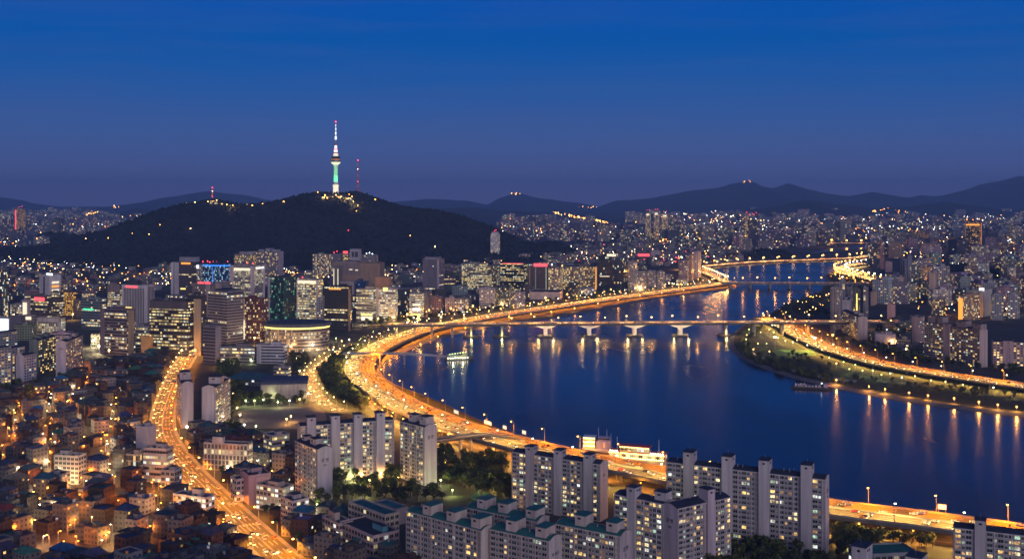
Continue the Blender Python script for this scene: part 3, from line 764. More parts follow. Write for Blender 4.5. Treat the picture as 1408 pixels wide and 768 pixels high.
def block(x0, xs, x1, yt, yb, th, style, wall, lit, name, label, cat, group=None, roofc=(.05, .055, .07), ex=(), landm=None, bmax=60, bmin=9):
    """a building whose nearest vertical edge stands at (xs, yb), main face running left to x0, side face right to x1"""
    t = R_(th); c, s = math.cos(t), math.sin(t)
    C = G(xs, yb); h = (yb - yt) / F * C.y
    k0, k1 = (x0 - CX) / F, (x1 - CX) / F
    a = max(4, (C.x - k0 * C.y) / (c + k0 * s))
    den = s - k1 * c
    b = (k1 * C.y - C.x) / den if den > .02 and x1 > xs else 16
    b = max(bmin, min(bmax, b))
    ctr = C + Vector((-c, s, 0)) * (a / 2) + Vector((s, c, 0)) * (b / 2)
    r = root(name, (ctr.x, ctr.y, 0), -t, label, cat, group)
    m = MB(); m.prism([(-a / 2, -b / 2), (a / 2, -b / 2), (a / 2, b / 2), (-a / 2, b / 2)], 0, h, 'paint', (*wall, lit), top='roof_paint', topcol=roofc, sty=style)
    m.obj('wall', r); roof_on(r, a, b, h, roofc, pc=wall)
    occ(ctr.x, ctr.y, max(a, b) * .5)
    if not any(e[0] in ('top', 'notop') for e in ex) and min(a, b) > 7:
        shed(r, R.uniform(-.2, .2) * a, R.uniform(-.1, .1) * b, a * R.uniform(.25, .45), b * R.uniform(.3, .5), h, R.uniform(2.5, 4.5), tuple(v * .9 for v in wall))
        if a > 18:
            m = MB()
            for _ in range(3):
                x, y = R.uniform(-.4, .4) * a, R.uniform(-.35, .35) * b; m.box(x - 1.2, x + 1.2, y - .9, y + .9, h + .05, h + 1.6, 'steel')
            m.obj('rooftop_plant', r)
    for e in ex:
        kd = e[0]
        if kd == 'panel':          # ('panel', face, u0, u1, z0, z1, colour)  a plain wall panel standing proud
            _, f, u0, u1, z0, z1, col = e; m = MB()
            if f == 'm': m.box(-a / 2 + u0 * a, -a / 2 + u1 * a, -b / 2 - .5, -b / 2 - .01, z0 * h, z1 * h, 'paint', col)
            else: m.box(a / 2 + .01, a / 2 + .5, -b / 2 + u0 * b, -b / 2 + u1 * b, z0 * h, z1 * h, 'paint', col)
            m.obj('wall_panel', r)
        elif kd == 'sign':         # ('sign', face, u0, u1, z0, z1, material)
            _, f, u0, u1, z0, z1, mt = e; m = MB()
            if f == 'm': m.box(-a / 2 + u0 * a, -a / 2 + u1 * a, -b / 2 - .9, -b / 2 - .55, z0 * h, z1 * h, mt)
            else: m.box(a / 2 + .55, a / 2 + .9, -b / 2 + u0 * b, -b / 2 + u1 * b, z0 * h, z1 * h, mt)
            m.obj('sign', r)
        elif kd == 'band':         # a strip of light round the main and side faces
            _, z0, z1, mt = e; m = MB()
            m.box(-a / 2, a / 2 + .4, -b / 2 - .4, -b / 2 - .02, z0 * h, z1 * h, mt); m.box(a / 2 + .02, a / 2 + .4, -b / 2, b / 2, z0 * h, z1 * h, mt); m.obj('light_band', r)
        elif kd == 'top':          # ('top', u0, u1, v0, v1, height, colour)
            _, u0, u1, v0, v1, hh, col = e
            m = MB(); m.box(-a / 2 + u0 * a, -a / 2 + u1 * a, -b / 2 + v0 * b, -b / 2 + v1 * b, h, h + hh, 'paint', col)
            m.box(-a / 2 + u0 * a + .5, -a / 2 + u1 * a - .5, -b / 2 + v0 * b + .5, -b / 2 + v1 * b - .5, h + hh, h + hh + .4, 'roof_paint', roofc); m.obj('rooftop_house', r)
        elif kd == 'beacon':       # ('beacon', [(u, dz)...], material)
            for u, dz in e[1]:
                m = MB(); x = -a / 2 + u * a; m.tube((x, 0, h), (x, 0, h + dz), .25, .2, 'dark_steel', 5); m.ball((x, 0, h + dz), 1.0, e[2], 6, 4); m.obj('beacon', r)
        elif kd == 'rsign':        # a sign standing on the roof
            _, u0, u1, z0, z1, mt = e; m = MB(); m.box(-a / 2 + u0 * a, -a / 2 + u1 * a, -b / 2 + .8, -b / 2 + 1.2, h + z0, h + z1, mt)
            m.tube((-a / 2 + u0 * a + .5, -b / 2 + 1.6, h), (-a / 2 + u0 * a + .5, -b / 2 + 1.6, h + z1), .15, .15, 'steel', 4); m.tube((-a / 2 + u1 * a - .5, -b / 2 + 1.6, h), (-a / 2 + u1 * a - .5, -b / 2 + 1.6, h + z1), .15, .15, 'steel', 4)
            m.obj('rooftop_sign', r)
        elif kd == 'mast':
            m = MB(); x = -a / 2 + e[1] * a; m.tube((x, 0, h), (x, 0, h + e[2]), .6, .15, 'red_paint', 5); m.obj('mast', r)
    if landm: landmark((x0 + x1) / 2, (yt + yb) / 2, landm)
    return r, a, b, h

# ---- windows of the near apartment blocks: each a framed pane of its own
WCACHE = {}
def window_mesh(wd, ht, mat):
    key = (round(wd, 1), round(ht, 1), mat)
    if key in WCACHE: return WCACHE[key]
    m = MB(); window_geo(m, 0, 0, wd, ht, mat); WCACHE[key] = m.mesh('window'); return WCACHE[key]
def window_geo(m, x, z, wd, ht, mat, y=0.0):
    f = .12
    for x0, x1, z0, z1 in ((-wd / 2, wd / 2, -f, 0), (-wd / 2, wd / 2, ht, ht + f), (-wd / 2, -wd / 2 + f, 0, ht), (wd / 2 - f, wd / 2, 0, ht), (-.05, .05, 0, ht)):
        m.box(x + x0, x + x1, y - .14, y - .005, z + z0, z + z1, 'window_frame')
    m.face([(x - wd / 2 + f, y - .06, z), (x + wd / 2 - f, y - .06, z), (x + wd / 2 - f, y - .06, z + ht), (x - wd / 2 + f, y - .06, z + ht)], mat)
    m.box(x - wd / 2 - .1, x + wd / 2 + .1, y - .3, y - .004, z - f - .1, z - f, 'window_frame')
LITM = ['pane_yellow', 'pane_yellow', 'pane_pale', 'pane_pale', 'pane_green', 'pane_dim', 'pane_dim', 'pane_white']

def lettering(parent, txt, size, loc, rot, col=(.03, .035, .05)):
    cu = bpy.data.curves.new('lettering', 'FONT'); cu.body = txt; cu.size = size; cu.extrude = .06; cu.align_x = 'CENTER'; cu.align_y = 'CENTER'; cu.offset = .04 * size / 3
    mt = MATS.get('letter') or plain('letter', col, .7, .05, 1); cu.materials.append(mt)
    o = bpy.data.objects.new('lettering_text', cu); COL.objects.link(o)
    bpy.context.view_layer.update(); me = bpy.data.meshes.new_from_object(o.evaluated_get(bpy.context.evaluated_depsgraph_get()))
    bpy.data.objects.remove(o); o = bpy.data.objects.new('lettering', me); COL.objects.link(o); o.parent = parent; o.location = loc; o.rotation_euler = rot
    return o

def slab(L, Rr, h, dep, name, label, towers=(), tex=5.5, wall=(.50, .47, .50), roofm='navy_roof', lit=.16, real=True, gable=None, gside='r', txt=None, tw=5.2, tdep=5.5, proj=1.3, wcol=None, cat='apartment block', group=None, sheds=(), ridge_h=1.7, landm=None, litm=None, yvis=800, endon=False):
    """a slab of flats between the roof corners L and Rr (pixels) of its main face"""
    A, B = G(L[0], L[1], h), G(Rr[0], Rr[1], h)
    v = B - A; ln = Vector((v.x, v.y)).length; ang = math.atan2(v.y, v.x)
    r = root(name, (A.x, A.y, 0), ang, label, cat, group)
    ca, sa = math.cos(ang), math.sin(ang)
    def W(x, y, z): return Vector((A.x + x * ca - y * sa, A.y + x * sa + y * ca, z))
    for q in range(int(ln // 10) + 1): occ(*W(min(ln, q * 10 + 3), dep / 2, 0)[:2], dep * .6)
    lit = lit * 1.4; nfl = max(3, round(h / 2.75)); fh = h / nfl
    # wall with pitched gable ends
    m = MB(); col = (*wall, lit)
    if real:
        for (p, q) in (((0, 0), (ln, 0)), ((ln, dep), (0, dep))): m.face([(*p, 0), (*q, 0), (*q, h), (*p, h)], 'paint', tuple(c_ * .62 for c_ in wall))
    else:
        for (p, q) in (((0, 0), (ln, 0)), ((ln, dep), (0, dep))):
            nb = max(1, round(ln / STY['apartment'][0])); o = R.randrange(0, 900) * 7
            m.face([(*p, 0), (*q, 0), (*q, h), (*p, h)], STY[real_style(lit)][2], col, [(o, 0), (o + nb, 0), (o + nb, nfl), (o, nfl)])
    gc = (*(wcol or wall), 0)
    if endon:
        m = MB()
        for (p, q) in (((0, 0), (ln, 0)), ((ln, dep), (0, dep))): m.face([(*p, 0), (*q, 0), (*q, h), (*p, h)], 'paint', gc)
        for x, s_ in ((.35, .9), (ln - 1.25, .9)): m.box(x, x + s_, -.3, -.004, 0, h + .8, 'paint', tuple(c_ * .9 for c_ in wall))
        m.face([(0, 0, h), (ln, 0, h), (ln * .75, 0, h + 1.8), (ln * .5, 0, h + 2.4), (ln * .25, 0, h + 1.8)], 'paint', gc)
        m.face([(0, dep, h), (ln, dep, h), (ln * .5, dep, h + 2.4)], 'paint', gc)
    for x, o in ((0, 1), (ln, 0)):
        if endon:
            nb = max(1, round(dep / 3.6)); oo = R.randrange(0, 900) * 7; a_, b_ = ((x, dep), (x, 0)) if o else ((x, 0), (x, dep))
            m.face([(*a_, 0), (*b_, 0), (*b_, h), (*a_, h)], STY['apartment'][2], col, [(oo, 0), (oo + nb, 0), (oo + nb, nfl), (oo, nfl)]); continue
        g = [(x, 0, 0), (x, 0, h), (x, dep * .3, h + ridge_h * .75), (x, dep / 2, h + ridge_h), (x, dep * .7, h + ridge_h * .75), (x, dep, h), (x, dep, 0)]
        m.face(g if o else g[::-1], 'paint', gc)
    if real:
        # storey ledges and pilasters give the front its relief
        for f in range(nfl + 1):
            m.box(0, ln, -.16, -.002, f * fh - .16, f * fh + .16, 'paint', tuple(c_ * .85 for c_ in wall))
    m.obj('wall', r)
    m = MB()
    prof = [(-.35, h + .02), (dep * .3, h + ridge_h * .75 + .05), (dep / 2, h + ridge_h + .05), (dep * .7, h + ridge_h * .75 + .05), (dep + .35, h + .02)]
    if endon:
        m.face([(.3, .4, h + .3), (ln - .3, .4, h + .3), (ln - .3, dep - .4, h + .3), (.3, dep - .4, h + .3)], roofm); prof = []
    for (ya, za), (yb_, zb) in zip(prof, prof[1:]):
        m.face([(-.25 + .6, ya, za), (ln - .35, ya, za), (ln - .35, yb_, zb), (.35, yb_, zb)], roofm)
    m.box(0, ln, -.4, -.17, h - .35, h + .28, 'paint', wall); m.box(0, ln, dep + .01, dep + .3, h - .35, h + .28, 'paint', wall)
    rf = m.obj('roof', r)
    for q in range(int(ln / 9)):
        m = MB(); x, y = R.uniform(1, ln - 1), dep * R.uniform(.3, .7); m.tube((x, y, h + ridge_h * .5), (x, y, h + ridge_h + R.uniform(.8, 1.8)), .3, .3, 'steel', 6); m.obj('vent', rf)
    # stair towers
    tx = []
    for px in towers:
        kk = (px - CX) / F; t = (kk * A.y - A.x) / (v.x - kk * v.y); tx.append(max(tw / 2, min(ln - tw / 2, t * ln)))
    for x in tx:
        m = MB()
        m.box(x - tw / 2, x + tw / 2, -proj, -.004, 0, h + .3, 'paint', tuple(c_ * .96 for c_ in (wcol or wall)))
        m.box(x - tw / 2, x + tw / 2, -proj, tdep, h + .3, h + tex, 'paint', tuple(c_ * .98 for c_ in (wcol or wall)))
        for yy in (1.2, 3.2): m.box(x + tw / 2 + .002, x + tw / 2 + .1, yy - .5, yy + .5, h + tex - 2.2, h + tex - 1.0, 'glass_dark')
        m.box(x - .7, x + .7, -proj - .1, -proj - .003, h + tex - 2.2, h + tex - 1.2, 'glass_dark')
        st = m.obj('stair_tower', r)
        m = MB(); m.box(x - tw / 2 - .3, x + tw / 2 + .3, -proj - .3, tdep + .3, h + tex, h + tex + .4, roofm); m.obj('roof_cap', st)
        m = MB(); m.tube((x, 2, h + tex + .4), (x, 2, h + tex + 3.2), .07, .05, 'steel', 4); m.obj('aerial', st)
    for (px, hh, sw, sd) in sheds:
        kk = (px - CX) / F; t = (kk * A.y - A.x) / (v.x - kk * v.y); x = max(sw / 2, min(ln - sw / 2, t * ln))
        m = MB(); m.box(x - sw / 2, x + sw / 2, dep * .5 - sd / 2, dep * .5 + sd / 2, h + .5, h + hh, 'paint', wall)
        m.box(x - sw * .25, x + sw * .05, dep * .5 - sd / 2 - .08, dep * .5 - sd / 2 - .002, h + hh - 2, h + hh - 1.1, 'glass_dark'); st = m.obj('roof_house', r)
        m = MB(); m.box(x - sw / 2 - .3, x + sw / 2 + .3, dep * .5 - sd / 2 - .3, dep * .5 + sd / 2 + .3, h + hh, h + hh + .35, roofm); m.obj('roof_cap', st)
    if real:
        # bays between the towers
        spots = []; x = .9; kind = 0; pat = [2.7, 1.5, 2.7, 1.5, 2.1]
        while x < ln - 1.2:
            wd = pat[kind % len(pat)]; xc = x + wd / 2
            if xc + wd / 2 > ln - .5: break
            hit = [t_ for t_ in tx if abs(t_ - xc) < tw / 2 + wd / 2 + .25]
            if hit: x = hit[0] + tw / 2 + .45; kind = 0; continue
            for f in range(nfl):
                z = f * fh + .72; p = W(xc, 0, z)
                if PX(p)[1] < yvis: spots.append((p.y, xc, z, wd, min(1.62, fh - 1.05) if wd > 1.6 else 1.3, kind))
            x += wd + .42; kind += 1
        m = MB()
        rn = R.random
        cl = litm or LITM
        stack = {q: rn() for q in range(60)}
        spots.sort()
        rest = MB()
        for i, (_, xc, z, wd, ht, kd) in enumerate(spots):
            mt = R.choice(cl) if rn() < lit * (.4 + 1.5 * stack[kd % 60]) else R.choice(['glass_dark', 'glass_dark', 'glass_grey'])
            if i < 100:
                o = bpy.data.objects.new('window', window_mesh(wd, ht, mt)); COL.objects.link(o); o.parent = r; o.location = (xc, 0, z)
            else: window_geo(rest, xc, z, wd, ht, mt)
        if rest.f: tag(rest.obj('window_rows', r), kind='stuff')
        # pilasters between the bays
        pl = MB(); x = 3.6
        while x < ln - 2:
            x += 7.9
            if x < ln - 1 and all(abs(t_ - x) > tw / 2 + .5 for t_ in tx): pl.box(x - .28, x + .28, -.42, -.17, 0, h - .36, 'paint', tuple(c_ * 1.04 for c_ in wall))
        if pl.f: pl.obj('pilaster', r)
    if txt:
        x = ln if gside == 'r' else 0
        if gside == 'f': pass
        z = h - 7.5
        for i, t_ in enumerate(txt):
            lettering(r, t_, 2.6 if i == 0 else 1.8, (x + (.03 if gside == 'r' else -.03), dep / 2, z - 3.2 * i), (R_(90), 0, R_(90) if gside == 'r' else R_(-90)))
    if landm:
        p = PX(W(ln / 2, 0, h / 2)); landmark(p[0], p[1], landm)
    return r, ln, W
def real_style(lit): return 'apartment' if lit < .42 else 'apartment_warm'

WL = (.46, .43, .47); PINK = (.50, .43, .45)
AB = 'apartment_block'
slab((405.5, 605.6), (436.5, 618), 34, 11, AB, 'slab of flats beside the green court, blank lettered gable turned right, narrow windowed face left', towers=(), lit=.12, wall=(.42, .38, .38), wcol=WL, txt=['강 변', '101'], sheds=((425, 5, 7, 6), (412, 4, 5, 5)), landm='the lettered gable slab near the school yard')
slab((412, 586), (542, 577), 40, 11, AB, 'long pale slab of flats with four blank stair shafts behind the lettered gable slab', towers=(428, 461, 492, 523), tex=6, lit=.3, proj=1.8, wcol=WL, tw=6, wall=(.44, .42, .44), litm=['pane_yellow', 'pane_pale', 'pane_pale', 'pane_yellow', 'pane_green', 'pane_dim'], landm='the long slab with four stair shafts')
slab((550, 579), (583.7, 587.3), 40, 11, AB, 'tall slab of flats nearest the expressway bend, broad blank gable facing right', towers=(), lit=.22, wall=(.44, .42, .44), wcol=WL, txt=['강 변'], sheds=((562, 6, 7, 6), (578, 6.5, 7, 7)), landm='the tall slab by the expressway bend')
slab((703.5, 621), (825, 638.5), 35, 11, AB, 'long slab of flats with three stair towers in front of the river restaurant boats', towers=(729, 768, 809), tex=5.5, lit=.26, wcol=WL, txt=['63', '7'], proj=1.8, landm='the long slab in front of the restaurant boats')
slab((844, 679), (912, 693), 36, 11, AB, 'slab of flats with navy roof half hidden behind the pink gabled block', towers=(869,), tex=6, lit=.2, sheds=((917, 5.5, 7, 6),), landm='the navy roofed slab in the middle foreground')
slab((931.7, 699.4), (1005.4, 683), 36, 12, AB, 'pink slab of flats, lettered gable turned left and one tall stair tower', towers=(976,), tex=7, lit=.3, wall=PINK, wcol=(.48, .41, .47), txt=['강 변', '102'], gside='l', landm='the pink gabled block')
slab((916, 635), (1135, 659.5), 42, 11.5, AB, 'longest riverfront slab of flats with four tall stair towers and lettered right gable', towers=(947, 1000, 1051, 1109), tex=7.5, tdep=7, tw=5.8, proj=1.8, lit=.2, txt=['강 변', '103'], landm='the longest riverfront slab')
slab((1310.7, 725), (1450, 741), 30, 11, AB, 'slab of flats at the right edge with large lit windows below the viaduct', towers=(1348,), tex=5.5, lit=.4, landm='the slab at the lower right edge')
slab((1172, 776), (1292, 800), 33, 11, AB, 'slab of flats mostly below the frame, two boxy stair towers rising beside the green roof', towers=(1180, 1257), tex=9, tdep=8, tw=6.5, lit=.2, landm='the two boxy stair towers')
slab((558, 702), (661, 729.7), 33, 11, AB, 'cream walk-up slab with teal roof, three white stair houses and left end by the school', towers=(), roofm='teal_roof', lit=.1, wall=(.52, .43, .38), sheds=((585, 5.5, 6, 9), (618, 5.5, 6, 9), (652, 5.5, 6, 9)), wcol=(.52, .45, .42), landm='the cream teal roofed slab')
slab((673, 727), (754.8, 744), 33, 12, AB, 'cream teal roofed slab whose lettered gable faces the nearest low block', towers=(), roofm='teal_roof', lit=.08, wall=(.52, .42, .38), wcol=(.52, .46, .45), sheds=((700, 6, 6, 9), (741, 5.5, 6, 9)), txt=['ㅍ 011', '5'], landm='the lettered cream slab')
slab((639, 697), (738, 717), 33, 12, AB, 'cream slab with dark teal roof behind the nearest teal roofed slab', towers=(), roofm='teal_roof', lit=.08, wall=(.48, .42, .40), sheds=((660, 5.5, 6, 9), (689, 5.5, 6, 9), (727, 5, 6, 9)), landm='the rear cream slab')
slab((763, 719.7), (852.4, 737.3), 33, 12, AB, 'cream teal roofed slab below the boats, lettered gable turned right', towers=(), roofm='teal_roof', lit=.16, wall=(.50, .43, .40), wcol=(.50, .44, .46), sheds=((795, 6, 6, 8), (838, 5.5, 6, 8)), txt=['강 변', '5'], landm='the teal roofed slab below the boats')
# the pair of tall slabs seen end-on beside the boulevard
slab((249.4, 528), (266, 527), 38, 52, AB, 'left of two end-on tower slabs beside the boulevard, plain pinkish gable', towers=(), real=False, endon=True, lit=.2, wall=(.42, .37, .39), wcol=(.46, .40, .42), sheds=((258, 7, 9, 12),), landm='the end-on slabs by the boulevard')
slab((277.5, 533), (296.5, 533), 38, 48, AB, 'right of two end-on tower slabs beside the boulevard, pale lettered gable', towers=(), real=False, endon=True, lit=.2, wall=(.44, .40, .42), wcol=(.50, .46, .47), sheds=((287, 6, 10, 12),))
# left edge estate
EST = 'slabs of flats on the left edge estate'
slab((91, 470), (114, 461), 42, 11, AB, 'broad slab with blank pink gable and sign, right end of the left edge estate', real=False, lit=.2, wall=(.42, .37, .38), wcol=(.45, .40, .45), gside='l', txt=['강변', '11'], sheds=((100, 5, 9, 6), (108, 5, 9, 6)), landm='the pink gable slab on the left')
slab((53, 468), (77, 462), 38, 11, AB, 'dark greenish slab with many yellow rooms left of the pink gable', real=False, lit=.34, wall=(.16, .19, .17), sheds=((60, 5, 6, 6), (70, 5, 6, 6)), landm='the greenish lit slab on the left')
slab((33, 489), (50, 486), 34, 11, AB, 'slim pale slab in front of the greenish lit slab', real=False, lit=.12, wall=(.46, .44, .50))
slab((17, 479), (34, 476), 40, 11, AB, 'lilac slab with dark stair strip second from the left edge', real=False, lit=.2, wall=(.36, .34, .42))
slab((-12, 480), (15, 477), 44, 11, AB, 'pale slab with greenish rooms cut by the left edge', real=False, lit=.25, wall=(.34, .36, .38))
slab((-4, 458), (24, 455), 40, 11, AB, 'teal grey slab behind the left edge estate', real=False, lit=.15, wall=(.25, .28, .32))
# right bank
slab((1157, 426.6), (1180, 436), 31, 13, AB, 'right bank slab nearest the bridge end with plain pink gable and dome tanks', real=False, lit=.2, wall=(.36, .32, .32), wcol=(.48, .40, .38), sheds=((1171, 5, 8, 6), (1177, 5, 6, 6)), landm='the right bank slab by the bridge end')
slab((1271, 442.5), (1347, 454), 43, 12, AB, 'biggest right bank slab above the expressway with blank middle shaft and gable', towers=(1302,), tw=11, tex=2, real=False, lit=.26, wall=(.33, .27, .27), wcol=(.47, .37, .37), sheds=((1279, 9, 12, 9), (1291, 9, 9, 9), (1320, 8, 15, 9), (1342, 7, 12, 9)), landm='the biggest right bank slab')
o_, ln_, W_ = slab((1365.5, 469.5), (1440, 472), 30, 12, AB, 'pink slab at the right edge with tall vertical lettering', towers=(1386,), tw=11, tex=1.5, real=False, lit=.3, wall=(.38, .28, .30), wcol=(.46, .33, .37), landm='the slab with vertical lettering')
for i_, t_ in enumerate(['ㅏ', 'ㄴ', '강', 'ㅁ', 'ㅂ', '변', 'ㅁ', '이', '트']):
    lettering(o_, t_, 2.7, (17.4, -1.34, 27 - 2.9 * i_), (R_(90), 0, 0))
slab((1263, 436), (1271, 435), 40, 9, AB, 'narrow pink end wall left of the biggest right bank slab', real=False, lit=.1, wall=(.48, .36, .36), ridge_h=1)

OT = 'office_tower'; OB = 'office_building'; FL_ = 'apartment_tower'
WH = (.55, .52, .55); GR = (.22, .22, .25); DK = (.055, .055, .07); BE = (.42, .35, .30); BR_ = (.16, .12, .12)
# ---- downtown, left to right
block(-10, 4, 12, 371, 440, 25, 'curtain', GR, .16, OT, 'tall grey glass tower standing against the left edge', 'tower', landm='the glass tower on the left edge')
block(54, 68, 84, 379, 428, 35, 'blank', WH, 0, OT, 'white twin-slab tower carrying a bright white roof sign', 'tower', ex=(('rsign', .65, 1.25, .5, 4.5, 'sign_white'), ('panel', 'm', .42, .55, 0, .97, DK), ('sign', 'r', .2, .8, .45, .5, 'sign_orange'), ('sign', 'r', .2, .8, .56, .61, 'sign_cream'), ('sign', 'r', .2, .8, .67, .72, 'sign_orange'), ('sign', 'r', .2, .8, .78, .83, 'sign_cream'), ('notop',)), landm='the white twin-slab tower')
block(42, 65, 71, 407, 444, 20, 'office_row', BR_, .35, OB, 'dark office block with a red sign across its top floor', 'office block', ex=(('sign', 'm', .25, .85, .82, .95, 'sign_red'),), landm='the block with the red top sign')
block(69, 82, 86, 402, 438, 18, 'office_band', (.14, .11, .11), .4, OB, 'narrow dark striped office between the red sign and the golden grid', 'office block')
block(84, 99, 103, 402, 434, 20, 'orange_grid', (.22, .10, .04), .85, OB, 'small office glowing golden orange over its whole grid', 'office block', landm='the golden grid office')
block(101, 112, 118, 414, 436, 25, 'office_grid', (.22, .17, .16), .1, OB, 'dull brown office right of the golden grid office', 'office block')
block(112, 140, 146, 411, 453, 18, 'office_band', (.20, .24, .26), .35, OB, 'teal grey banded office with green lit floors above the trees', 'office block', ex=(('sign', 'm', .1, .6, .62, .68, 'sign_green'),))
block(48, 84, 90, 438, 463, 14, 'fins_lit', (.52, .42, .36), .9, 'civic_hall', 'low white hall with a lit colonnade and flared right wing', 'hall', ex=(('panel', 'm', .0, 1, .8, 1.0, (.58, .5, .46)), ('panel', 'm', .9, 1, 0, 1.0, (.58, .5, .46)), ('notop',)), landm='the lit colonnade hall')
block(-6, 13, 17, 437, 462, 15, 'blank', (.3, .3, .33), 0, OB, 'squat block on the left edge covered by a huge white screen', 'office block', ex=(('sign', 'm', .05, .95, .25, .95, 'sign_white'), ('notop',)))
block(14, 29, 32, 419, 434, 15, 'shop', (.5, .42, .38), .6, OB, 'low cream block with one bright lit floor near the left edge', 'office block', group=None)
block(30, 42, 46, 413, 442, 18, 'blank', (.42, .34, .32), 0, OB, 'plain cream wall block left of the red sign block', 'office block', ex=(('sign', 'm', .15, .6, .2, .9, 'sign_cream'), ('notop',)))
block(14, 29, 33, 435, 466, 15, 'blank', (.16, .14, .17), 0, OB, 'plain dark violet block right of the huge white screen', 'office block')
block(30, 44, 48, 434, 464, 15, 'office_grid', (.34, .28, .27), .1, OB, 'cream block with a pale lit top floor beside the colonnade hall', 'office block', ex=(('sign', 'm', .05, .95, .82, .96, 'sign_cream'), ('notop',)))
block(148, 165, 169, 392, 428, 18, 'office_band', (.24, .20, .18), .55, OT, 'brown topped office with yellow green floors beside the white fin tower', 'tower', ex=(('panel', 'm', 0, 1, .72, 1.0, (.24, .19, .18)),))
block(167.6, 202.8, 212.5, 393, 452, 20, 'fins', (.58, .53, .55), .05, OT, 'white tower of tall vertical fins with a pink red sign along its top', 'tower', ex=(('panel', 'm', 0, .08, 0, 1, WH), ('panel', 'm', .88, 1, 0, 1, WH), ('panel', 'm', .08, .88, .94, 1, WH), ('panel', 'm', .08, .88, 0, .1, WH), ('sign', 'm', .16, .62, .95, .99, 'sign_red'), ('sign', 'm', .1, .4, .46, .49, 'sign_yellow'), ('top', .1, .55, .2, .8, 7, DK)), landm='the white fin tower')
block(138, 174.5, 186, 426, 489, 22, 'office_band', (.17, .14, .17), .32, OT, 'broad brown office with striped floors and blank beige right end', 'tower', ex=(('panel', 'm', 0, .16, 0, 1, (.19, .15, .17)), ('panel', 'r', .15, .8, 0, .98, (.26, .23, .19)), ('rsign', .08, .2, -1, 2, 'sign_cream')), landm='the broad brown office')
block(185, 203, 208, 450, 482, 12, 'office_row', (.42, .42, .46), .35, OB, 'low white office with blue shaded floors between the two big dark offices', 'office block')
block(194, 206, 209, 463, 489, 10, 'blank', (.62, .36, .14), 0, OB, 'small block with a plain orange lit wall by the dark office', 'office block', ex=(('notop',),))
block(205.6, 259, 268, 415, 490, 16, 'office_row', (.06, .05, .055), .5, OT, 'wide black office with broken rows of bright yellow floors', 'tower', ex=(('panel', 'm', 0, 1, .86, 1, (.09, .08, .095)),), landm='the wide black office')
block(258, 277, 284, 407, 489, 24, 'office_grid', (.07, .065, .075), .14, OT, 'dark tower with one full height beige strip right of the wide black office', 'tower', ex=(('panel', 'm', .46, .98, 0, .95, (.44, .34, .24)),), landm='the dark tower with the beige strip')
block(235, 246.5, 250, 361.5, 412, 18, 'blank', (.66, .62, .64), 0, OT, 'slim white blank slab at the left end of the tall tower row', 'tower', ex=(('panel', 'm', .3, .42, 0, 1, (.3, .28, .3)), ('notop',)), landm='the slim white slab tower')
block(246, 263, 270, 360, 414, 16, 'office_row', (.14, .11, .12), .12, OT, 'brown tower behind the slim white slab with a lit crown', 'tower', ex=(('top', .0, 1.3, .1, .9, 9, (.28, .28, .34)), ('sign', 'm', .2, .95, .94, .985, 'sign_orange'), ('sign', 'm', .15, .55, .3, .33, 'sign_yellow')))
block(262, 275, 279, 365, 404, 14, 'office_grid', (.42, .42, .44), .3, OT, 'pale grey gridded tower between the brown tower and the blue lit tower', 'tower', ex=(('sign', 'm', .3, .9, .9, 1.02, 'sign_white'),))
block(275, 313, 317, 363, 404, 12, 'curtain_blue', (.03, .06, .2), .3, OT, 'glass tower outlined in electric blue light with red roof beacons', 'tower', ex=(('band', .93, .965, 'sign_blue'), ('sign', 'm', 0, .02, .05, .95, 'sign_blue'), ('sign', 'm', .45, .46, .05, .93, 'sign_blue'), ('beacon', [(.05, 4), (.22, 5), (.3, 3), (.42, 4), (.55, 4), (.95, 5)], 'lamp_red')), landm='the blue lit tower')
block(264, 289, 296, 391, 436, 20, 'office_grid', (.30, .25, .25), .1, OB, 'grey pink block with glowing red rings on its roof edge', 'office block', ex=(('rsign', .3, .62, 0, 4, 'sign_red'), ('rsign', .68, 1.0, 0, 4, 'sign_red'), ('panel', 'm', .75, 1, 0, 1, (.45, .35, .32))), landm='the block with red rings')
block(291, 301, 305, 391, 432, 14, 'blank', (.50, .38, .35), 0, OB, 'plain salmon block right of the red rings', 'office block')
block(302, 316, 319, 388, 430, 12, 'office_band', (.34, .32, .36), .12, OB, 'grey banded block under the blue lit tower', 'office block')
block(316, 350, 364, 366, 414, 22, 'fins_lit', (.42, .37, .36), .6, OT, 'twin tower with glowing white corner piers and lit top floor', 'tower', ex=(('panel', 'm', 0, .16, 0, 1, (.70, .56, .54)), ('panel', 'm', .84, 1, 0, 1, (.70, .56, .54)), ('panel', 'r', .82, 1, 0, 1, (.7, .62, .62)), ('sign', 'm', .18, .82, .87, .94, 'sign_cream'), ('sign', 'r', .1, .9, .92, .96, 'sign_white'), ('beacon', [(.3, 3), (.5, 5), (.72, 4)], 'lamp_red')), landm='the white cornered twin tower')
block(322, 340, 352, 350, 384, 25, 'apartment_warm', (.30, .26, .22), .5, FL_, 'stepped block of flats with yellow lit decks behind the twin tower', 'apartment tower', ex=(('top', .4, 1, 0, 1, 7, (.34, .32, .36)),))
block(352, 383, 389.5, 346, 384, 14, 'apartment_warm', (.24, .23, .27), .28, FL_, 'broad slab of flats on the hill foot with blank right end', 'apartment tower', ex=(('panel', 'r', 0, 1, 0, 1, (.42, .37, .43)), ('top', .1, .3, .1, .9, 5, (.3, .3, .34)), ('top', .4, .6, .1, .9, 8, (.3, .3, .34)), ('top', .7, .9, .1, .9, 5, (.3, .3, .34))), landm='the broad slab on the hill foot')
block(286, 312, 335, 402, 473, 38, 'office_band', (.30, .27, .30), .1, OT, 'large corner office, grey banded left side and dark spotted right side', 'tower', ex=(('top', .3, 1, .1, .9, 3, (.08, .08, .11)), ('panel', 'r', .0, 1, .95, 1.0, DK)), landm='the large grey corner office')
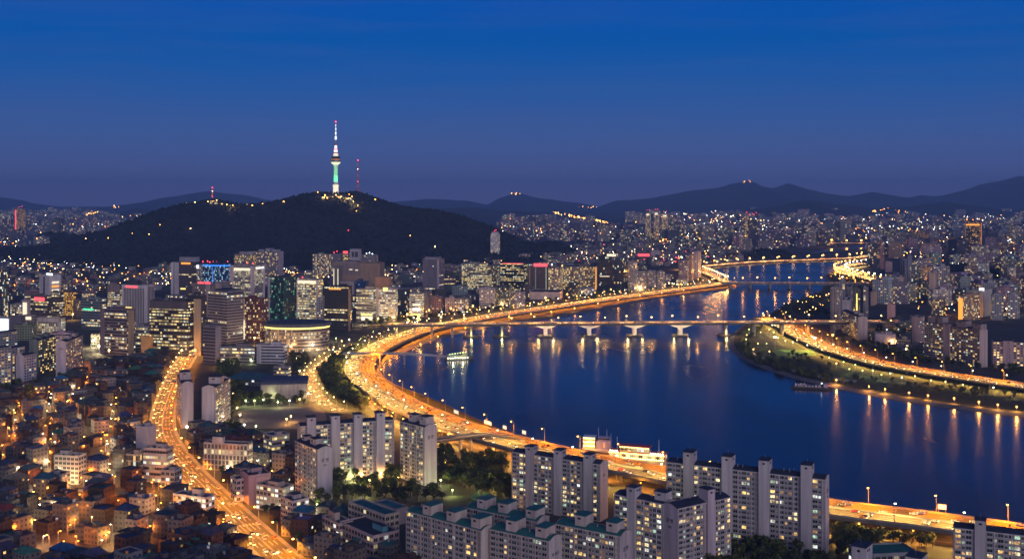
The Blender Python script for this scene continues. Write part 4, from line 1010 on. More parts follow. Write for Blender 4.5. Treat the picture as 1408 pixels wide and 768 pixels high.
block(334, 362, 369, 411, 470, 16, 'office_grid', (.16, .05, .05), .28, OT, 'dark red office with a bright lit left edge', 'tower', ex=(('panel', 'm', .0, .09, .05, 1.0, (.8, .6, .4)), ('sign', 'm', .0, .1, .05, .5, 'sign_cream')), landm='the dark red office')
block(368.5, 390, 409, 382, 446, 38, 'curtain_green', (.05, .07, .08), .2, OT, 'dark glass tower lit green on its left face with a white corner strip', 'tower', ex=(('panel', 'm', 0, .13, 0, 1, (.62, .55, .56)), ('notop',)), landm='the green lit glass tower')
block(408, 437, 444, 385, 450, 16, 'office_row', (.50, .44, .36), .92, OT, 'white framed tower with every floor lit yellow', 'tower', ex=(('panel', 'm', 0, .05, 0, 1, (.72, .62, .58)), ('panel', 'm', .92, 1, 0, 1, (.72, .62, .58)), ('sign', 'm', .05, .92, .93, .985, 'sign_cream'), ('beacon', [(.15, 3)], 'lamp_red')), landm='the white framed yellow tower')
block(436, 448, 452, 409, 452, 14, 'office_grid', (.56, .52, .54), .1, OB, 'small white gridded block right of the white framed tower', 'office block')
block(446, 479, 484, 394, 455, 12, 'office_row', (.045, .04, .045), .16, OT, 'near black office with a few glowing floors beside the white grid', 'tower', ex=(('sign', 'm', .2, .7, .93, .96, 'sign_orange'), ('panel', 'r', .0, .5, 0, .95, (.4, .28, .18))), landm='the near black office')
block(430, 452, 455, 350, 382, 12, 'apartment_warm', (.30, .28, .29), .42, FL_, 'white flats with yellow columns of rooms below the hill', 'apartment tower', ex=(('top', .35, .6, .1, .9, 4, (.36, .34, .38)),))
block(454, 467, 470, 350, 380, 12, 'apartment', (.26, .24, .30), .12, FL_, 'lilac flats with red roof beacons below the hill', 'apartment tower', ex=(('beacon', [(.3, 5), (.6, 8)], 'lamp_red'),))
block(466, 482, 485, 349, 378, 12, 'apartment_warm', (.24, .21, .2), .3, FL_, 'flats with spotted yellow rooms under a big red roof light', 'apartment tower', ex=(('rsign', .35, .75, 1, 7, 'sign_red'),))
block(481, 494, 497, 343, 380, 12, 'blank', (.40, .38, .44), 0, OB, 'pale lilac block with two dark upper windows on the hill foot', 'office block', ex=(('panel', 'm', .2, .45, .72, .92, DK), ('panel', 'm', .55, .85, .72, .92, DK), ('notop',)))
block(496, 516, 520, 351, 378, 12, 'office_grid', (.26, .26, .31), .12, OB, 'grey block with small white roof lights on the hill foot', 'office block', ex=(('beacon', [(.3, 4), (.5, 6), (.7, 3)], 'lamp_cool'),))
block(458, 522, 529, 362, 398, 10, 'blank', (.36, .24, .17), 0, 'concert_hall', 'great brown windowless hall spread below the hill', 'hall', ex=(('panel', 'm', .12, .6, .55, 1.0, (.26, .2, .19)), ('sign', 'm', .35, .42, .74, .77, 'sign_cream'), ('sign', 'm', .48, .54, .72, .75, 'sign_cream'), ('top', .05, .5, .1, .7, 4, (.28, .24, .24))), landm='the great brown hall')
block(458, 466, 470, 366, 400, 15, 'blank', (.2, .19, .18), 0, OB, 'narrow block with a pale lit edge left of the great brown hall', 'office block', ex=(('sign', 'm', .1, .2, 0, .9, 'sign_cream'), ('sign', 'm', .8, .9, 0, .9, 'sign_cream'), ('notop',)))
block(468, 486, 490, 388, 412, 14, 'blank', (.46, .36, .35), 0, OB, 'plain rosy block in front of the great brown hall', 'office block')
block(487, 503, 507, 387, 412, 12, 'curtain_blue', (.04, .07, .17), .04, OB, 'unlit deep blue glass block in front of the great brown hall', 'office block')
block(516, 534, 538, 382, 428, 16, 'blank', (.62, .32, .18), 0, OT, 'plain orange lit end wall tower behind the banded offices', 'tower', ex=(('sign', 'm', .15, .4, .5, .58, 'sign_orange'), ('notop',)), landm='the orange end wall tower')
block(490, 513, 517, 398, 442, 12, 'office_band', (.36, .33, .28), .35, OT, 'beige banded office with a very bright entrance floor', 'tower', ex=(('sign', 'm', .3, .95, .04, .16, 'sign_cream'), ('sign', 'm', .3, .95, .2, .24, 'sign_yellow'), ('top', .5, 1, .1, .9, 5, (.36, .33, .28))), landm='the beige banded office')
block(517, 543, 547, 398, 442, 10, 'office_band', (.46, .42, .42), .75, OT, 'white banded office with blank left tower and warm lit floors', 'tower', ex=(('panel', 'm', 0, .14, 0, 1.05, (.5, .4, .36)), ('sign', 'm', .38, .62, .96, 1.06, 'sign_yellow')), landm='the white banded office')
block(546, 560, 564, 398, 432, 14, 'curtain', (.10, .13, .18), .12, OB, 'dim blue grey block right of the white banded office', 'office block')
block(563, 579, 583, 404, 440, 12, 'office_band', (.32, .33, .38), .7, OB, 'blue grey block with three bright white floors at the riverside road', 'office block', ex=(('sign', 'm', .3, .95, .55, .63, 'sign_cream'), ('sign', 'm', .3, .95, .36, .46, 'sign_white'), ('sign', 'm', .25, .95, .12, .24, 'sign_yellow')))
block(578, 588, 592, 402, 432, 12, 'blank', (.15, .15, .17), 0, OB, 'slim dark grey block behind the red tinted block', 'office block')
block(581, 604, 611, 357, 406, 18, 'office_band', (.30, .26, .32), .06, OT, 'tall violet grey tower of fine stripes behind the riverside road', 'tower', ex=(('panel', 'm', .88, 1, 0, 1, (.42, .37, .42)), ('top', .1, .85, .1, .9, 5, (.3, .28, .32))), landm='the violet striped tower')
block(588, 606, 610, 409, 430, 12, 'apartment', (.32, .2, .2), .16, OB, 'red tinted block of rooms facing the riverside road', 'office block')
block(612, 624, 627, 410, 430, 12, 'apartment', (.36, .33, .38), .12, OB, 'pale lilac block of rooms next to the red tinted block', 'office block')
block(635, 667, 671, 363, 396, 8, 'office_row', (.36, .36, .30), .95, OT, 'office with bright greenish white rows on every floor', 'tower', landm='the greenish lit office')
block(642, 672, 676, 378, 398, 8, 'office_row', (.30, .30, .27), .9, OB, 'lower front wing of the greenish lit office', 'office block')
block(668, 683, 687, 366, 394, 12, 'office_grid', (.16, .14, .14), .35, OB, 'dark block with orange spotted rooms right of the greenish office', 'office block')
block(625, 640, 644, 412, 430, 10, 'shop', (.34, .30, .28), .45, OB, 'low lit block on the riverside road left of the white gridded block', 'office block')
block(659, 680, 684, 397, 424, 12, 'apartment_warm', (.52, .46, .48), .2, OT, 'white gridded block of rooms on the riverside road', 'tower', landm='the white gridded riverside block')
block(688, 720, 726, 362, 402, 14, 'office_row', (.035, .035, .045), .6, OT, 'black curved top office with a few yellow rows', 'tower', ex=(('sign', 'm', .1, .98, .985, 1.0, 'sign_red'), ('notop',)), landm='the black office with yellow rows')
block(684, 700, 705, 396, 424, 12, 'office_grid', (.10, .11, .11), .35, OB, 'dark green grey block with pale lit rooms below the black office', 'office block')
block(702, 709, 722, 403, 424, 40, 'apartment_warm', (.46, .38, .40), .3, OB, 'small pinkish block with lit rooms on the promenade', 'office block')
block(725, 754, 757, 367, 404, 10, 'fins', (.18, .13, .13), .12, OT, 'brown hotel wing with thin fins under a red roof sign', 'tower', ex=(('rsign', .3, .95, .5, 7, 'sign_red'), ('beacon', [(1.12, 4)], 'lamp_white')), landm='the brown hotel wing')
block(754, 770, 774, 369, 404, 10, 'apartment_warm', (.34, .27, .25), .55, OT, 'beige hotel wing with a warm grid of lit rooms', 'tower')
block(728, 770, 774, 402, 412, 8, 'blank', (.50, .42, .40), 0, OB, 'long low white podium in front of the hotel wings', 'office block', ex=(('notop',),))
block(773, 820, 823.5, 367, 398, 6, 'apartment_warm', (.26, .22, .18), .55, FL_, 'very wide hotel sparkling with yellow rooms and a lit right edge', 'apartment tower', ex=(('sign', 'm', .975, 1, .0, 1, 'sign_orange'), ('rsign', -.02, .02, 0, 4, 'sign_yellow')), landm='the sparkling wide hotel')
block(823, 842, 846, 353, 400, 10, 'curtain', (.03, .035, .045), .03, OT, 'dark blank glass tower with a pale lit roof sign', 'tower', ex=(('rsign', .6, 1.25, 1, 6, 'sign_cream'), ('mast', .05, 18), ('sign', 'm', .1, .8, .42, .44, 'sign_cream')), landm='the dark glass tower with the pale sign')
block(843, 858, 865, 355, 400, 22, 'curtain', (.12, .15, .22), .1, OT, 'bluish slim glass tower right of the dark blank glass tower', 'tower')
block(864, 873, 877, 360, 402, 14, 'apartment', (.36, .35, .36), .15, FL_, 'pale slim slab left of the comb-like riverside flats', 'apartment tower')
block(875, 889, 892, 374, 400, 8, 'apartment', (.38, .33, .33), .25, FL_, 'left third of the comb-like riverside flats', 'apartment tower')
block(890, 902, 904, 373, 399, 8, 'apartment', (.38, .33, .33), .25, FL_, 'middle third of the comb-like riverside flats', 'apartment tower')
block(903, 914, 917, 374, 398, 8, 'apartment', (.38, .33, .33), .25, FL_, 'right third of the comb-like riverside flats', 'apartment tower', landm='the comb-like riverside flats')
block(877, 895, 899, 347, 360, 8, 'blank', (.14, .1, .1), 0, OB, 'low block with a red glowing roof line far behind the riverside flats', 'office block', ex=(('sign', 'm', .0, .9, .6, .85, 'sign_red'), ('notop',)))
block(895, 908, 912, 345, 356, 8, 'blank', (.36, .3, .33), 0, OB, 'low pinkish plain block right of the red glowing roof line', 'office block')
block(933, 945, 949, 359, 388, 14, 'apartment', (.32, .26, .28), .15, FL_, 'mauve flats left of the tall pale slab by the bridge head', 'apartment tower')
block(946, 951, 954, 352, 386, 20, 'apartment_warm', (.4, .28, .24), .15, FL_, 'thin rosy flats between the mauve flats and the tall pale slab', 'apartment tower')
block(953, 960, 964, 347, 383, 20, 'apartment', (.46, .42, .46), .06, FL_, 'tall pale slab with thin vertical grooves near the bridge head', 'apartment tower', landm='the tall pale slab by the bridge head')
block(930, 945, 950, 385, 392, 10, 'shop', (.5, .42, .3), .9, OB, 'low bright restaurant on the riverbank below the mauve flats', 'office block')
lone = block(675, 685, 688, 322, 350, 18, 'apartment', (.62, .6, .66), .4, OT, 'lone white tower on the hillside with a red lit cap', 'tower', ex=(('top', .12, .88, .12, .88, 7, (.6, .55, .6)), ('beacon', [(.4, 11), (.6, 13)], 'lamp_red')), landm='the lone white hillside tower')
_p = hill_hit(681, 348); _s = _p.y / lone[0].location.y; lone[0].location = (_p.x, _p.y, _p.z - 3); lone[0].scale = (_s, _s, _s)
# ---- centre left
block(279, 296, 304, 450, 500, 26, 'office_band', (.22, .20, .23), .08, OT, 'narrow striped office with a blank right end near the boulevard head', 'tower', ex=(('panel', 'r', 0, 1, 0, 1, (.26, .24, .28)),), landm='the narrow striped office')
block(303, 350, 354, 478, 500, 6, 'office_band', (.16, .16, .19), .12, OB, 'long low dark striped block left of the white louvred block', 'office block', ex=(('sign', 'm', .0, .3, .1, .3, 'sign_cream'),))
block(353, 390, 395, 475, 500, 6, 'office_band', (.50, .50, .56), .06, OB, 'low white block of thin louvres with a blank left core', 'office block', ex=(('panel', 'm', 0, .17, 0, 1.06, (.46, .44, .48)),), landm='the white louvred block')
block(280, 340, 346, 612, 648, 12, 'fins_lit', (.44, .38, .33), .22, 'bank_hall', 'square civic building with tall white piers on the boulevard', 'hall', roofc=(.05, .06, .09), ex=(('top', .2, .45, .0, .3, 5, (.5, .45, .42)),), landm='the hall with tall white piers')
block(362, 374, 398, 600, 634, 52, 'office_row', (.42, .38, .36), .75, OB, 'mid rise office with bright striped right side left of the lettered gable slab', 'office block', roofc=(.03, .06, .12), landm='the bright striped office')
block(330, 342, 372, 655, 694, 60, 'blank', (.44, .27, .28), 0, 'shop_building', 'rose pink windowless building on the boulevard edge', 'shop building', ex=(('panel', 'r', .06, .94, .05, .95, (.46, .28, .3)),), landm='the rose pink building')
block(317, 325, 350, 660, 690, 55, 'shop', (.42, .36, .36), .25, 'shop_building', 'pale low shop left of the rose pink building', 'shop building')
block(352, 388, 404, 672, 706, 30, 'shop', (.40, .34, .30), .6, 'shop_building', 'bright fronted shop row between the rose pink building and the school', 'shop building')
block(386, 402, 425, 690, 726, 50, 'shop', (.46, .40, .40), .3, 'shop_building', 'pinkish corner shop building with stepped roof by the boulevard', 'shop building', landm='the pinkish corner shop')
block(75, 108, 114, 628, 666, 12, 'shop', (.56, .52, .44), .06, OB, 'pale five storey office with punched windows among the dark houses', 'office block', landm='the pale five storey office')
block(173, 190, 195, 626, 664, 14, 'curtain', (.42, .36, .27), .25, OB, 'beige framed block with one dark glass front by the boulevard', 'office block', landm='the beige framed glass block')
block(197, 229, 234, 618, 664, 14, 'office_band', (.36, .34, .34), .6, OB, 'white banded office at the boulevard bend', 'office block', landm='the white banded office at the bend')
block(187, 204, 213, 588, 640, 20, 'blank', (.40, .38, .43), 0, OT, 'blank lilac tower wall beside the boulevard bend', 'tower', landm='the blank lilac tower')
block(221, 240, 244, 648, 678, 14, 'shop', (.30, .28, .29), .3, 'shop_building', 'grey shop block just right of the white banded office', 'shop building')
block(238, 283, 290, 685, 706, 22, 'shop', (.46, .40, .40), .3, 'shop_building', 'long pinkish white low block below the boulevard crossing', 'shop building', roofc=(.10, .10, .14), landm='the low block below the crossing')
block(443, 466, 470, 721, 755, 52, 'shop', (.46, .36, .31), .3, 'school_building', 'pinkish school wing with lit classrooms facing the shop street', 'school', roofc=(.03, .07, .09))
block(467, 513, 549, 738, 774, 50, 'shop', (.44, .34, .34), .18, 'school_building', 'rounded pinkish school block with cluttered dark roof', 'school', roofc=(.03, .035, .045), ex=(('top', .6, .9, .5, .7, 3, (.1, .28, .34)),), landm='the rounded school block')
block(479, 529.5, 549, 709, 752.6, 48, 'shop', (.44, .38, .32), .2, 'school_building', 'school hall under a broad flat teal roof', 'school', roofc=(.015, .12, .14), ex=(('notop',),), landm='the teal roofed school hall')
block(515, 545, 560, 701, 722, 48, 'blank', (.30, .26, .28), 0, 'school_building', 'low hall with green blue roof right behind the school hall', 'school', roofc=(.02, .15, .17), ex=(('notop',),))
block(1186, 1262, 1300, 760, 800, -8, 'shop', (.20, .22, .24), .1, 'sports_hall', 'low hall with sagging green roof beneath the viaduct', 'hall', roofc=(.02, .14, .11), ex=(('notop',),))
# ---- right bank named blocks
block(1142, 1149, 1156, 397, 455, 30, 'apartment', (.36, .32, .32), .06, FL_, 'tall grooved flats at the river edge, leftmost of the right bank cluster', 'apartment tower', ex=(('top', .1, .5, .1, .9, 3, (.34, .3, .3)),), landm='the grooved flats at the river edge')
block(1154, 1162, 1165, 385, 440, 18, 'apartment', (.32, .31, .34), .08, FL_, 'tallest narrow flats of the right bank cluster', 'apartment tower', ex=(('beacon', [(.5, 4)], 'lamp_cool'),))
block(1164, 1170, 1174, 395, 436, 20, 'apartment', (.32, .31, .34), .1, FL_, 'slim grey flats behind the sloped roof flats', 'apartment tower')
block(1158, 1168, 1173, 413, 450, 20, 'blank', (.38, .36, .39), 0, FL_, 'plain flats with a sloping parapet behind the pink gable slab', 'apartment tower')
block(1173, 1183, 1187, 397, 440, 14, 'apartment_warm', (.10, .12, .10), .12, FL_, 'dark green flats with one golden stair strip', 'apartment tower', ex=(('sign', 'm', .45, .58, .1, .85, 'sign_yellow'),))
block(1187, 1194, 1197.5, 396, 435, 18, 'apartment', (.32, .31, .35), .12, FL_, 'grey flats right of the golden stair strip', 'apartment tower')
block(1197, 1201, 1206, 402, 420, 30, 'blank', (.48, .34, .26), 0, OB, 'short orange tinted block right of the right bank cluster', 'office block')
block(1220, 1231, 1236, 419, 442, 20, 'blank', (.50, .32, .3), 0, OB, 'small rosy block among the dark right bank yards', 'office block')
block(1231, 1242, 1249, 381, 410, 24, 'blank', (.48, .36, .33), 0, FL_, 'broad peach end wall where the riverbend road vanishes', 'apartment tower', landm='the broad peach end wall')
block(1192, 1206, 1211, 334, 368, 18, 'curtain', (.16, .17, .24), .12, FL_, 'dark blue tower left of the reddish strip tower', 'apartment tower', landm='the dark blue tower by the upper river')
block(1210, 1216, 1219, 332, 370, 16, 'apartment', (.36, .2, .22), .12, FL_, 'narrow reddish strip tower by the upper river', 'apartment tower')
block(1218, 1227, 1231, 360, 374, 14, 'blank', (.34, .26, .27), 0, OB, 'squat dim rose block below the reddish strip tower', 'office block')
block(1238, 1244, 1249, 358, 402, 24, 'apartment', (.26, .27, .33), .05, FL_, 'slim lilac tower behind the broad peach end wall', 'apartment tower')
block(1248, 1254, 1257, 352, 404, 20, 'blank', (.24, .24, .31), 0, FL_, 'thin unlit slate tower left of the greenish spotted tower', 'apartment tower')
block(1253, 1266, 1270, 366, 410, 14, 'apartment', (.16, .18, .19), .34, FL_, 'dark tower with greenish yellow spotted rooms', 'apartment tower')
block(1277, 1290, 1293, 375, 413, 12, 'apartment', (.46, .36, .31), .05, FL_, 'flats with a warm beige end wall in the right bank rows', 'apartment tower', ex=(('panel', 'm', .05, .75, 0, .97, (.50, .36, .28)),))
block(1292, 1306, 1312, 367, 412, 22, 'apartment', (.36, .35, .38), .12, FL_, 'tall grey stepped flats right of the warm beige end wall', 'apartment tower', ex=(('top', .1, .5, .1, .9, 6, (.36, .35, .38)),), landm='the grey stepped flats')
block(1328, 1349, 1355, 304, 354, 16, 'orange_grid', (.05, .04, .045), .3, OT, 'dark tower outlined in orange lights on the right', 'tower', ex=(('sign', 'm', .0, .9, .88, .92, 'sign_orange'), ('sign', 'r', .0, .3, .3, .95, 'sign_orange'), ('beacon', [(.1, 5), (.5, 4), (.9, 7)], 'lamp_orange')), landm='the orange outlined tower')
block(1292, 1301, 1306, 338, 354, 18, 'blank', (.24, .17, .18), 0, FL_, 'plain brown grey tower left of the golden deck', 'apartment tower')
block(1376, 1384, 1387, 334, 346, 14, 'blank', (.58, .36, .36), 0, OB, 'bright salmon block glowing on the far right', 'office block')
block(1385, 1401, 1406, 353, 378, 14, 'curtain', (.12, .20, .26), .1, OT, 'teal glass office near the right edge', 'tower', landm='the teal glass office')
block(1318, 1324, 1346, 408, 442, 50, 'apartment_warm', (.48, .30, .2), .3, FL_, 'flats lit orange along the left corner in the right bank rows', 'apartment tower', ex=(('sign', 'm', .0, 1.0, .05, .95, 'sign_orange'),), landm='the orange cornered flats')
block(1347, 1352, 1364, 400, 436, 40, 'blank', (.44, .42, .42), 0, FL_, 'pale end wall flats with a white roof light', 'apartment tower', ex=(('rsign', -.2, 1.2, 0, 5, 'sign_white'),))
block(1364, 1380, 1386, 406, 440, 18, 'apartment', (.38, .38, .40), .16, FL_, 'grey flats right of the white roof light', 'apartment tower')
block(1386, 1402, 1410, 405, 438, 18, 'apartment', (.40, .40, .44), .16, FL_, 'grey flats in the right bank rows against the right edge', 'apartment tower')
block(1386, 1393, 1402, 369, 402, 30, 'apartment_warm', (.42, .41, .42), .35, FL_, 'flats with yellow stair strips below the teal glass office', 'apartment tower')
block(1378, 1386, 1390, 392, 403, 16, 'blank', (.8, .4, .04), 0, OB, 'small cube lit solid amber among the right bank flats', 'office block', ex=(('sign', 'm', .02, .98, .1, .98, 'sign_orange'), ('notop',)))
block(1283, 1300, 1306, 412, 436, 14, 'apartment_warm', (.36, .28, .24), .4, FL_, 'flats with yellow strips left of the orange cornered flats', 'apartment tower')
block(1204, 1232, 1240, 460, 478, 14, 'blank', (.42, .36, .42), 0, 'sports_hall', 'low round cornered hall with dark blue roof beside the right bank yards', 'hall', roofc=(.02, .04, .07))
block(1233, 1252, 1258, 468, 484, 14, 'office_grid', (.44, .36, .26), .2, OB, 'low yellowish block right of the blue roofed hall', 'office block')
# far tall groups
for i, (a, b_, t) in enumerate(((887.5, 895, 292), (899, 906.5, 291), (910, 919, 294))):
    block(a, b_ - 1, b_, t, 333, 10, 'apartment_warm', (.24, .19, .2), .5, OT, ('left', 'middle', 'right')[i] + ' one of three tall red-capped towers on the skyline', 'tower', group='three red-capped skyline towers', ex=(('beacon', [(.25, 10), (.75, 10)], 'lamp_red'), ('sign', 'm', .2, .8, .9, .96, 'sign_cream')))
landmark(903, 310, 'the three red-capped towers')
block(1024, 1029, 1032, 297, 342, 14, 'apartment_warm', (.3, .25, .22), .4, OT, 'thin bright tower beside the dark red-crowned tower', 'tower', ex=(('beacon', [(.5, 14)], 'lamp_red'),))
block(1028, 1042, 1046, 302, 343, 12, 'curtain', (.08, .09, .15), .06, OT, 'dark red-crowned tower on the right skyline', 'tower', ex=(('beacon', [(.2, 18), (.5, 22), (.85, 26), (.65, 18)], 'lamp_red'),), landm='the dark red-crowned tower')
block(21, 26, 35, 287, 330, 30, 'orange_grid', (.18, .15, .2), .4, OT, 'tall red-edged tower far on the left plain', 'tower', ex=(('sign', 'm', .0, .25, .0, .96, 'sign_red'), ('beacon', [(.2, 8), (.9, 10)], 'lamp_red')), landm='the red-edged tower on the left plain')
block(66, 74, 78, 319, 337, 16, 'apartment_warm', (.5, .4, .25), .8, OT, 'golden lit flats in front of the low left hill', 'tower')
block(79, 85, 89, 323, 337, 16, 'apartment_warm', (.45, .38, .3), .6, OT, 'shorter golden lit flats beside the taller golden flats', 'tower')
block(924, 962, 967, 327.5, 333, 6, 'shop', (.8, .75, .5), .95, 'stadium', 'long stadium glowing yellow white in the far city', 'stadium', ex=(('sign', 'm', .0, .9, .2, .9, 'sign_cream'), ('notop',)), landm='the glowing stadium')
block(972, 984, 988, 317, 332, 8, 'curtain_blue', (.1, .2, .3), .5, OT, 'pale cyan tower right of the red-capped trio', 'tower')
block(984, 992, 996, 318, 333, 12, 'apartment_warm', (.4, .4, .2), .7, OT, 'yellow green lit slab in the far city', 'tower')
block(1003, 1010, 1013, 318, 334, 12, 'apartment_warm', (.4, .4, .2), .7, OT, 'second yellow green lit slab further right in the far city', 'tower')

# arena: an oval office with a stepped glowing front
p0 = G(402, 484); rr = root('oval_arena', (p0.x, p0.y + 31, 0), 0, 'oval flat topped building with glowing curved right front', 'arena'); occ(p0.x, p0.y + 31, 42)
def oval(rx, ry, n=40): return [(rx * math.cos(2 * math.pi * i / n), ry * math.sin(2 * math.pi * i / n)) for i in range(n)]
m = MB(); P_ = oval(41, 30); hh = 36.0
n_ = len(P_)
for i in range(n_):
    a_, b_ = P_[i], P_[(i + 1) % n_]; sty = 'office_grid' if i < 30 else 'office_row'
    L_ = math.hypot(b_[0] - a_[0], b_[1] - a_[1]); o = i * 5
    m.face([(*a_, 0), (*b_, 0), (b_[0] * 1.02, b_[1] * 1.02, hh * .8), (a_[0] * 1.02, a_[1] * 1.02, hh * .8)], STY[sty][2], (.30, .24, .23, .45), [(o, 0), (o + 4, 0), (o + 4, 7), (o, 7)])
m.obj('wall', rr)
m = MB(); m.prism(oval(42.2, 31.0), hh * .8 + .02, hh * .86, 'sign_yellow'); m.obj('light_band', rr)
m = MB(); m.prism(oval(44, 32.4), hh * .86 + .02, hh * .97, 'paint', (.10, .11, .15), bottom=True); m.prism(oval(39, 28), hh * .97, hh, 'roof_paint', (.05, .065, .09)); m.obj('roof', rr)
landmark(402, 462, 'the oval arena')
# the domed hall and the pavilion in the school park
p0 = G(386, 548); rr = root('domed_hall', (p0.x, p0.y + 18, 0), R_(8), 'grey fluted hall with shallow blue roof above the sandy yard', 'hall'); occ(p0.x, p0.y + 18, 24)
m = MB(); m.prism([(-22, -16), (22, -16), (22, 16), (-22, 16)], 0, 14, 'paint', (.34, .31, .32, .0), sty='blank')
for q in range(-20, 21, 4): m.box(q - .5, q + .5, -16.6, -16.02, 0, 13.8, 'paint', (.40, .37, .38))
m.obj('wall', rr)
m = MB()
for q in range(10):
    a0, a1 = math.pi * q / 10, math.pi * (q + 1) / 10
    m.face([(-23, -17 * math.cos(a0), 14 + 5 * math.sin(a0)), (23, -17 * math.cos(a0), 14 + 5 * math.sin(a0)), (23, -17 * math.cos(a1), 14 + 5 * math.sin(a1)), (-23, -17 * math.cos(a1), 14 + 5 * math.sin(a1))], 'roof_paint', (.05, .07, .13))
for x in (-23, 23): m.face([(x, -17 * math.cos(math.pi * q / 10), 14 + 5 * math.sin(math.pi * q / 10)) for q in range(11)], 'roof_paint', (.05, .07, .13))
m.obj('roof', rr)
block(376, 396, 400, 505, 524, 10, 'office_row', (.3, .28, .28), .5, OB, 'small block with a bright lit floor behind the domed hall', 'office block')
p0 = G(338, 530); rr = root('pavilion', (p0.x, p0.y + 16, 0), R_(-6), 'wide low pavilion with teal hipped roof in the dark park', 'pavilion'); occ(p0.x, p0.y + 16, 22)
m = MB(); m.prism([(-20, -13), (20, -13), (20, 13), (-20, 13)], 0, 6, 'paint', (.18, .18, .2, .2), sty='shop'); m.obj('wall', rr)
m = MB(); m.prism([(-23, -16), (23, -16), (23, 16), (-23, 16)], 6, 11, 'roof_paint', (.03, .10, .13), P1=[(-12, -4), (12, -4), (12, 4), (-12, 4)], bottom=True); m.obj('roof', rr)
# ================================================================== OLD TOWN HOUSES (lower left)
WALLS = [('red brick', (.13, .045, .035)), ('brown brick', (.10, .055, .045)), ('brown brick', (.08, .05, .045)), ('cream', (.27, .23, .19)), ('grey', (.12, .12, .135)), ('grey', (.16, .16, .18)), ('white', (.36, .35, .36)), ('tan', (.18, .13, .10)), ('shaded brick', (.06, .034, .032)), ('bluish grey', (.11, .13, .17))]  # wall tones kept low, the shade over the old town put into the colour
ROOFS = [('green', (.02, .085, .07)), ('blue', (.025, .075, .17)), ('slate', (.03, .042, .065)), ('slate', (.035, .045, .06)), ('dark grey', (.035, .04, .05)), ('grey', (.09, .10, .12)), ('rust red', (.10, .035, .03)), ('teal', (.015, .085, .105)), ('dark blue', (.02, .038, .085)), ('dark blue', (.016, .03, .065))]
def house_geo(m, a, b, h, wall, roof, hip, lit, rnd, org=None, rm=None, parts=None):
    wm = parts[0] if parts else m; rm_ = parts[1] if parts else m
    P = [(-a / 2, -b / 2), (a / 2, -b / 2), (a / 2, b / 2), (-a / 2, b / 2)]
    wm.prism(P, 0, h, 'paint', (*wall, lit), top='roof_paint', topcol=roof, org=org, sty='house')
    e = .5
    if hip:
        rm_.prism([(-a / 2 - e, -b / 2 - e), (a / 2 + e, -b / 2 - e), (a / 2 + e, b / 2 + e), (-a / 2 - e, b / 2 + e)], h + .02, h + min(a, b) * .28, 'roof_paint', roof, org=org, P1=[(-a * .22, -b * .06), (a * .22, -b * .06), (a * .22, b * .06), (-a * .22, b * .06)], bottom=True)
    else:
        t = .3
        rm_.prism([(-a / 2 + t, -b / 2 + t), (a / 2 - t, -b / 2 + t), (a / 2 - t, b / 2 - t), (-a / 2 + t, b / 2 - t)], h - .2, h + .08, 'roof_paint', roof, org=org)
        for q in ([(-a / 2, -b / 2 - .08), (a / 2, -b / 2 - .08), (a / 2, -b / 2 + t), (-a / 2, -b / 2 + t)], [(-a / 2, b / 2 - t), (a / 2, b / 2 - t), (a / 2, b / 2 + .08), (-a / 2, b / 2 + .08)], [(-a / 2 - .08, -b / 2 + t), (-a / 2 + t, -b / 2 + t), (-a / 2 + t, b / 2 - t), (-a / 2 - .08, b / 2 - t)], [(a / 2 - t, -b / 2 + t), (a / 2 + .08, -b / 2 + t), (a / 2 + .08, b / 2 - t), (a / 2 - t, b / 2 - t)]):
            rm_.prism(q, h + .01, h + .85, 'paint', tuple(v * .9 for v in wall), org=org)
OLD = [(-30, 545), (90, 530), (118, 512), (160, 500), (215, 492), (252, 492), (240, 520), (226, 560), (222, 590), (234, 620), (262, 652), (300, 692), (350, 740), (400, 800), (330, 860), (-60, 860)]
OLD2 = [(250, 590), (330, 600), (420, 640), (440, 700), (560, 760), (560, 800), (440, 800), (360, 730), (300, 672), (256, 632)]
cand = []
ang0 = R_(-38)
ca0, sa0 = math.cos(ang0), math.sin(ang0)
for i in range(-70, 70):
    for j in range(-70, 70):
        u, v = i * 13.2, j * 12.4
        x, y = -330 + u * ca0 - v * sa0, 800 + u * sa0 + v * ca0
        x += 14 * math.sin(y / 90) ; y += 10 * math.sin(x / 70)
        x += R.uniform(-2, 2); y += R.uniform(-2, 2)
        if y < 500: continue
        px, py = PX((x, y, 0))
        if not (pip(px, py, OLD) or pip(px, py, OLD2)): continue
        r = 4.9
        if buildable(x, y, r): cand.append((x, y))
cand.sort(key=lambda c: c[1])
houses = []
rest = MB()
def rough_rot(x, y): return ang0 + .35 * math.sin(y / 90) + R.uniform(-.12, .12) + (math.pi / 2 if R.random() < .5 else 0)
nh = 0
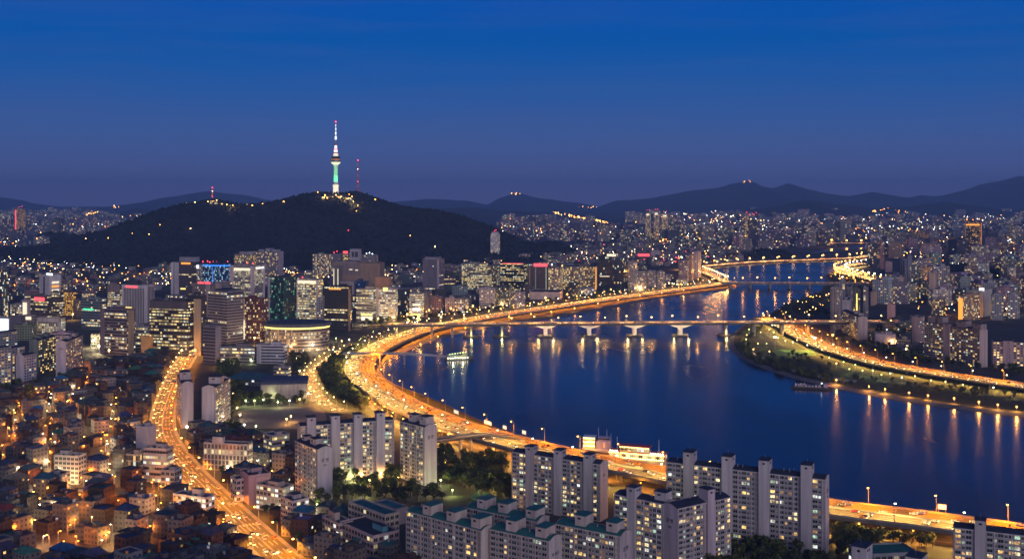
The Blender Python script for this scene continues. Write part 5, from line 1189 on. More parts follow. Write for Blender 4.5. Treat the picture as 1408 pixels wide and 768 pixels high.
for (x, y) in cand:
    px, py = PX((x, y, 0))
    a, b = R.uniform(9, 12.6), R.uniform(8, 11.2)
    if R.random() < .12: a *= 1.3
    fl = R.choice([2, 2, 2, 3, 3, 3, 4, 4, 5 if R.random() < .4 else 3]); h = fl * 3.0 + .4
    wn_, wall = R.choice(WALLS); rn_, roof = R.choice(ROOFS); hip = R.random() < .2
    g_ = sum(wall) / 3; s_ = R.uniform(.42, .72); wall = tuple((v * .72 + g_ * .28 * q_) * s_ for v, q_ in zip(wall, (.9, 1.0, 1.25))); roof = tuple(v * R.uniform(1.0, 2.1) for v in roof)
    lit = R.choice([.01, .02, .03, .05, .1, .2]); rz = rough_rot(x, y)
    vis = py < 800
    if nh < 285 and y > 560 and vis or (nh < 285 and vis and y <= 560 and PX((x, y, h))[1] < 775):
        nh += 1
        r = root('house', (x, y, 0), rz)
        wm, rm_ = MB(), MB()
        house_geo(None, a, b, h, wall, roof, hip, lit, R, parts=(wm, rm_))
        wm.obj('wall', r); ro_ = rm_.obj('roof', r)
        if not hip:
            if R.random() < .8:
                m = MB(); sx, sy = R.uniform(2.5, 3.6), R.uniform(2.5, 4.2); ox, oy = R.uniform(-.25, .25) * a, R.uniform(-.2, .2) * b
                m.box(ox - sx / 2, ox + sx / 2, oy - sy / 2, oy + sy / 2, h + .09, h + 2.6, 'paint', wall); m.box(ox - sx / 2 - .2, ox + sx / 2 + .2, oy - sy / 2 - .2, oy + sy / 2 + .2, h + 2.6, h + 2.8, 'roof_paint', roof); m.obj('stair_hut', r)
            if R.random() < .45:
                m = MB(); ox, oy = R.choice([-.32, .32]) * a, R.choice([-.3, .3]) * b
                tc_ = R.choice(['white_paint', 'car_orange', 'steel']); m.tube((ox, oy, h + .1), (ox, oy, h + 1.7), .8, .8, tc_, 8); m.obj('water_tank', r)
        st = {2: 'two', 3: 'three', 4: 'four', 5: 'five'}[fl]
        r['category'] = 'house'; r['group'] = 'houses of the old town'
        later(r, (x, y, h * .7), f"{st}-storey {wn_} house, {rn_} {'hipped ' if hip else ''}roof")
    else:
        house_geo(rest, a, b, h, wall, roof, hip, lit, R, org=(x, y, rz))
    OCC.append((x, y, 5))
if rest.f: tag(rest.obj('old_town_houses'), 'remaining small houses packed between the alleys of the old town', 'houses', kind='stuff')

# ================================================================== CITY FILLERS
def fill(poly, n, kinds, keep, name, cat, labelf, group, wr=(10, 24), hr=(8, 22), litr=(.05, .3), rot=None, gap=1.15, tries=14, stuffname=None, stufflabel=None, cols=None, tall_far=0):
    """scatter buildings over a pixel polygon; the nearest KEEP are things, the rest one mass"""
    ys = [G(0, p[1]).y for p in poly]; xs = [G(p[0], p[1]).x for p in poly]
    got = []
    for _ in range(n * tries):
        if len(got) >= n: break
        px = R.uniform(min(p[0] for p in poly), max(p[0] for p in poly)); Y = R.uniform(min(ys), max(ys)); py = YH + H * F / Y
        # weight by the picture so far rows are not starved
        if R.random() < .5: py = R.uniform(min(p[1] for p in poly), max(p[1] for p in poly))
        if not pip(px, py, poly): continue
        p = G(px, py); a, b = R.uniform(*wr), R.uniform(*wr) * R.uniform(.5, 1); h = R.uniform(*hr) * (1 + (R.random() ** 3) * .6)
        rad = max(a, b) * .5
        if not buildable(p.x, p.y, rad * .9): continue
        occ(p.x, p.y, rad * gap * .9); got.append((p.x, p.y, a, b, h))
    got.sort(key=lambda g: g[1])
    mass = MB()
    for i, (x, y, a, b, h) in enumerate(got):
        sty = R.choice(kinds); cn, wc = R.choice(cols or [('grey', (.19, .18, .21)), ('pale', (.33, .31, .34)), ('beige', (.29, .24, .21)), ('dark', (.07, .07, .085)), ('mauve', (.22, .18, .22)), ('slate', (.11, .125, .165))])
        wc = tuple(v * R.uniform(.8, 1.2) for v in wc); den = max(.15, .8 + 1.3 * fbm(x / 420, y / 700, 3)) if keep < 41 else 1; lit = R.uniform(*litr) * den; h = h * (.75 + .45 * den) if keep == 0 else h; rz = (R.choice(rot) if rot else R.uniform(-.6, .6)) + R.uniform(-.08, .08)
        rc = R.choice([(.05, .055, .07), (.07, .07, .08), (.03, .06, .09), (.03, .09, .08), (.10, .10, .11)])
        P = [(-a / 2, -b / 2), (a / 2, -b / 2), (a / 2, b / 2), (-a / 2, b / 2)]
        if i < keep:
            r = root(name, (x, y, 0), rz, None, cat, group)
            m = MB(); m.prism(P, 0, h, 'paint', (*wc, lit), top='roof_paint', topcol=rc, sty=sty); m.obj('wall', r)
            m = MB()
            for x0, x1, y0, y1 in ((-a / 2, a / 2, -b / 2 - .1, -b / 2 + .4), (-a / 2, a / 2, b / 2 - .4, b / 2 + .1), (-a / 2 - .1, -a / 2 + .4, -b / 2 + .4, b / 2 - .4), (a / 2 - .4, a / 2 + .1, -b / 2 + .4, b / 2 - .4)):
                m.box(x0, x1, y0, y1, h + .01, h + 1.0, 'roof_paint', tuple(v * .8 for v in wc))
            m.obj('roof', r)
            if h > 25:
                for q in range(R.choice([1, 2, 2])):
                    m = MB(); ox = R.uniform(-.35, .35) * a; m.box(ox - 3, ox + 3, -b * .3, b * .3, h + .02, h + R.uniform(3, 6), 'paint', tuple(v * .95 for v in wc)); m.obj('roof_house', r)
            else:
                m = MB(); ox = R.uniform(-.25, .25) * a; m.box(ox - a * .15, ox + a * .15, -b * .2, b * .2, h + .02, h + 2.6, 'paint', wc); m.obj('roof_house', r)
            later(r, (x, y, h * .6), labelf(cn, h, lit))
        else:
            mass.prism(P, 0, h, 'paint', (*wc, lit), top='roof_paint', topcol=rc, org=(x, y, rz), sty=sty)
            if h > 25:
                ox = R.uniform(-.25, .25) * a; mass.prism([(ox - 3, -b * .3), (ox + 3, -b * .3), (ox + 3, b * .3), (ox - 3, b * .3)], h, h + 5, 'paint', wc, org=(x, y, rz))
    if mass.f: tag(mass.obj(stuffname or 'distant_city'), stufflabel or 'distant mass of city buildings', cat, kind='stuff')
def szw(h, lo, hi): return 'low' if h < lo else ('tall' if h > hi else 'mid-height')
def litw(l): return 'dark' if l < .12 else ('well lit' if l > .26 else 'partly lit')
fl_lab = lambda cn, h, l: f"{szw(h, 32, 44)} {cn} {litw(l)} flats"
ob_lab = lambda cn, h, l: f"{szw(h, 12, 19)} {cn} {litw(l)} block"
LAMPS = []
# right bank flats
fill([(1205, 405), (1262, 398), (1420, 398), (1500, 405), (1500, 436), (1420, 428), (1300, 424), (1262, 424), (1215, 420)], 44, ['apartment'], 44, 'apartment_tower', 'apartment tower', fl_lab, 'right bank flats behind the parkside road', cols=[('pale', (.40, .37, .39)), ('beige', (.40, .34, .31)), ('white', (.48, .45, .47)), ('grey', (.26, .25, .28)), ('mauve', (.32, .27, .30))], wr=(20, 42), hr=(26, 38), litr=(.08, .34), rot=[.25, .3, -.6], gap=1.0)
fill([(1205, 440), (1262, 440), (1262, 500), (1230, 494), (1200, 478)], 16, ['shop', 'office_grid'], 16, 'office_building', 'office block', ob_lab, 'low blocks behind the parkside road', wr=(14, 26), hr=(6, 12), litr=(.1, .3))
fill([(1240, 355), (1420, 352), (1520, 350), (1520, 400), (1262, 396)], 70, ['apartment', 'apartment', 'apartment_warm'], 70, 'apartment_tower', 'apartment tower', fl_lab, 'flats on the middle right bank', cols=[('pale', (.40, .37, .39)), ('beige', (.40, .34, .31)), ('white', (.48, .45, .47)), ('grey', (.26, .25, .28)), ('mauve', (.32, .27, .30))], wr=(22, 50), hr=(22, 42), litr=(.08, .32))
fill([(1200, 340), (1420, 335), (1520, 335), (1520, 356), (1200, 356)], 70, ['apartment', 'far'], 40, 'apartment_tower', 'apartment tower', fl_lab, 'flats on the far right bank', wr=(28, 60), hr=(28, 60), litr=(.1, .35), stuffname='right_bank_skyline', stufflabel='small distant flats beyond the right bank')
# left bank between the hill and the expressway
fill([(600, 366), (690, 356), (800, 360), (930, 366), (950, 376), (920, 392), (820, 405), (720, 416), (600, 432), (560, 436), (552, 410)], 60, ['office_grid', 'shop', 'apartment'], 60, 'office_building', 'office block', ob_lab, 'blocks between the hill foot and the riverside road', wr=(14, 34), hr=(8, 20), litr=(.06, .35), gap=.95)
fill([(-40, 395), (230, 372), (300, 372), (640, 372), (640, 400), (460, 440), (250, 470), (120, 500), (-40, 470)], 95, ['office_grid', 'shop', 'office_row', 'apartment'], 95, 'office_building', 'office block', ob_lab, 'small blocks filling the downtown', wr=(16, 34), hr=(8, 24), litr=(.06, .4), gap=.9)
FOOT = [(-60, 352), (140, 360), (350, 366), (560, 368), (690, 352), (690, 372), (560, 392), (240, 398), (-60, 410)]
fill(FOOT, 520, ['house', 'far', 'far'], 60, 'hillside_house', 'house', lambda cn, h, l: f"small {cn} {litw(l)} house", 'small houses at the hill foot', wr=(9, 18), hr=(5, 12), litr=(.03, .3), gap=.8, stuffname='hill_foot_houses', stufflabel='crowded small houses along the foot of the wooded hill')
fill([(690, 352), (790, 340), (900, 334), (1010, 340), (1020, 358), (950, 366), (800, 362)], 700, ['far', 'house'], 40, 'hillside_house', 'house', lambda cn, h, l: f"tiny {cn} {litw(l)} house", 'tiny houses beyond the hill', wr=(10, 22), hr=(6, 16), litr=(.04, .28), gap=.75, stuffname='valley_houses', stufflabel='dense low houses filling the valley beyond the hill')
# far city
fill([(690, 305), (860, 318), (1020, 330), (1200, 333), (1020, 345), (850, 332), (690, 330)], 420, ['far'], 0, '', 'skyline', None, None, wr=(30, 70), hr=(16, 46), litr=(.06, .24), gap=.6, stuffname='far_city', stufflabel='glittering rows of distant flats below the mountains', cols=[('g', (.18, .17, .22)), ('g', (.25, .22, .25)), ('g', (.11, .11, .16))])
fill([(860, 304), (1060, 297), (1420, 295), (1520, 295), (1520, 333), (1200, 335), (1020, 330)], 900, ['far'], 0, '', 'skyline', None, None, wr=(36, 80), hr=(18, 52), litr=(.05, .24), gap=.55, stuffname='far_right_city', stufflabel='glittering distant flats across the right bank plain', cols=[('g', (.22, .20, .24)), ('g', (.30, .26, .28)), ('g', (.12, .12, .17)), ('g', (.18, .19, .25))])
fill([(-80, 296), (120, 294), (200, 300), (190, 312), (150, 325), (20, 345), (-80, 350)], 420, ['far'], 0, '', 'skyline', None, None, wr=(30, 70), hr=(14, 50), litr=(.06, .26), gap=.6, stuffname='far_left_city', stufflabel='glittering distant flats on the far left plain', cols=[('g', (.18, .18, .24)), ('g', (.24, .23, .27)), ('g', (.12, .12, .17))])

# ================================================================== TOWER ON THE HILL
def on_hill(px, py): return hill_hit(px, py)
tb = Vector(((461 - CX) * RYD / F, RYD + 10, 0)); tb.z = hill_z(tb.x, tb.y) - 3
sc_ = RYD / F
def zz(py): return H + (YH - py) * (RYD + 10) / F - tb.z
t = root('observation_tower', tb, 0, 'slender observation tower lit green on the hilltop with a white and red mast', 'tower')
k = plain('tower_shaft', (.75, .78, .75), .6, .05, .2)
m = MB(); m.lathe([(9, zz(267) - 14), (9, zz(262)), (8.6, zz(256.5)), (10.2, zz(256)), (10.2, zz(254.5)), (8, zz(254))], 'sign_cream', 18); m.obj('base', t)
m = MB(); m.lathe([(8.2, zz(254)), (7.0, zz(245)), (6.6, zz(236)), (7.6, zz(227)), (8.2, zz(224.5))], 'tower_shaft', 20); m.obj('shaft', t)
m = MB(); m.lathe([(8.4, zz(226.5)), (14, zz(224.5)), (16, zz(223)), (16.5, zz(221)), (16, zz(219.5)), (14.5, zz(219)), (15, zz(217.5)), (13.5, zz(215.5)), (8, zz(214.5)), (0, zz(214))], 'steel', 24, mats=['sign_cream', 'sign_cream', 'steel', 'glass_dark', 'sign_orange', 'dark_steel', 'glass_dark', 'steel', 'steel']); m.obj('observation_deck', t)
m = MB()
for y0, y1, r0, r1, mt in ((214.5, 211, 8, 7.6, 'sign_cream'), (211, 209.5, 7, 6.8, 'red_paint'), (209.5, 206, 6.2, 5.8, 'sign_white'), (206, 204.5, 6, 5.6, 'sign_red'), (204.5, 200, 4.4, 4, 'sign_white'), (200, 197, 3.6, 3.2, 'red_paint'), (197, 192, 2.2, 2.0, 'steel'), (192, 187, 3.2, 3.0, 'sign_white'), (187, 185.5, 2.6, 2.4, 'red_paint'), (185.5, 181, 2.0, 1.9, 'sign_white'), (181, 179.5, 1.6, 1.6, 'red_paint'), (179.5, 175.5, 1.6, 1.5, 'sign_white'), (175.5, 174, 1.2, 1.2, 'red_paint'), (174, 171, 1.3, 1.2, 'sign_white'), (171, 168.5, .9, .8, 'red_paint')):
    m.lathe([(0, zz(y0)), (r0, zz(y0)), (r1, zz(y1)), (0, zz(y1))], mt, 10)
m.obj('mast', t)
m = MB(); m.ball((0, 0, zz(167.5)), 2.0, 'lamp_red', 8, 5); m.obj('beacon', t)
for a_ in range(4):
    g = add_light('shaft_flood', (30 * math.cos(a_ * 1.57 + .8), 30 * math.sin(a_ * 1.57 + .8) - 2, zz(254.5)), 90000, (.0, 1.0, .26), 1.0, t, 'SPOT', size=R_(60))
    d = Vector((-30 * math.cos(a_ * 1.57 + .8), -30 * math.sin(a_ * 1.57 + .8), 42)); g.rotation_euler = d.to_track_quat('-Z', 'Y').to_euler(); g.data.energy = 130000
landmark(461, 220, 'the hilltop observation tower')
def lattice(px, py_top, py_base, name, label, wb, wt, dy=0):
    b = Vector(((px - CX) * (RYD + dy) / F, RYD + dy, 0)); b.z = hill_z(b.x, b.y) - 1
    hh = H + (YH - py_top) * (RYD + dy) / F - b.z
    r = root(name, b, 0, label, 'mast'); n = 12
    for s in range(4):
        a0 = s * math.pi / 2 + .78; m = MB()
        m.tube((wb * math.cos(a0), wb * math.sin(a0), 0), (wt * math.cos(a0), wt * math.sin(a0), hh), .55, .4, 'red_paint', 5); m.obj('leg', r)
    m = MB()
    for i in range(n):
        f0, f1 = i / n, (i + 1) / n; w0, w1 = wb + (wt - wb) * f0, wb + (wt - wb) * f1
        for s in range(4):
            a0, a1 = s * math.pi / 2 + .78, (s + 1) * math.pi / 2 + .78
            mt = 'red_paint' if i % 2 else 'white_paint'
            m.tube((w0 * math.cos(a0), w0 * math.sin(a0), hh * f0), (w1 * math.cos(a1), w1 * math.sin(a1), hh * f1), .3, .3, mt, 4, cap=False)
            m.tube((w1 * math.cos(a0), w1 * math.sin(a0), hh * f1), (w1 * math.cos(a1), w1 * math.sin(a1), hh * f1), .3, .3, mt, 4, cap=False)
    m.obj('lattice', r)
    for f in (1.0, .73, .35):
        m = MB(); m.ball((0, 0, hh * f), 1.7 if f == 1 else 1.1, 'lamp_red' if f != .73 else 'lamp_white', 6, 4); m.obj('beacon', r)
lattice(492, 220.5, 265, 'lattice_mast', 'red and white lattice mast standing right of the observation tower', 4.5, 1.3, 30)
lattice(292, 258, 276, 'radio_mast', 'short mast with pink red lamps on the left shoulder of the hill', 3.2, 1.8)
b = on_hill(479, 338); r = root('slim_mast', (b.x, b.y, b.z), 0, 'thin dark mast rising in front of the hill', 'mast')
m = MB(); m.tube((0, 0, -2), (0, 0, 45), 1.0, .3, 'dark_steel', 6); m.obj('pole', r); m = MB(); m.ball((0, 0, 45), 1.2, 'lamp_red', 6, 4); m.obj('beacon', r)
# summit buildings and hill lamps
SUM = [(446, 271, 16, 7), (456, 268.5, 22, 6), (468, 270, 20, 7), (478, 273, 26, 8), (470, 276, 18, 6), (437, 271, 9, 5), (294, 278, 22, 7), (306, 279, 10, 5)]
for i, (px, py, wd, hh) in enumerate(SUM):
    p = on_hill(px, py + 1.5); r = root('summit_pavilion', (p.x, p.y, p.z - 2), R.uniform(-.3, .3), None, 'pavilion', 'lit pavilions on the hilltop')
    m = MB(); m.prism([(-wd / 2, -5), (wd / 2, -5), (wd / 2, 5), (-wd / 2, 5)], 0, hh, 'paint', (.5, .42, .3, .75), sty='shop'); m.obj('wall', r)
    m = MB(); m.prism([(-wd / 2 - 1.5, -6.5), (wd / 2 + 1.5, -6.5), (wd / 2 + 1.5, 6.5), (-wd / 2 - 1.5, 6.5)], hh, hh + 3, 'roof_paint', (.12, .09, .06), P1=[(-wd / 4, -1), (wd / 4, -1), (wd / 4, 1), (-wd / 4, 1)], bottom=True); m.obj('roof', r)
    add_light('pavilion_light', (0, -9, hh * .6), 16000, (1, .62, .2), 1.0, r)
    later(r, (p.x, p.y, p.z), f"{'wide' if wd > 17 else 'small'} lit pavilion on the hilltop")
HL = [(437, 266), (447, 270), (450, 274), (462, 270), (466, 273), (474, 270), (480, 269), (484, 272), (486, 279), (492, 284), (490, 292), (497, 305), (500, 301), (527, 317), (540, 319), (564, 326), (474, 306), (404, 274), (390, 279), (361, 282), (347, 284), (340, 283), (320, 284), (312, 283), (298, 277), (286, 279), (256, 281), (268, 280), (223, 308), (220, 311), (262, 316), (182, 323), (205, 324), (118, 330), (133, 331), (149, 329), (92, 327), (96, 328), (598, 341), (516, 276), (628, 341), (636, 343), (644, 345)]
lampball = {}
def hl_mesh(mat, r):
    key = (mat, r)
    if key not in lampball:
        m = MB(); m.tube((0, 0, -6), (0, 0, 0), .25, .2, 'dark_steel', 5, cap=False); m.ball((0, 0, .4), r, mat, 7, 5); lampball[key] = m.mesh('hill_lamp')
    return lampball[key]
for (px, py) in HL[::1]:
    if py > 300 and R.random() < .4: continue
    p = on_hill(px, py + .8); mt = R.choice(['lamp_amber', 'lamp_gold', 'lamp_amber'])
    o = bpy.data.objects.new('hill_lamp', hl_mesh(mt, R.choice([.9, 1.1, 1.5]))); COL.objects.link(o); o.location = (p.x, p.y, p.z + 6)
    tag(o, 'small amber lamp glowing among the trees of the hill below the tower', 'lamp', 'lamps on the wooded hill')
for (px, py) in ((462, 272), (478, 276), (486, 280), (492, 287), (292, 279), (320, 286)):
    p = on_hill(px, py); add_light('hill_lamp_light', (p.x, p.y - 8, p.z + 10), 40000, (1, .6, .2), 1.2)

# ================================================================== BOATS ON THE RIVER
def hull(m, a, b, h, mat, bow=.12):
    m.prism([(-a / 2, -b / 2), (a / 2 - a * bow, -b / 2), (a / 2, 0), (a / 2 - a * bow, b / 2), (-a / 2, b / 2)], -.4, h, mat, P1=[(-a / 2 - .3, -b / 2 - .4), (a / 2 - a * bow, -b / 2 - .4), (a / 2 + .8, 0), (a / 2 - a * bow, b / 2 + .4), (-a / 2 - .3, b / 2 + .4)])
def string(m, p, q, n, mat, r=.3):
    p, q = Vector(p), Vector(q)
    for i in range(n): c = p.lerp(q, (i + .5) / n); m.octa(c, r, mat)
p = G(824, 620); r = root('river_ferry', (p.x, p.y, .1), R_(-12), 'moored ferry with lit tiered decks and a violet bridge house with masts', 'ferry')
m = MB(); hull(m, 22, 8, 2.2, 'white_paint'); m.obj('hull', r)
for i in range(3):
    m = MB(); m.box(-10.5, -2.6, -3.4, 3.4, 2.2 + i * 2.5, 4.3 + i * 2.5, 'paint', (.6, .45, .25)); m.box(-10.8, -2.3, -3.8, 3.8, 4.3 + i * 2.5, 4.6 + i * 2.5, 'white_paint')
    string(m, (-10.6, -3.7, 3.9 + i * 2.5), (-2.4, -3.7, 3.9 + i * 2.5), 7, 'lamp_gold', .33); m.obj('deck', r)
m = MB(); m.box(-1.6, 8.2, -3.0, 3.0, 2.2, 7.4, 'paint', (.45, .36, .50)); m.box(-.6, 7.4, -2.4, 2.4, 7.4, 9.6, 'paint', (.40, .34, .48)); m.box(-.5, 7.3, -2.46, -2.41, 8.1, 9.1, 'glass_dark'); m.box(3.2, 3.9, -3.06, -3.01, 3.2, 6.4, 'sign_orange'); m.obj('bridge_house', r)
for x, hh in ((-.5, 15.5), (5.2, 14.5), (8.0, 12)):
    m = MB(); m.tube((x, 0, 9.0 if x < 8 else 7), (x, 0, hh), .16, .08, 'white_paint', 5); m.obj('mast', r)
add_light('ferry_light', (-6, -6, 6), 2500, (1, .55, .15), .5, r)
r.scale = (1.15, 1.15, 1.2); landmark(824, 608, 'the moored ferry')
p = G(879, 634); r = root('restaurant_boat', (p.x, p.y, .1), R_(-20), 'long floating restaurant strung with bright yellow lights beside the expressway', 'boat')
m = MB(); hull(m, 46, 12, 1.8, 'concrete', .06); m.obj('hull', r)
m = MB(); m.prism([(-22, -5.2), (20, -5.2), (20, 5.2), (-22, 5.2)], 1.8, 5.2, 'paint', (.4, .33, .22, .55), sty='shop'); m.obj('wall', r)
m = MB(); m.prism([(-14, -4), (8, -4), (8, 4), (-14, 4)], 5.5, 8.4, 'paint', (.4, .33, .22, .5), sty='shop'); m.obj('upper_saloon', r)
m = MB(); m.box(-23, 21, -5.8, 5.8, 5.2, 5.5, 'red_paint'); m.box(-15, 9, -4.6, 4.6, 8.4, 8.8, 'red_paint'); m.obj('roof', r)
for z, x0, x1, y, mt in ((5.0, -22.5, 20.5, -5.9, 'lamp_gold'), (8.2, -14.5, 8.5, -4.7, 'lamp_gold'), (2.6, -22.5, 20.5, -6.3, 'lamp_lime'), (5.9, -22, -15, -5.4, 'lamp_white'), (5.9, 9, 20, -5.4, 'lamp_white')):
    m = MB(); string(m, (x0, y, z), (x1, y, z), max(4, int((x1 - x0) / 1.7)), mt, .33); m.obj('light_string', r)
for x in (-17, 15): m = MB(); m.tube((x, 0, 5.5), (x, 0, 13), .22, .12, 'white_paint', 6); m.obj('mast', r)
add_light('boat_light', (-8, -10, 5), 2600, (1, .75, .25), .6, r); add_light('boat_light', (10, -10, 5), 2600, (.95, .9, .3), .6, r)
r.scale = (1, 1, 1.35); landmark(879, 625, 'the floating restaurant')
p = G(630, 494); r = root('ferry_pontoon', (p.x, p.y, .1), R_(14), 'low pontoon cafe strung with pale green lamps at the end of the footbridge', 'pontoon')
m = MB(); m.prism([(-16, -6), (13, -6), (13, 6), (-16, 6)], -.3, 1.5, 'dark_steel'); m.obj('hull', r)
m = MB(); m.prism([(-13, -4.4), (4, -4.4), (4, 4.4), (-13, 4.4)], 1.5, 5.6, 'paint', (.16, .18, .15, .5), sty='shop'); m.box(5, 11, -3, 3, 1.5, 8.0, 'paint', (.18, .2, .12)); m.obj('cabin', r)
m = MB(); m.box(-13.6, 4.6, -5, 5, 5.6, 6.0, 'dark_steel'); m.obj('roof', r)
m = MB(); string(m, (-15, -5.6, 2.6), (12, -5.6, 2.6), 9, 'lamp_white', .5); string(m, (-13, -5, 7.2), (10, -4, 9.4), 7, 'lamp_lime', .45); m.obj('light_string', r)
add_light('pontoon_light', (-8, -9, 4), 3000, (.9, 1, .5), .6, r); add_light('pontoon_light', (4, -9, 4), 3000, (1, .9, .45), .6, r)
m = MB(); m.tube((16, 0, 0), (16, 0, 14), .3, .2, 'dark_steel', 6); m.box(13, 19, -2, 2, -.3, 3.5, 'dark_steel'); m.obj('mooring_frame', r)
landmark(630, 488, 'the lit pontoon')
p = G(1116, 534); r = root('cargo_barge', (p.x, p.y, .1), R_(-16), 'long dark barge with pale deck cargo and a red stern lamp by the park shore', 'barge')
m = MB(); hull(m, 40, 9, 2.0, 'dark_steel'); m.obj('hull', r)
m = MB()
for q in range(8): m.box(-17 + q * 3.4, -14.6 + q * 3.4, -3, 3, 2.0, 2.0 + R.uniform(.8, 2.2), 'paint', (.42, .40, .42))
m.obj('cargo', r)
m = MB(); m.box(12, 16, -2.6, 2.6, 2, 5.2, 'car_silver'); m.obj('wheelhouse', r)
m = MB(); m.octa((17, -2, 4.4), .32, 'lamp_red'); m.octa((10, 0, 6), .5, 'lamp_cool'); m.obj('stern_lamp', r)
p = G(1098, 533); r = root('mooring_frame', (p.x, p.y, .1), 0, 'pale twin post mooring frame standing in the water left of the barge', 'mooring')
for x in (-3, 2.5, 6): m = MB(); m.tube((x, 0, -.5), (x, 0, 5), .45, .4, 'white_paint', 6); m.obj('post', r)
m = MB(); m.tube((-3, 0, 4), (6, 0, 4), .2, .2, 'white_paint', 5); m.obj('beam', r)

# lit road signs on the river edge of the expressway
for px, py, wd, what in ((601, 567, 9, 'first'), (648, 584, 11, 'second'), (668, 590, 5, 'third'), (700, 600, 5, 'fourth'), (1286, 708, 5, 'last')):
    i_ = min(range(len(EXP)), key=lambda q: abs(PX(EXP[q])[0] - px) + (1e3 if EXP[q].y > 1000 else 0)); p_, t_, n_ = frames(EXP)[i_]; q = p_ + n_ * 17.6
    r = root('road_sign', q, math.atan2(-t_.x, t_.y) + math.pi / 2, {'first': 'pale lit panel on the expressway edge nearest the bend', 'second': 'widest lit panel on the river edge of the expressway', 'third': 'small lit panel right of the widest expressway panel', 'fourth': 'small lit panel above the flyover end', 'last': 'greenish lit sign beside the expressway at the lower right'}[what], 'road sign')
    m = MB()
    for x in (-wd * .4, wd * .4): m.tube((x, 0, 0), (x, 0, 3.2), .14, .14, 'steel', 6)
    m.obj('post', r); m = MB(); m.box(-wd / 2, wd / 2, -.15, .15, 2.4, 5.6, 'steel'); m.obj('frame', r)
    m = MB(); m.box(-wd / 2 + .3, wd / 2 - .3, -.22, -.155, 2.7, 5.3, 'sign_cream' if what != 'last' else 'sign_green'); m.box(-wd / 2 + .3, wd / 2 - .3, .155, .22, 2.7, 5.3, 'sign_cream'); m.obj('lit_panel', r)

# ================================================================== LAMPS
LM = {}
def lamp_parts(kind, mat, hgt, arm, rad):
    key = (kind, mat, hgt)
    if key not in LM:
        m = MB(); m.tube((0, 0, 0), (0, 0, hgt), .16, .1, 'steel', 6)
        if arm: m.tube((0, 0, hgt - .1), (arm, 0, hgt + .35), .08, .07, 'steel', 5)
        m2 = MB()
        if arm: m2.box(arm - .45, arm + .75, -.3, .3, hgt + .22, hgt + .5, 'dark_steel'); m2.ball((arm + .15, 0, hgt + .05), rad, mat, 7, 5, .7)
        else: m2.ball((0, 0, hgt + rad * .6), rad, mat, 7, 5); m2.tube((0, 0, hgt + rad * 1.5), (0, 0, hgt + rad * 1.75), rad * .6, rad * .2, 'dark_steel', 6)
        LM[key] = (m.mesh('pole'), m2.mesh('lamp_head'))
    return LM[key]
LD = {}
def lamp(name, p, face, mat, hgt, arm, rad, power, col, label, cat, group, spot=0):
    r = root(name, p, face, label, cat, group)
    a, b = lamp_parts(name, mat, hgt, arm, rad)
    o = bpy.data.objects.new('pole', a); COL.objects.link(o); o.parent = r
    o = bpy.data.objects.new('lamp_head', b); COL.objects.link(o); o.parent = r
    if power:
        key = (name, mat, power, spot, col)
        if key not in LD:
            l = bpy.data.lights.new(name + '_light', 'SPOT' if spot else 'POINT')
            if spot: l.spot_size = R_(spot); l.spot_blend = .5
            l.energy = power; l.color = col; l.shadow_soft_size = max(.5, rad); LD[key] = l
        share_light(LD[key], (arm * 1.3 if arm else 0, 0, hgt - rad * 1.4 - .2), r)
    return r
AMB = (1.0, .38, .06); GOLD = (1.0, .52, .14); WHT = (1.0, .76, .40); ORG = (1.0, .24, .02)
def road_lamps(P, off, step, name, group, label, power, mats, hgt=10, rad=.6, start=10, spot=0, sides=(-1, 1)):
    for s in sides:
        for i, (p, t, n) in enumerate(sample(P, step, start + (step * .5 if s > 0 else 0))):
            q = p + n * off * s
            if PX(q)[1] > 800 or q.y < 500: continue
            d = -n * s; mat, col = mats[0 if s < 0 else 1]
            r = lamp(name, q, math.atan2(d.y, d.x), mat, hgt, 2.6, rad * (1 if q.y < 1400 else 1.5), power if not isinstance(power, tuple) else power[0 if s < 0 else 1], col, None, 'street lamp', group, 0 if not spot else (spot if q.y < 1350 else 166))
            r['label'] = label[0 if s < 0 else 1]
road_lamps(EXP, 17.2, 38, 'highway_lamp', 'lamps along the riverside expressway', ('white gold lamp on the inland edge of the riverside expressway', 'amber lamp on the river edge of the riverside expressway'), (170000, 165000), (('lamp_white', (1.0, .58, .12)), ('lamp_amber', (1.0, .27, .0))), 11, .55, spot=148)  # inland lamps made whitish to stand in for headlight glow on the lanes
road_lamps(BLV, 10, 36, 'street_lamp', 'lamps along the boulevard', ('amber lamp on the old town pavement of the boulevard', 'golden lamp on the shop side pavement of the boulevard'), (56000, 56000), (('lamp_amber', (1.0, .30, .01)), ('lamp_gold', (1.0, .40, .04))), 9, .42, spot=150)
road_lamps(RB, 16, 36, 'highway_lamp', 'lamps along the right bank expressway', ('pale lamp on the park edge of the right bank expressway', 'amber lamp on the city edge of the right bank expressway'), (120000, 150000), (('lamp_amber', (1.0, .27, .0)), ('lamp_white', (1.0, .54, .10))), 11, .5, spot=150)
road_lamps(RB2, 16, 40, 'highway_lamp', 'lamps along the riverbend road', ('pale lamp on the inner edge of the riverbend road', 'amber lamp on the outer edge of the riverbend road'), 190000, (('lamp_white', (1, .6, .16)), ('lamp_amber', (1, .36, .05))), 12, 1.0, spot=160)
road_lamps(FAR, 15, 60, 'highway_lamp', 'lamps along the far riverside road', ('amber lamp on the water edge of the far riverside road', 'amber lamp on the land edge of the far riverside road'), 220000, (('lamp_amber', AMB), ('lamp_gold', GOLD)), 12, 1.0, spot=160)
road_lamps(RAMP, 10, 30, 'highway_lamp', 'lamps along the short slip road', ('amber lamp beside the slip road to the far bridge', 'amber lamp beside the slip road to the far bridge'), 26000, (('lamp_gold', GOLD), ('lamp_amber', AMB)), 11, 1.0)
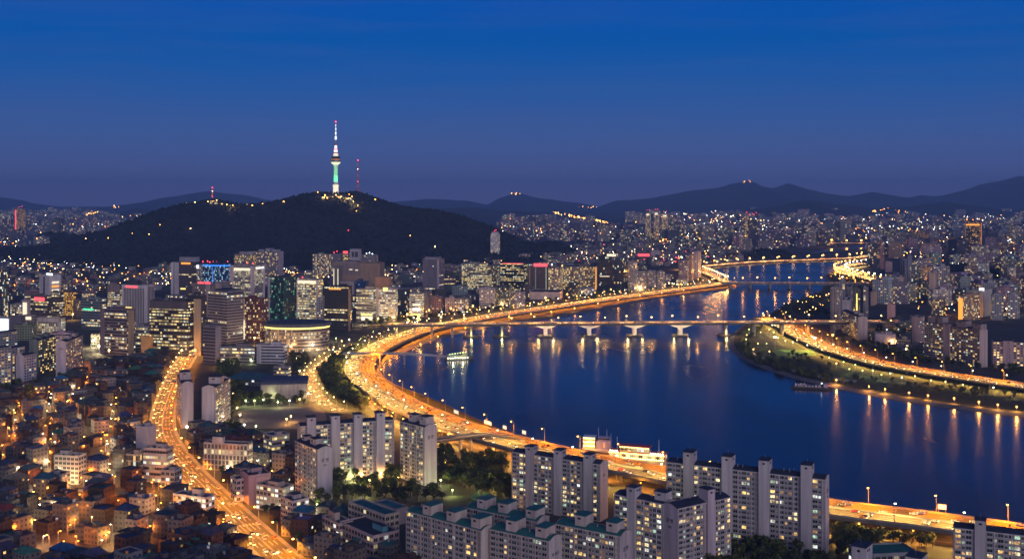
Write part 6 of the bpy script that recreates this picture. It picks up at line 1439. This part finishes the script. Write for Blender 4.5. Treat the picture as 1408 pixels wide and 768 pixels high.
road_lamps(BR, 11, 66, 'bridge_lamp', 'lamps along the near bridge', ('warm lamp on the far railing of the near bridge', 'warm lamp on the near railing of the near bridge'), 60000, (('lamp_gold', (1, .48, .09)), ('lamp_gold', (1, .48, .09))), 9, .55, spot=166)
road_lamps(B2, 12, 68, 'bridge_lamp', 'lamps along the far bridge', ('amber lamp on the far side of the far bridge', 'amber lamp on the near side of the far bridge'), 6000, (('lamp_amber', AMB), ('lamp_amber', AMB)), 11, .8)
road_lamps(B3, 12, 110, 'bridge_lamp', 'lamps along the distant bridge', ('orange lamp on the distant upstream bridge', 'orange lamp on the distant upstream bridge'), 60000, (('lamp_amber', AMB), ('lamp_amber', AMB)), 12, 2.0)
road_lamps(PK, 8, 26, 'street_lamp', 'lamps along the park road', ('golden lamp on the outer side of the curving park road', 'golden lamp on the inner side of the curving park road'), 60000, (('lamp_gold', (1, .5, .1)), ('lamp_gold', (1, .5, .1))), 8, .6, spot=150)
road_lamps(UND, 6.5, 60, 'street_lamp', 'lamps under the viaduct', ('orange lamp by the frontage road under the viaduct', 'orange lamp by the frontage road under the viaduct'), 22000, (('lamp_orange', (1, .36, .03)), ('lamp_orange', (1, .36, .03))), 5.5, .45, sides=(-1, 1))
road_lamps(LOW, 5.5, 30, 'street_lamp', 'lamps along the low service road', ('amber lamp by the low service road under the flyover', 'amber lamp by the low service road under the flyover'), 22000, (('lamp_amber', AMB), ('lamp_amber', AMB)), 6, .5, sides=(-1, 1))
for ai, P in enumerate(AL):
    for i, (p, t, n) in enumerate(sample(P, 34, 8)):
        s = R.choice([-1, 1]); q = p + n * 2.7 * s
        if PX(q)[1] > 790: continue
        col, mt = R.choice([(ORG, 'lamp_orange'), (ORG, 'lamp_orange'), (AMB, 'lamp_amber'), (WHT, 'lamp_white')])
        d = -n * s; r = lamp('alley_lamp', q, math.atan2(d.y, d.x), mt, 6.5, 1.2, .45, 4600, col, f"{ {'lamp_orange': 'deep orange', 'lamp_amber': 'amber', 'lamp_white': 'whitish'}[mt] } lamp over a narrow old town alley", 'street lamp', 'lamps in the old town alleys')
# single lamps between the houses
n = 0
while n < 95:
    px, py = R.uniform(0, 330), R.uniform(520, 765)
    if not pip(px, py, OLD): continue
    p = G(px, py)
    if not (free(p.x, p.y, -.2) and off_road(p.x, p.y, 0)): continue
    col, mt = R.choice([(ORG, 'lamp_orange'), (ORG, 'lamp_orange'), (AMB, 'lamp_amber'), (WHT, 'lamp_white'), (GOLD, 'lamp_gold')])
    lamp('alley_lamp', p, R.uniform(0, 6.28), mt, 6.0, 1.0, .45, 4200, col, f"{ {'lamp_orange': 'deep orange', 'lamp_amber': 'amber', 'lamp_white': 'whitish', 'lamp_gold': 'golden'}[mt] } lamp squeezed between old town houses", 'street lamp', 'lamps between the old town houses'); n += 1
PARKL = [(1030, 458), (1027, 466), (1026, 472), (1046, 462), (1058, 458), (1064, 462), (1070, 470), (1080, 474), (1090, 476), (1096, 473), (1054, 478), (1042, 478), (1036, 486), (1110, 480), (1122, 480), (1130, 486), (1140, 498), (1150, 506), (1160, 504), (1168, 514), (1176, 508), (1186, 516), (1200, 516), (1212, 522), (1224, 520), (1240, 526), (1258, 524), (1280, 530), (1300, 532), (1324, 536), (1346, 540), (1366, 540), (1392, 548), (1120, 470), (1150, 484), (1172, 496), (1200, 505), (1062, 452), (1048, 452), (1090, 490), (1058, 489)]
for px, py in PARKL:
    p = G(px, py); mt, col = R.choice([('lamp_gold', GOLD), ('lamp_lime', (.95, 1.0, .35)), ('lamp_white', WHT)])
    lamp('park_lamp', p, 0, mt, 5.5, 0, .48, 2800, col, f"{ {'lamp_gold': 'golden', 'lamp_lime': 'greenish', 'lamp_white': 'white'}[mt] } globe lamp in the right bank riverside park", 'park lamp', 'globe lamps in the riverside park')
for px, py in ((1066, 480), (1120, 481)):
    p = G(px, py); r = root('floodlight_mast', p, 0, f"floodlight mast at the {'left' if px < 1100 else 'right'} end of the bright green pitch", 'floodlight')
    m = MB(); m.tube((0, 0, 0), (0, 0, 15), .3, .2, 'steel', 6); m.obj('pole', r); m = MB(); m.box(-1.8, 1.8, -.3, .3, 15, 16.4, 'dark_steel'); m.box(-1.6, 1.6, -.42, -.31, 15.1, 16.3, 'lamp_white'); m.obj('lamp_head', r)
    add_light('pitch_flood', (3 if px < 1100 else -3, -2, 14.6), 26000, (.9, 1.0, .3), .6, r, 'SPOT', rot=(R_(-14), R_(-48 if px < 1100 else 48), 0), size=R_(95))
GROVE = [(446, 650), (458, 656), (470, 652), (484, 662), (498, 660), (508, 668), (524, 658), (534, 672), (548, 664), (590, 676), (606, 668), (634, 652), (640, 658), (650, 664), (612, 640), (662, 668), (622, 682), (676, 672), (690, 676), (470, 676), (500, 684), (452, 684), (436, 702), (428, 712), (418, 716), (440, 724), (1160, 746), (1168, 756), (900, 764), (985, 766), (760, 764), (668, 700)]
for px, py in GROVE:
    p = G(px, py); mt, col = R.choice([('lamp_gold', GOLD), ('lamp_lime', (.95, .95, .3)), ('lamp_white', WHT)])
    lamp('garden_lamp', p, 0, mt, 4.0, 0, .5, 5500, col, f"{ {'lamp_gold': 'golden', 'lamp_lime': 'greenish', 'lamp_white': 'white'}[mt] } garden lamp among the trees of the foreground flats", 'garden lamp', 'garden lamps between the foreground flats')
SCHL = [(330, 560), (338, 558), (350, 558), (362, 557), (382, 560), (398, 558), (412, 556), (372, 549), (384, 551), (400, 580), (394, 584), (320, 548), (324, 556), (326, 568), (330, 578), (314, 588), (336, 592), (352, 594), (310, 520), (316, 505), (324, 500), (345, 500), (412, 516), (418, 530), (424, 548), (420, 505), (408, 498), (436, 486), (450, 478), (462, 470), (470, 474), (458, 486), (480, 472)]
for px, py in SCHL:
    p = G(px, py); mt, col = R.choice([('lamp_gold', GOLD), ('lamp_lime', (.95, 1.0, .35)), ('lamp_white', WHT)])
    lamp('park_lamp', p, 0, mt, 5.0, 0, .6, 3600, col, f"{ {'lamp_gold': 'golden', 'lamp_lime': 'greenish', 'lamp_white': 'white'}[mt] } globe lamp in the dark park round the sandy yard", 'park lamp', 'globe lamps round the sandy yard')
SHOPL = [(294, 640), (300, 646), (308, 652), (316, 658), (322, 664), (333, 672), (340, 680), (350, 690), (358, 694), (366, 700), (372, 706), (380, 712), (388, 718), (396, 724), (404, 732), (284, 634), (276, 626), (268, 618), (260, 608), (252, 596), (246, 584)]
for px, py in SHOPL:
    p = G(px + 5, py - 3); lamp('shop_lamp', p, 0, 'lamp_white', 3.6, 0, .85, 3000, WHT, 'large white globe lamp before the shops on the boulevard', 'street lamp', 'white globe lamps before the shops')
for px, py in ((1150, 531), (1195, 540), (1217, 544), (1250, 549), (1276, 553), (1312, 557), (1346, 562), (1372, 566), (1398, 569), (640, 457), (602, 469), (578, 480), (664, 451), (700, 441), (730, 437), (758, 434), (790, 429), (822, 422), (850, 417), (880, 411), (910, 407), (940, 403)):
    p = G(px, py); near = px > 1100
    lamp('shore_lamp', p, 0, 'lamp_amber', 6.5, 0, .6, 15000 if near else 17000, (1.0, .40, .07), f"amber lamp standing on the {'right bank shore below the park' if near else 'left bank shore below the riverside road'}", 'shore lamp', 'amber lamps on the ' + ('right' if near else 'left') + ' bank shore')
# street glow between the downtown towers
GLOWS = [(128, 478, WHT, 60000), (136, 486, WHT, 60000), (150, 492, GOLD, 14000), (205, 494, GOLD, 16000), (224, 494, ORG, 14000), (262, 478, GOLD, 24000), (250, 492, GOLD, 24000), (268, 492, AMB, 20000), (300, 505, AMB, 12000), (366, 486, GOLD, 16000), (400, 486, GOLD, 18000), (430, 484, WHT, 26000), (444, 470, WHT, 26000), (350, 474, GOLD, 16000), (470, 452, GOLD, 20000), (500, 446, WHT, 24000), (520, 446, GOLD, 20000), (540, 444, GOLD, 24000), (560, 440, GOLD, 20000), (590, 434, AMB, 20000), (620, 432, AMB, 20000), (650, 428, GOLD, 24000), (690, 424, GOLD, 24000), (720, 420, AMB, 24000), (750, 416, GOLD, 24000), (780, 411, AMB, 24000), (800, 408, GOLD, 24000), (840, 404, AMB, 24000), (880, 400, GOLD, 28000), (920, 395, GOLD, 28000), (960, 390, AMB, 28000), (60, 434, WHT, 20000), (20, 440, WHT, 20000), (100, 440, GOLD, 14000), (1226, 478, GOLD, 9000), (1246, 490, GOLD, 5000), (1262, 484, AMB, 9000), (1225, 449, AMB, 12000), (1333, 437, AMB, 26000), (1352, 434, WHT, 20000), (1384, 432, WHT, 20000), (1376, 430, GOLD, 16000), (1300, 432, AMB, 14000), (1195, 452, GOLD, 9000), (1145, 470, AMB, 9000), (600, 376, AMB, 30000), (596, 385, AMB, 30000), (530, 383, GOLD, 26000), (106, 392, ORG, 20000), (95, 396, ORG, 16000), (120, 392, AMB, 26000), (20, 398, ORG, 20000), (46, 392, ORG, 18000), (404, 380, ORG, 20000), (700, 352, AMB, 50000), (712, 350, AMB, 50000), (698, 346, AMB, 30000), (794, 350, AMB, 30000)]
for px, py, col, pw in GLOWS:
    p = G(px, py); mt = {WHT: 'lamp_white', GOLD: 'lamp_gold', AMB: 'lamp_amber', ORG: 'lamp_orange'}[col]
    lamp('plaza_lamp', p, 0, mt, 9, 0, 1.1 * p.y / 1500, pw, col, f"{ {'lamp_white': 'white', 'lamp_gold': 'golden', 'lamp_amber': 'amber', 'lamp_orange': 'deep orange'}[mt] } high lamp lighting a street between city blocks", 'street lamp', 'high lamps lighting the city streets')
# the countless far lamps: too many to count, one mass
mb = MB()
def dots(poly, n, rad, mats, z=(3, 12)):
    k = 0
    for _ in range(n * 14):
        if k >= n: break
        px, py = R.uniform(min(p[0] for p in poly), max(p[0] for p in poly)), R.uniform(min(p[1] for p in poly), max(p[1] for p in poly))
        if not pip(px, py, poly): continue
        p = G(px, py); zz_ = R.uniform(*z)
        if fbm(p.x / 330, p.y / 520, 3) < .02 and R.random() < .8: continue
        if in_river(p.x, p.y): continue
        if any(((p.x - a) / c) ** 2 + ((p.y - b) / d) ** 2 < 1 for a, b, c, d in MOUNDS): continue
        s = rad * p.y / 3000 * R.uniform(.6, 1.3)
        mb.tube((p.x, p.y, 0), (p.x, p.y, zz_), .12, .1, 'dark_steel', 3, cap=False); mb.octa((p.x, p.y, zz_ + s), s, R.choice(mats)); k += 1
W5 = ['lamp_amber', 'lamp_gold', 'lamp_white', 'lamp_orange', 'lamp_cool']
dots(FOOT, 340, 1.0, ['lamp_amber', 'lamp_orange', 'lamp_gold', 'lamp_white', 'lamp_cool'])
dots([(690, 352), (790, 340), (900, 334), (1010, 340), (1020, 358), (950, 366), (800, 362)], 420, .9, ['lamp_amber', 'lamp_gold', 'lamp_white', 'lamp_red', 'lamp_white'])
dots([(690, 303), (860, 315), (1020, 325), (1200, 330), (1020, 345), (850, 332), (690, 330)], 500, .9, W5, (5, 50))
dots([(860, 303), (1060, 297), (1420, 295), (1420, 333), (1200, 335), (1020, 330)], 1000, .85, W5 + ['lamp_white', 'lamp_cool'], (5, 60))
dots([(1200, 336), (1420, 333), (1420, 356), (1200, 356)], 260, 1.0, W5, (4, 40))
dots([(1240, 356), (1420, 352), (1420, 440), (1262, 440)], 200, .9, W5, (4, 20))
dots([(-10, 297), (120, 294), (200, 300), (190, 312), (150, 325), (20, 345), (-10, 350)], 420, .9, W5, (5, 40))
dots([(-10, 352), (140, 345), (230, 365), (240, 400), (-10, 420)], 150, .9, ['lamp_orange', 'lamp_amber', 'lamp_gold', 'lamp_cool'])
dots([(550, 438), (700, 421), (900, 396), (1000, 384), (1000, 388), (900, 402), (700, 428), (560, 450)], 200, 1.0, ['lamp_amber', 'lamp_gold', 'lamp_gold', 'lamp_white'], (4, 7))
dots([(1160, 372), (1236, 388), (1236, 396), (1170, 392), (1140, 382)], 90, 1.1, ['lamp_amber', 'lamp_gold', 'lamp_orange'], (4, 8))
dots([(1070, 422), (1140, 404), (1140, 436), (1066, 436)], 34, 1.0, ['lamp_amber', 'lamp_gold'], (4, 8))
dots([(1180, 334), (1300, 336), (1360, 350), (1300, 352), (1250, 345)], 120, 1.0, ['lamp_amber', 'lamp_orange'], (6, 14))
dots([(30, 555), (215, 495), (240, 500), (225, 600), (140, 560)], 60, .45, ['lamp_orange', 'lamp_amber', 'lamp_white'], (3, 6))
dots([(444, 500), (520, 455), (560, 452), (480, 500), (450, 520)], 80, .55, ['lamp_gold', 'lamp_lime', 'lamp_amber'], (3, 6))
# hill road lamps climbing the far slopes
for (x0, y0, x1, y1, n_, Yd) in ((758, 291, 830, 306, 46, 8600), (790, 297, 824, 305, 40, 8300), (820, 302, 850, 312, 30, 7600), (1175, 295, 1225, 286, 22, 8800), (1228, 290, 1270, 293, 12, 8800), (1325, 293, 1408, 298, 50, 8500), (150, 283, 170, 285, 4, 9300), (95, 299, 135, 292, 26, 9000), (702, 265.5, 716, 265.5, 6, 12600), (795, 283, 830, 285, 6, 9300), (1020, 250, 1032, 249, 4, 11400)):
    for i in range(n_):
        f = R.random(); px, py = x0 + (x1 - x0) * f + R.uniform(-1, 1), y0 + (y1 - y0) * f + R.uniform(-1.4, 1.4)
        x = (px - CX) * Yd / F; z = H + (YH - py) * Yd / F; s = R.uniform(1.6, 3.4) * Yd / 8600
        mb.tube((x, Yd, max(0, z - 14)), (x, Yd, z), .4, .3, 'dark_steel', 3, cap=False); mb.octa((x, Yd, z), s, R.choice(['lamp_amber', 'lamp_orange', 'lamp_gold', 'lamp_amber']))
tag(mb.obj('distant_lamps'), 'countless street lamps glittering across the far city', 'lamps', kind='stuff')

# ================================================================== TRAFFIC
def car_geo(m, paint):
    L_, W2 = 4.4, .92
    pr = [(-2.2, .35), (-2.2, .95), (-1.45, 1.0), (-.95, 1.45), (.55, 1.45), (1.2, .98), (2.1, .82), (2.2, .4)]
    for s in (-1, 1): m.face([(x, s * W2 * (1 if z < 1.1 else .82), z) for x, z in (pr if s > 0 else pr[::-1])], paint)
    mats_ = [paint, paint, 'glass_dark', paint, 'glass_dark', paint, paint]
    for i in range(7):
        (xa, za), (xb, zb) = pr[i], pr[i + 1]; wa, wb = W2 * (1 if za < 1.1 else .82), W2 * (1 if zb < 1.1 else .82)
        m.face([(xa, -wa, za), (xa, wa, za), (xb, wb, zb), (xb, -wb, zb)], mats_[i])
    for x in (-1.35, 1.35):
        for s in (-1, 1): m.tube((x, s * .68, .33), (x, s * .96, .33), .33, .33, 'tyre', 8)
    for s in (-1, 1):
        m.box(2.12, 2.26, s * .62 - .2, s * .62 + .2, .52, .76, 'head_light'); m.box(-2.27, -2.19, s * .62 - .2, s * .62 + .2, .66, .86, 'tail_light')
CARM = {}
for nm in ('car_white', 'car_black', 'car_silver', 'car_red', 'car_orange'):
    m = MB(); car_geo(m, nm); CARM[nm] = (m.mesh('parked_car'), m)
PNT = ['car_white'] * 4 + ['car_black'] * 1 + ['car_silver'] * 4 + ['car_red', 'car_orange']
slots = []
def traffic(P, offs, gap, name, ymax=1e9):
    """offs > 0 drive away along the path, offs < 0 come back"""
    for o in offs:
        for p, t, n in sample(P, lambda: R.uniform(gap * .6, gap * 1.5), R.uniform(0, gap)):
            q = p + n * (o + R.uniform(-.25, .25)); d = t if o > 0 else -t
            if PX(q)[1] > 785 or q.y > ymax: continue
            slots.append((q, math.atan2(d.y, d.x), name))
traffic(EXP, [3, 6.7, 10.4, 14, -3, -6.7, -10.4, -14], 36, 'riverside expressway')
traffic(RB, [3, 6.5, 10, 13, -3, -6.5, -10, -13], 30, 'right bank expressway')
traffic(RB2, [4, 8, 12, -4, -8, -12], 22, 'riverbend road')
traffic(BLV, [1.6, 4.4, 7.2, -1.6, -4.4, -7.2], 44, 'old town boulevard')
traffic(BR, [2, 5.5, -2, -5.5], 30, 'near bridge')
traffic(B2, [2, 6, -2, -6], 34, 'far bridge')
traffic(FAR, [3, 7, 11, -3, -7, -11], 30, 'far riverside road')
traffic(RAMP, [2, 6, -2, -6], 20, 'slip road')
traffic(PK, [2, 5, -2, -5], 24, 'park road')
slots.sort(key=lambda s: s[0].y)
mass = MB(); cn_ = {'car_white': 'white', 'car_black': 'black', 'car_silver': 'silver', 'car_red': 'red', 'car_orange': 'orange'}
for i, (q, a, nm) in enumerate(slots):
    pt = R.choice(PNT)
    if i < 290:
        o = bpy.data.objects.new('car', CARM[pt][0]); COL.objects.link(o); o.location = (q.x, q.y, q.z + .02); o.rotation_euler = (0, 0, a)
        if nm == 'old town boulevard': o.location.z = .16
        tow = math.sin(a) < 0
        tag(o, f"{cn_[pt]} car {'coming nearer with headlights on' if tow else 'driving away with red tail lights'} on the {nm}", 'car', 'cars on the ' + nm)
    else:
        src = CARM[pt][1]; ca, sa = math.cos(a), math.sin(a); z0 = .16 if nm == 'old town boulevard' else q.z + .02; b0 = len(mass.v)
        mass.v += [(q.x + x * ca - y * sa, q.y + x * sa + y * ca, z0 + z) for x, y, z in src.v]
        mass.f += [tuple(b0 + k_ for k_ in f) for f in src.f]; mp_ = [mass.mi(n_) for n_ in src.mats]
        mass.m += [mp_[k_] for k_ in src.m]; mass.uv += src.uv; mass.c += src.c
tag(mass.obj('traffic'), 'dense evening traffic farther along the roads and bridges', 'traffic', kind='stuff')

# ================================================================== TREES
def crown_mesh(seed, n, r, hgt, mat, q=.75):
    rr = random.Random(seed); m = MB()
    lobes = [(rr.uniform(-.5, .5) * r, rr.uniform(-.5, .5) * r, rr.uniform(.3, .85) * hgt, rr.uniform(.42, .62) * r) for _ in range(7)]
    for _ in range(n):
        lx, ly, lz, lr = rr.choice(lobes)
        u, v = rr.uniform(-1, 1), rr.uniform(0, 6.28); s = lr * rr.uniform(.65, 1.08); w_ = math.sqrt(1 - u * u)
        c = Vector((lx + s * w_ * math.cos(v), ly + s * w_ * math.sin(v), lz + s * u * .9))
        nrm = Vector((rr.gauss(0, 1), rr.gauss(0, 1), rr.gauss(.4, 1))).normalized(); a = nrm.orthogonal().normalized(); b = nrm.cross(a); e = q * rr.uniform(.6, 1.2)
        m.face([c - a * e, c + b * e * .7, c + a * e, c - b * e * .7], mat)
    return m
TM = []
for sd in range(4):
    h_ = (7.5, 9, 8, 10)[sd]; r_ = (3.2, 3.6, 4.0, 3.4)[sd]
    cm = crown_mesh(sd, 260, r_, h_ * .8, 'leaf' if sd % 2 else 'leaf_dark')
    cm.v = [(x, y, z + h_ * .2) for x, y, z in cm.v]
    tk = MB(); tk.tube((0, 0, -.3), (0, 0, h_ * .45), .28, .18, 'bark', 6)
    for q in range(4): a_ = q * 1.6 + sd; tk.tube((0, 0, h_ * .35), (math.cos(a_) * r_ * .5, math.sin(a_) * r_ * .5, h_ * .62), .14, .05, 'bark', 5, cap=False)
    TM.append((cm.mesh('crown'), tk.mesh('trunk'), cm))
def tree(x, y, s, label, group, z=0):
    k_ = R.randrange(4); r = root('tree', (x, y, z), R.uniform(0, 6.28), label, 'tree', group); r.scale = (s, s, s * R.uniform(.9, 1.15))
    for nm, me in (('crown', TM[k_][0]), ('trunk', TM[k_][1])):
        o = bpy.data.objects.new(nm, me); COL.objects.link(o); o.parent = r
def scatter(poly, n, size, label, group, keep_off=True, gap=3.0):
    k_ = 0; pts = []
    for _ in range(n * 25):
        if k_ >= n: break
        px, py = R.uniform(min(p[0] for p in poly), max(p[0] for p in poly)), R.uniform(min(p[1] for p in poly), max(p[1] for p in poly))
        if not pip(px, py, poly): continue
        p = G(px, py)
        if in_river(p.x, p.y) or not off_road(p.x, p.y, 1.5) or not free(p.x, p.y, .5): continue
        if any((p.x - a) ** 2 + (p.y - b) ** 2 < gap * gap for a, b in pts): continue
        pts.append((p.x, p.y)); tree(p.x, p.y, R.uniform(*size), label, group); k_ += 1
def woods(poly, n, size, name, label):
    m = MB(); k_ = 0; c_ = 0
    for _ in range(n * 12):
        if k_ >= n: break
        px, py = R.uniform(min(p[0] for p in poly), max(p[0] for p in poly)), R.uniform(min(p[1] for p in poly), max(p[1] for p in poly))
        if not pip(px, py, poly): continue
        p = G(px, py)
        if in_river(p.x, p.y) or not off_road(p.x, p.y, 2) or not free(p.x, p.y, .5): continue
        s = R.uniform(*size); src = TM[R.randrange(4)][2]; a = R.uniform(0, 6.28); ca, sa = math.cos(a) * s, math.sin(a) * s; b0 = len(m.v)
        m.v += [(p.x + x * ca - y * sa, p.y + x * sa + y * ca, z * s) for x, y, z in src.v]
        m.f += [tuple(b0 + k2 for k2 in f) for f in src.f]; mi = m.mi(src.mats[0]); m.m += [mi] * len(src.f); m.uv += src.uv; m.c += src.c
        m.tube((p.x, p.y, 0), (p.x, p.y, 4 * s), .3, .2, 'bark', 4, cap=False); k_ += 1
    tag(m.obj(name), label, kind='stuff')
scatter([(430, 700), (444, 650), (540, 648), (560, 668), (600, 680), (620, 690), (560, 692), (500, 688), (470, 690), (440, 706)], 60, (.8, 1.25), 'leafy tree in the court between the slabs and the teal roofed school', 'trees in the foreground court', gap=4)
woods([(604, 625), (690, 640), (702, 655), (702, 690), (660, 680), (604, 660)], 150, (.8, 1.3), 'grove_foliage', 'dark grove on the slope between the tall slab and the flyover')
woods([(458, 498), (500, 478), (486, 500), (488, 520), (515, 548), (500, 566), (470, 556), (450, 540), (440, 520)], 260, (.9, 1.4), 'wood_foliage', 'dark wood inside the expressway bend')
woods([(300, 505), (325, 500), (332, 540), (326, 600), (304, 600), (300, 560)], 110, (.9, 1.4), 'park_wood_foliage', 'dark belt of trees right of the end-on slabs')
woods([(330, 545), (430, 540), (425, 556), (330, 558)], 50, (.6, 1.0), 'yard_hedge_foliage', 'row of trees closing the far side of the sandy yard')
woods([(1148, 725), (1220, 735), (1310, 745), (1310, 752), (1240, 752), (1220, 745), (1150, 768)], 70, (.7, 1.0), 'viaduct_grove_foliage', 'dark trees beneath the viaduct')
woods([(1020, 500), (1012, 488), (1020, 470), (1034, 455), (1050, 446), (1064, 442), (1050, 452), (1028, 470), (1032, 486), (1080, 505), (1150, 525), (1200, 535), (1140, 528), (1060, 512)], 130, (.6, 1.0), 'shore_shrubs_foliage', 'dark shrubs edging the riverside park')
scatter([(1062, 492), (1130, 490), (1150, 512), (1240, 528), (1400, 545), (1400, 556), (1220, 538), (1100, 512)], 60, (.6, 1.0), 'round tree standing in the right bank riverside park', 'trees in the riverside park', gap=5)
scatter([(1140, 470), (1190, 485), (1260, 500), (1408, 518), (1408, 512), (1340, 508), (1260, 494), (1190, 474)], 60, (.8, 1.2), 'tree between the right bank expressway and the flats', 'trees along the right bank expressway', gap=4)
scatter([(246, 590), (262, 612), (300, 650), (350, 696), (400, 740), (416, 752), (400, 722), (340, 670), (290, 628), (258, 590)], 42, (.6, .85), 'street tree lit golden by the shop side of the boulevard', 'street trees along the boulevard', gap=5)
scatter([(400, 490), (425, 490), (422, 545), (408, 545)], 26, (.8, 1.1), 'tree lit greenish beside the park road', 'trees beside the park road', gap=4)
woods([(500, 436), (620, 430), (760, 412), (900, 394), (985, 384), (985, 388), (900, 400), (760, 420), (620, 438), (500, 450)], 150, (.8, 1.2), 'riverside_tree_row_foliage', 'row of trees between the riverside road and the city blocks')
woods([(1120, 400), (1150, 372), (1240, 395), (1240, 404), (1142, 402)], 110, (.9, 1.3), 'bend_park_foliage', 'dark trees inside the riverbend road')
woods([(1066, 420), (1140, 404), (1141, 438), (1066, 434)], 90, (.8, 1.2), 'bridge_park_foliage', 'trees around the right end of the near bridge')
woods([(905, 752), (1010, 742), (1148, 752), (1156, 775), (1000, 790), (905, 790)], 120, (.6, 1.0), 'slab_foot_foliage', 'dark trees along the foot of the riverfront slabs')
woods([(1205, 442), (1262, 436), (1262, 500), (1210, 480)], 70, (.8, 1.1), 'yard_trees_foliage', 'dark trees between the low right bank blocks')
woods([(-10, 505), (60, 530), (110, 515), (118, 525), (70, 548), (-10, 560)], 90, (.8, 1.2), 'estate_trees_foliage', 'dark trees at the foot of the left edge estate')

# ================================================================== LABELS THAT NEED THEIR NEIGHBOURS
ORD = ['', 'second ', 'third ', 'fourth ', 'fifth ', 'sixth ', 'seventh ', 'eighth ', 'ninth ', 'tenth ', 'eleventh ', 'twelfth ']
byl = {}
for o, px, py, head in PENDING:
    d, (lx, ly, ph) = min(((math.hypot(px - a, (py - b) * 1.6), (a, b, c)) for a, b, c in LAND), key=lambda q: q[0])
    dx, dy = px - lx, py - ly
    rel = ('left of' if dx < 0 else 'right of') if abs(dx) > abs(dy) * 1.2 else ('behind' if dy < 0 else 'in front of')
    byl.setdefault((head, rel, ph), []).append((d, o))
for (head, rel, ph), lst in byl.items():
    lst.sort(key=lambda q: q[0])
    for i, (d, o) in enumerate(lst):
        o['label'] = f"{head}, {ORD[min(i, 11)] + 'nearest ' if len(lst) > 1 else ''}{rel} {ph}" if len(lst) == 1 else f"{head} {rel} {ph}, {(ORD[min(i, 11)] + 'nearest').strip()}"

for o in list(COL.objects):
    t_ = o.get('label')
    if t_ and len(t_.split()) > 16: t_ = t_.replace(' the ', ' '); o['label'] = t_
    if t_ and len(t_.split()) > 16: o['label'] = t_.replace(' lit ', ' ', 1)
# ================================================================== HAZE
HAZE = 6.5e-5
mb = MB(); mb.box(-16000, 16000, -1500, 21000, -2, 470, 'paint', bottom=True)
k = N('haze_air'); nt2 = k.t; nt2.nodes.remove(k.b)
pv = k.n('ShaderNodeVolumePrincipled'); pv.inputs['Density'].default_value = HAZE; pv.inputs['Color'].default_value = (.26, .48, .95, 1); pv.inputs['Density Attribute'].default_value = ''; pv.inputs['Anisotropy'].default_value = 0
k.l(pv.outputs[0], k.o.inputs['Volume']); MATS['haze_air'] = k.m
try: k.m.cycles.homogeneous_volume = True
except Exception: pass
mb.mats = ['haze_air']; mb.m = [0] * len(mb.m)
tag(mb.obj('haze'), 'thin blue evening haze over the whole city', kind='stuff')
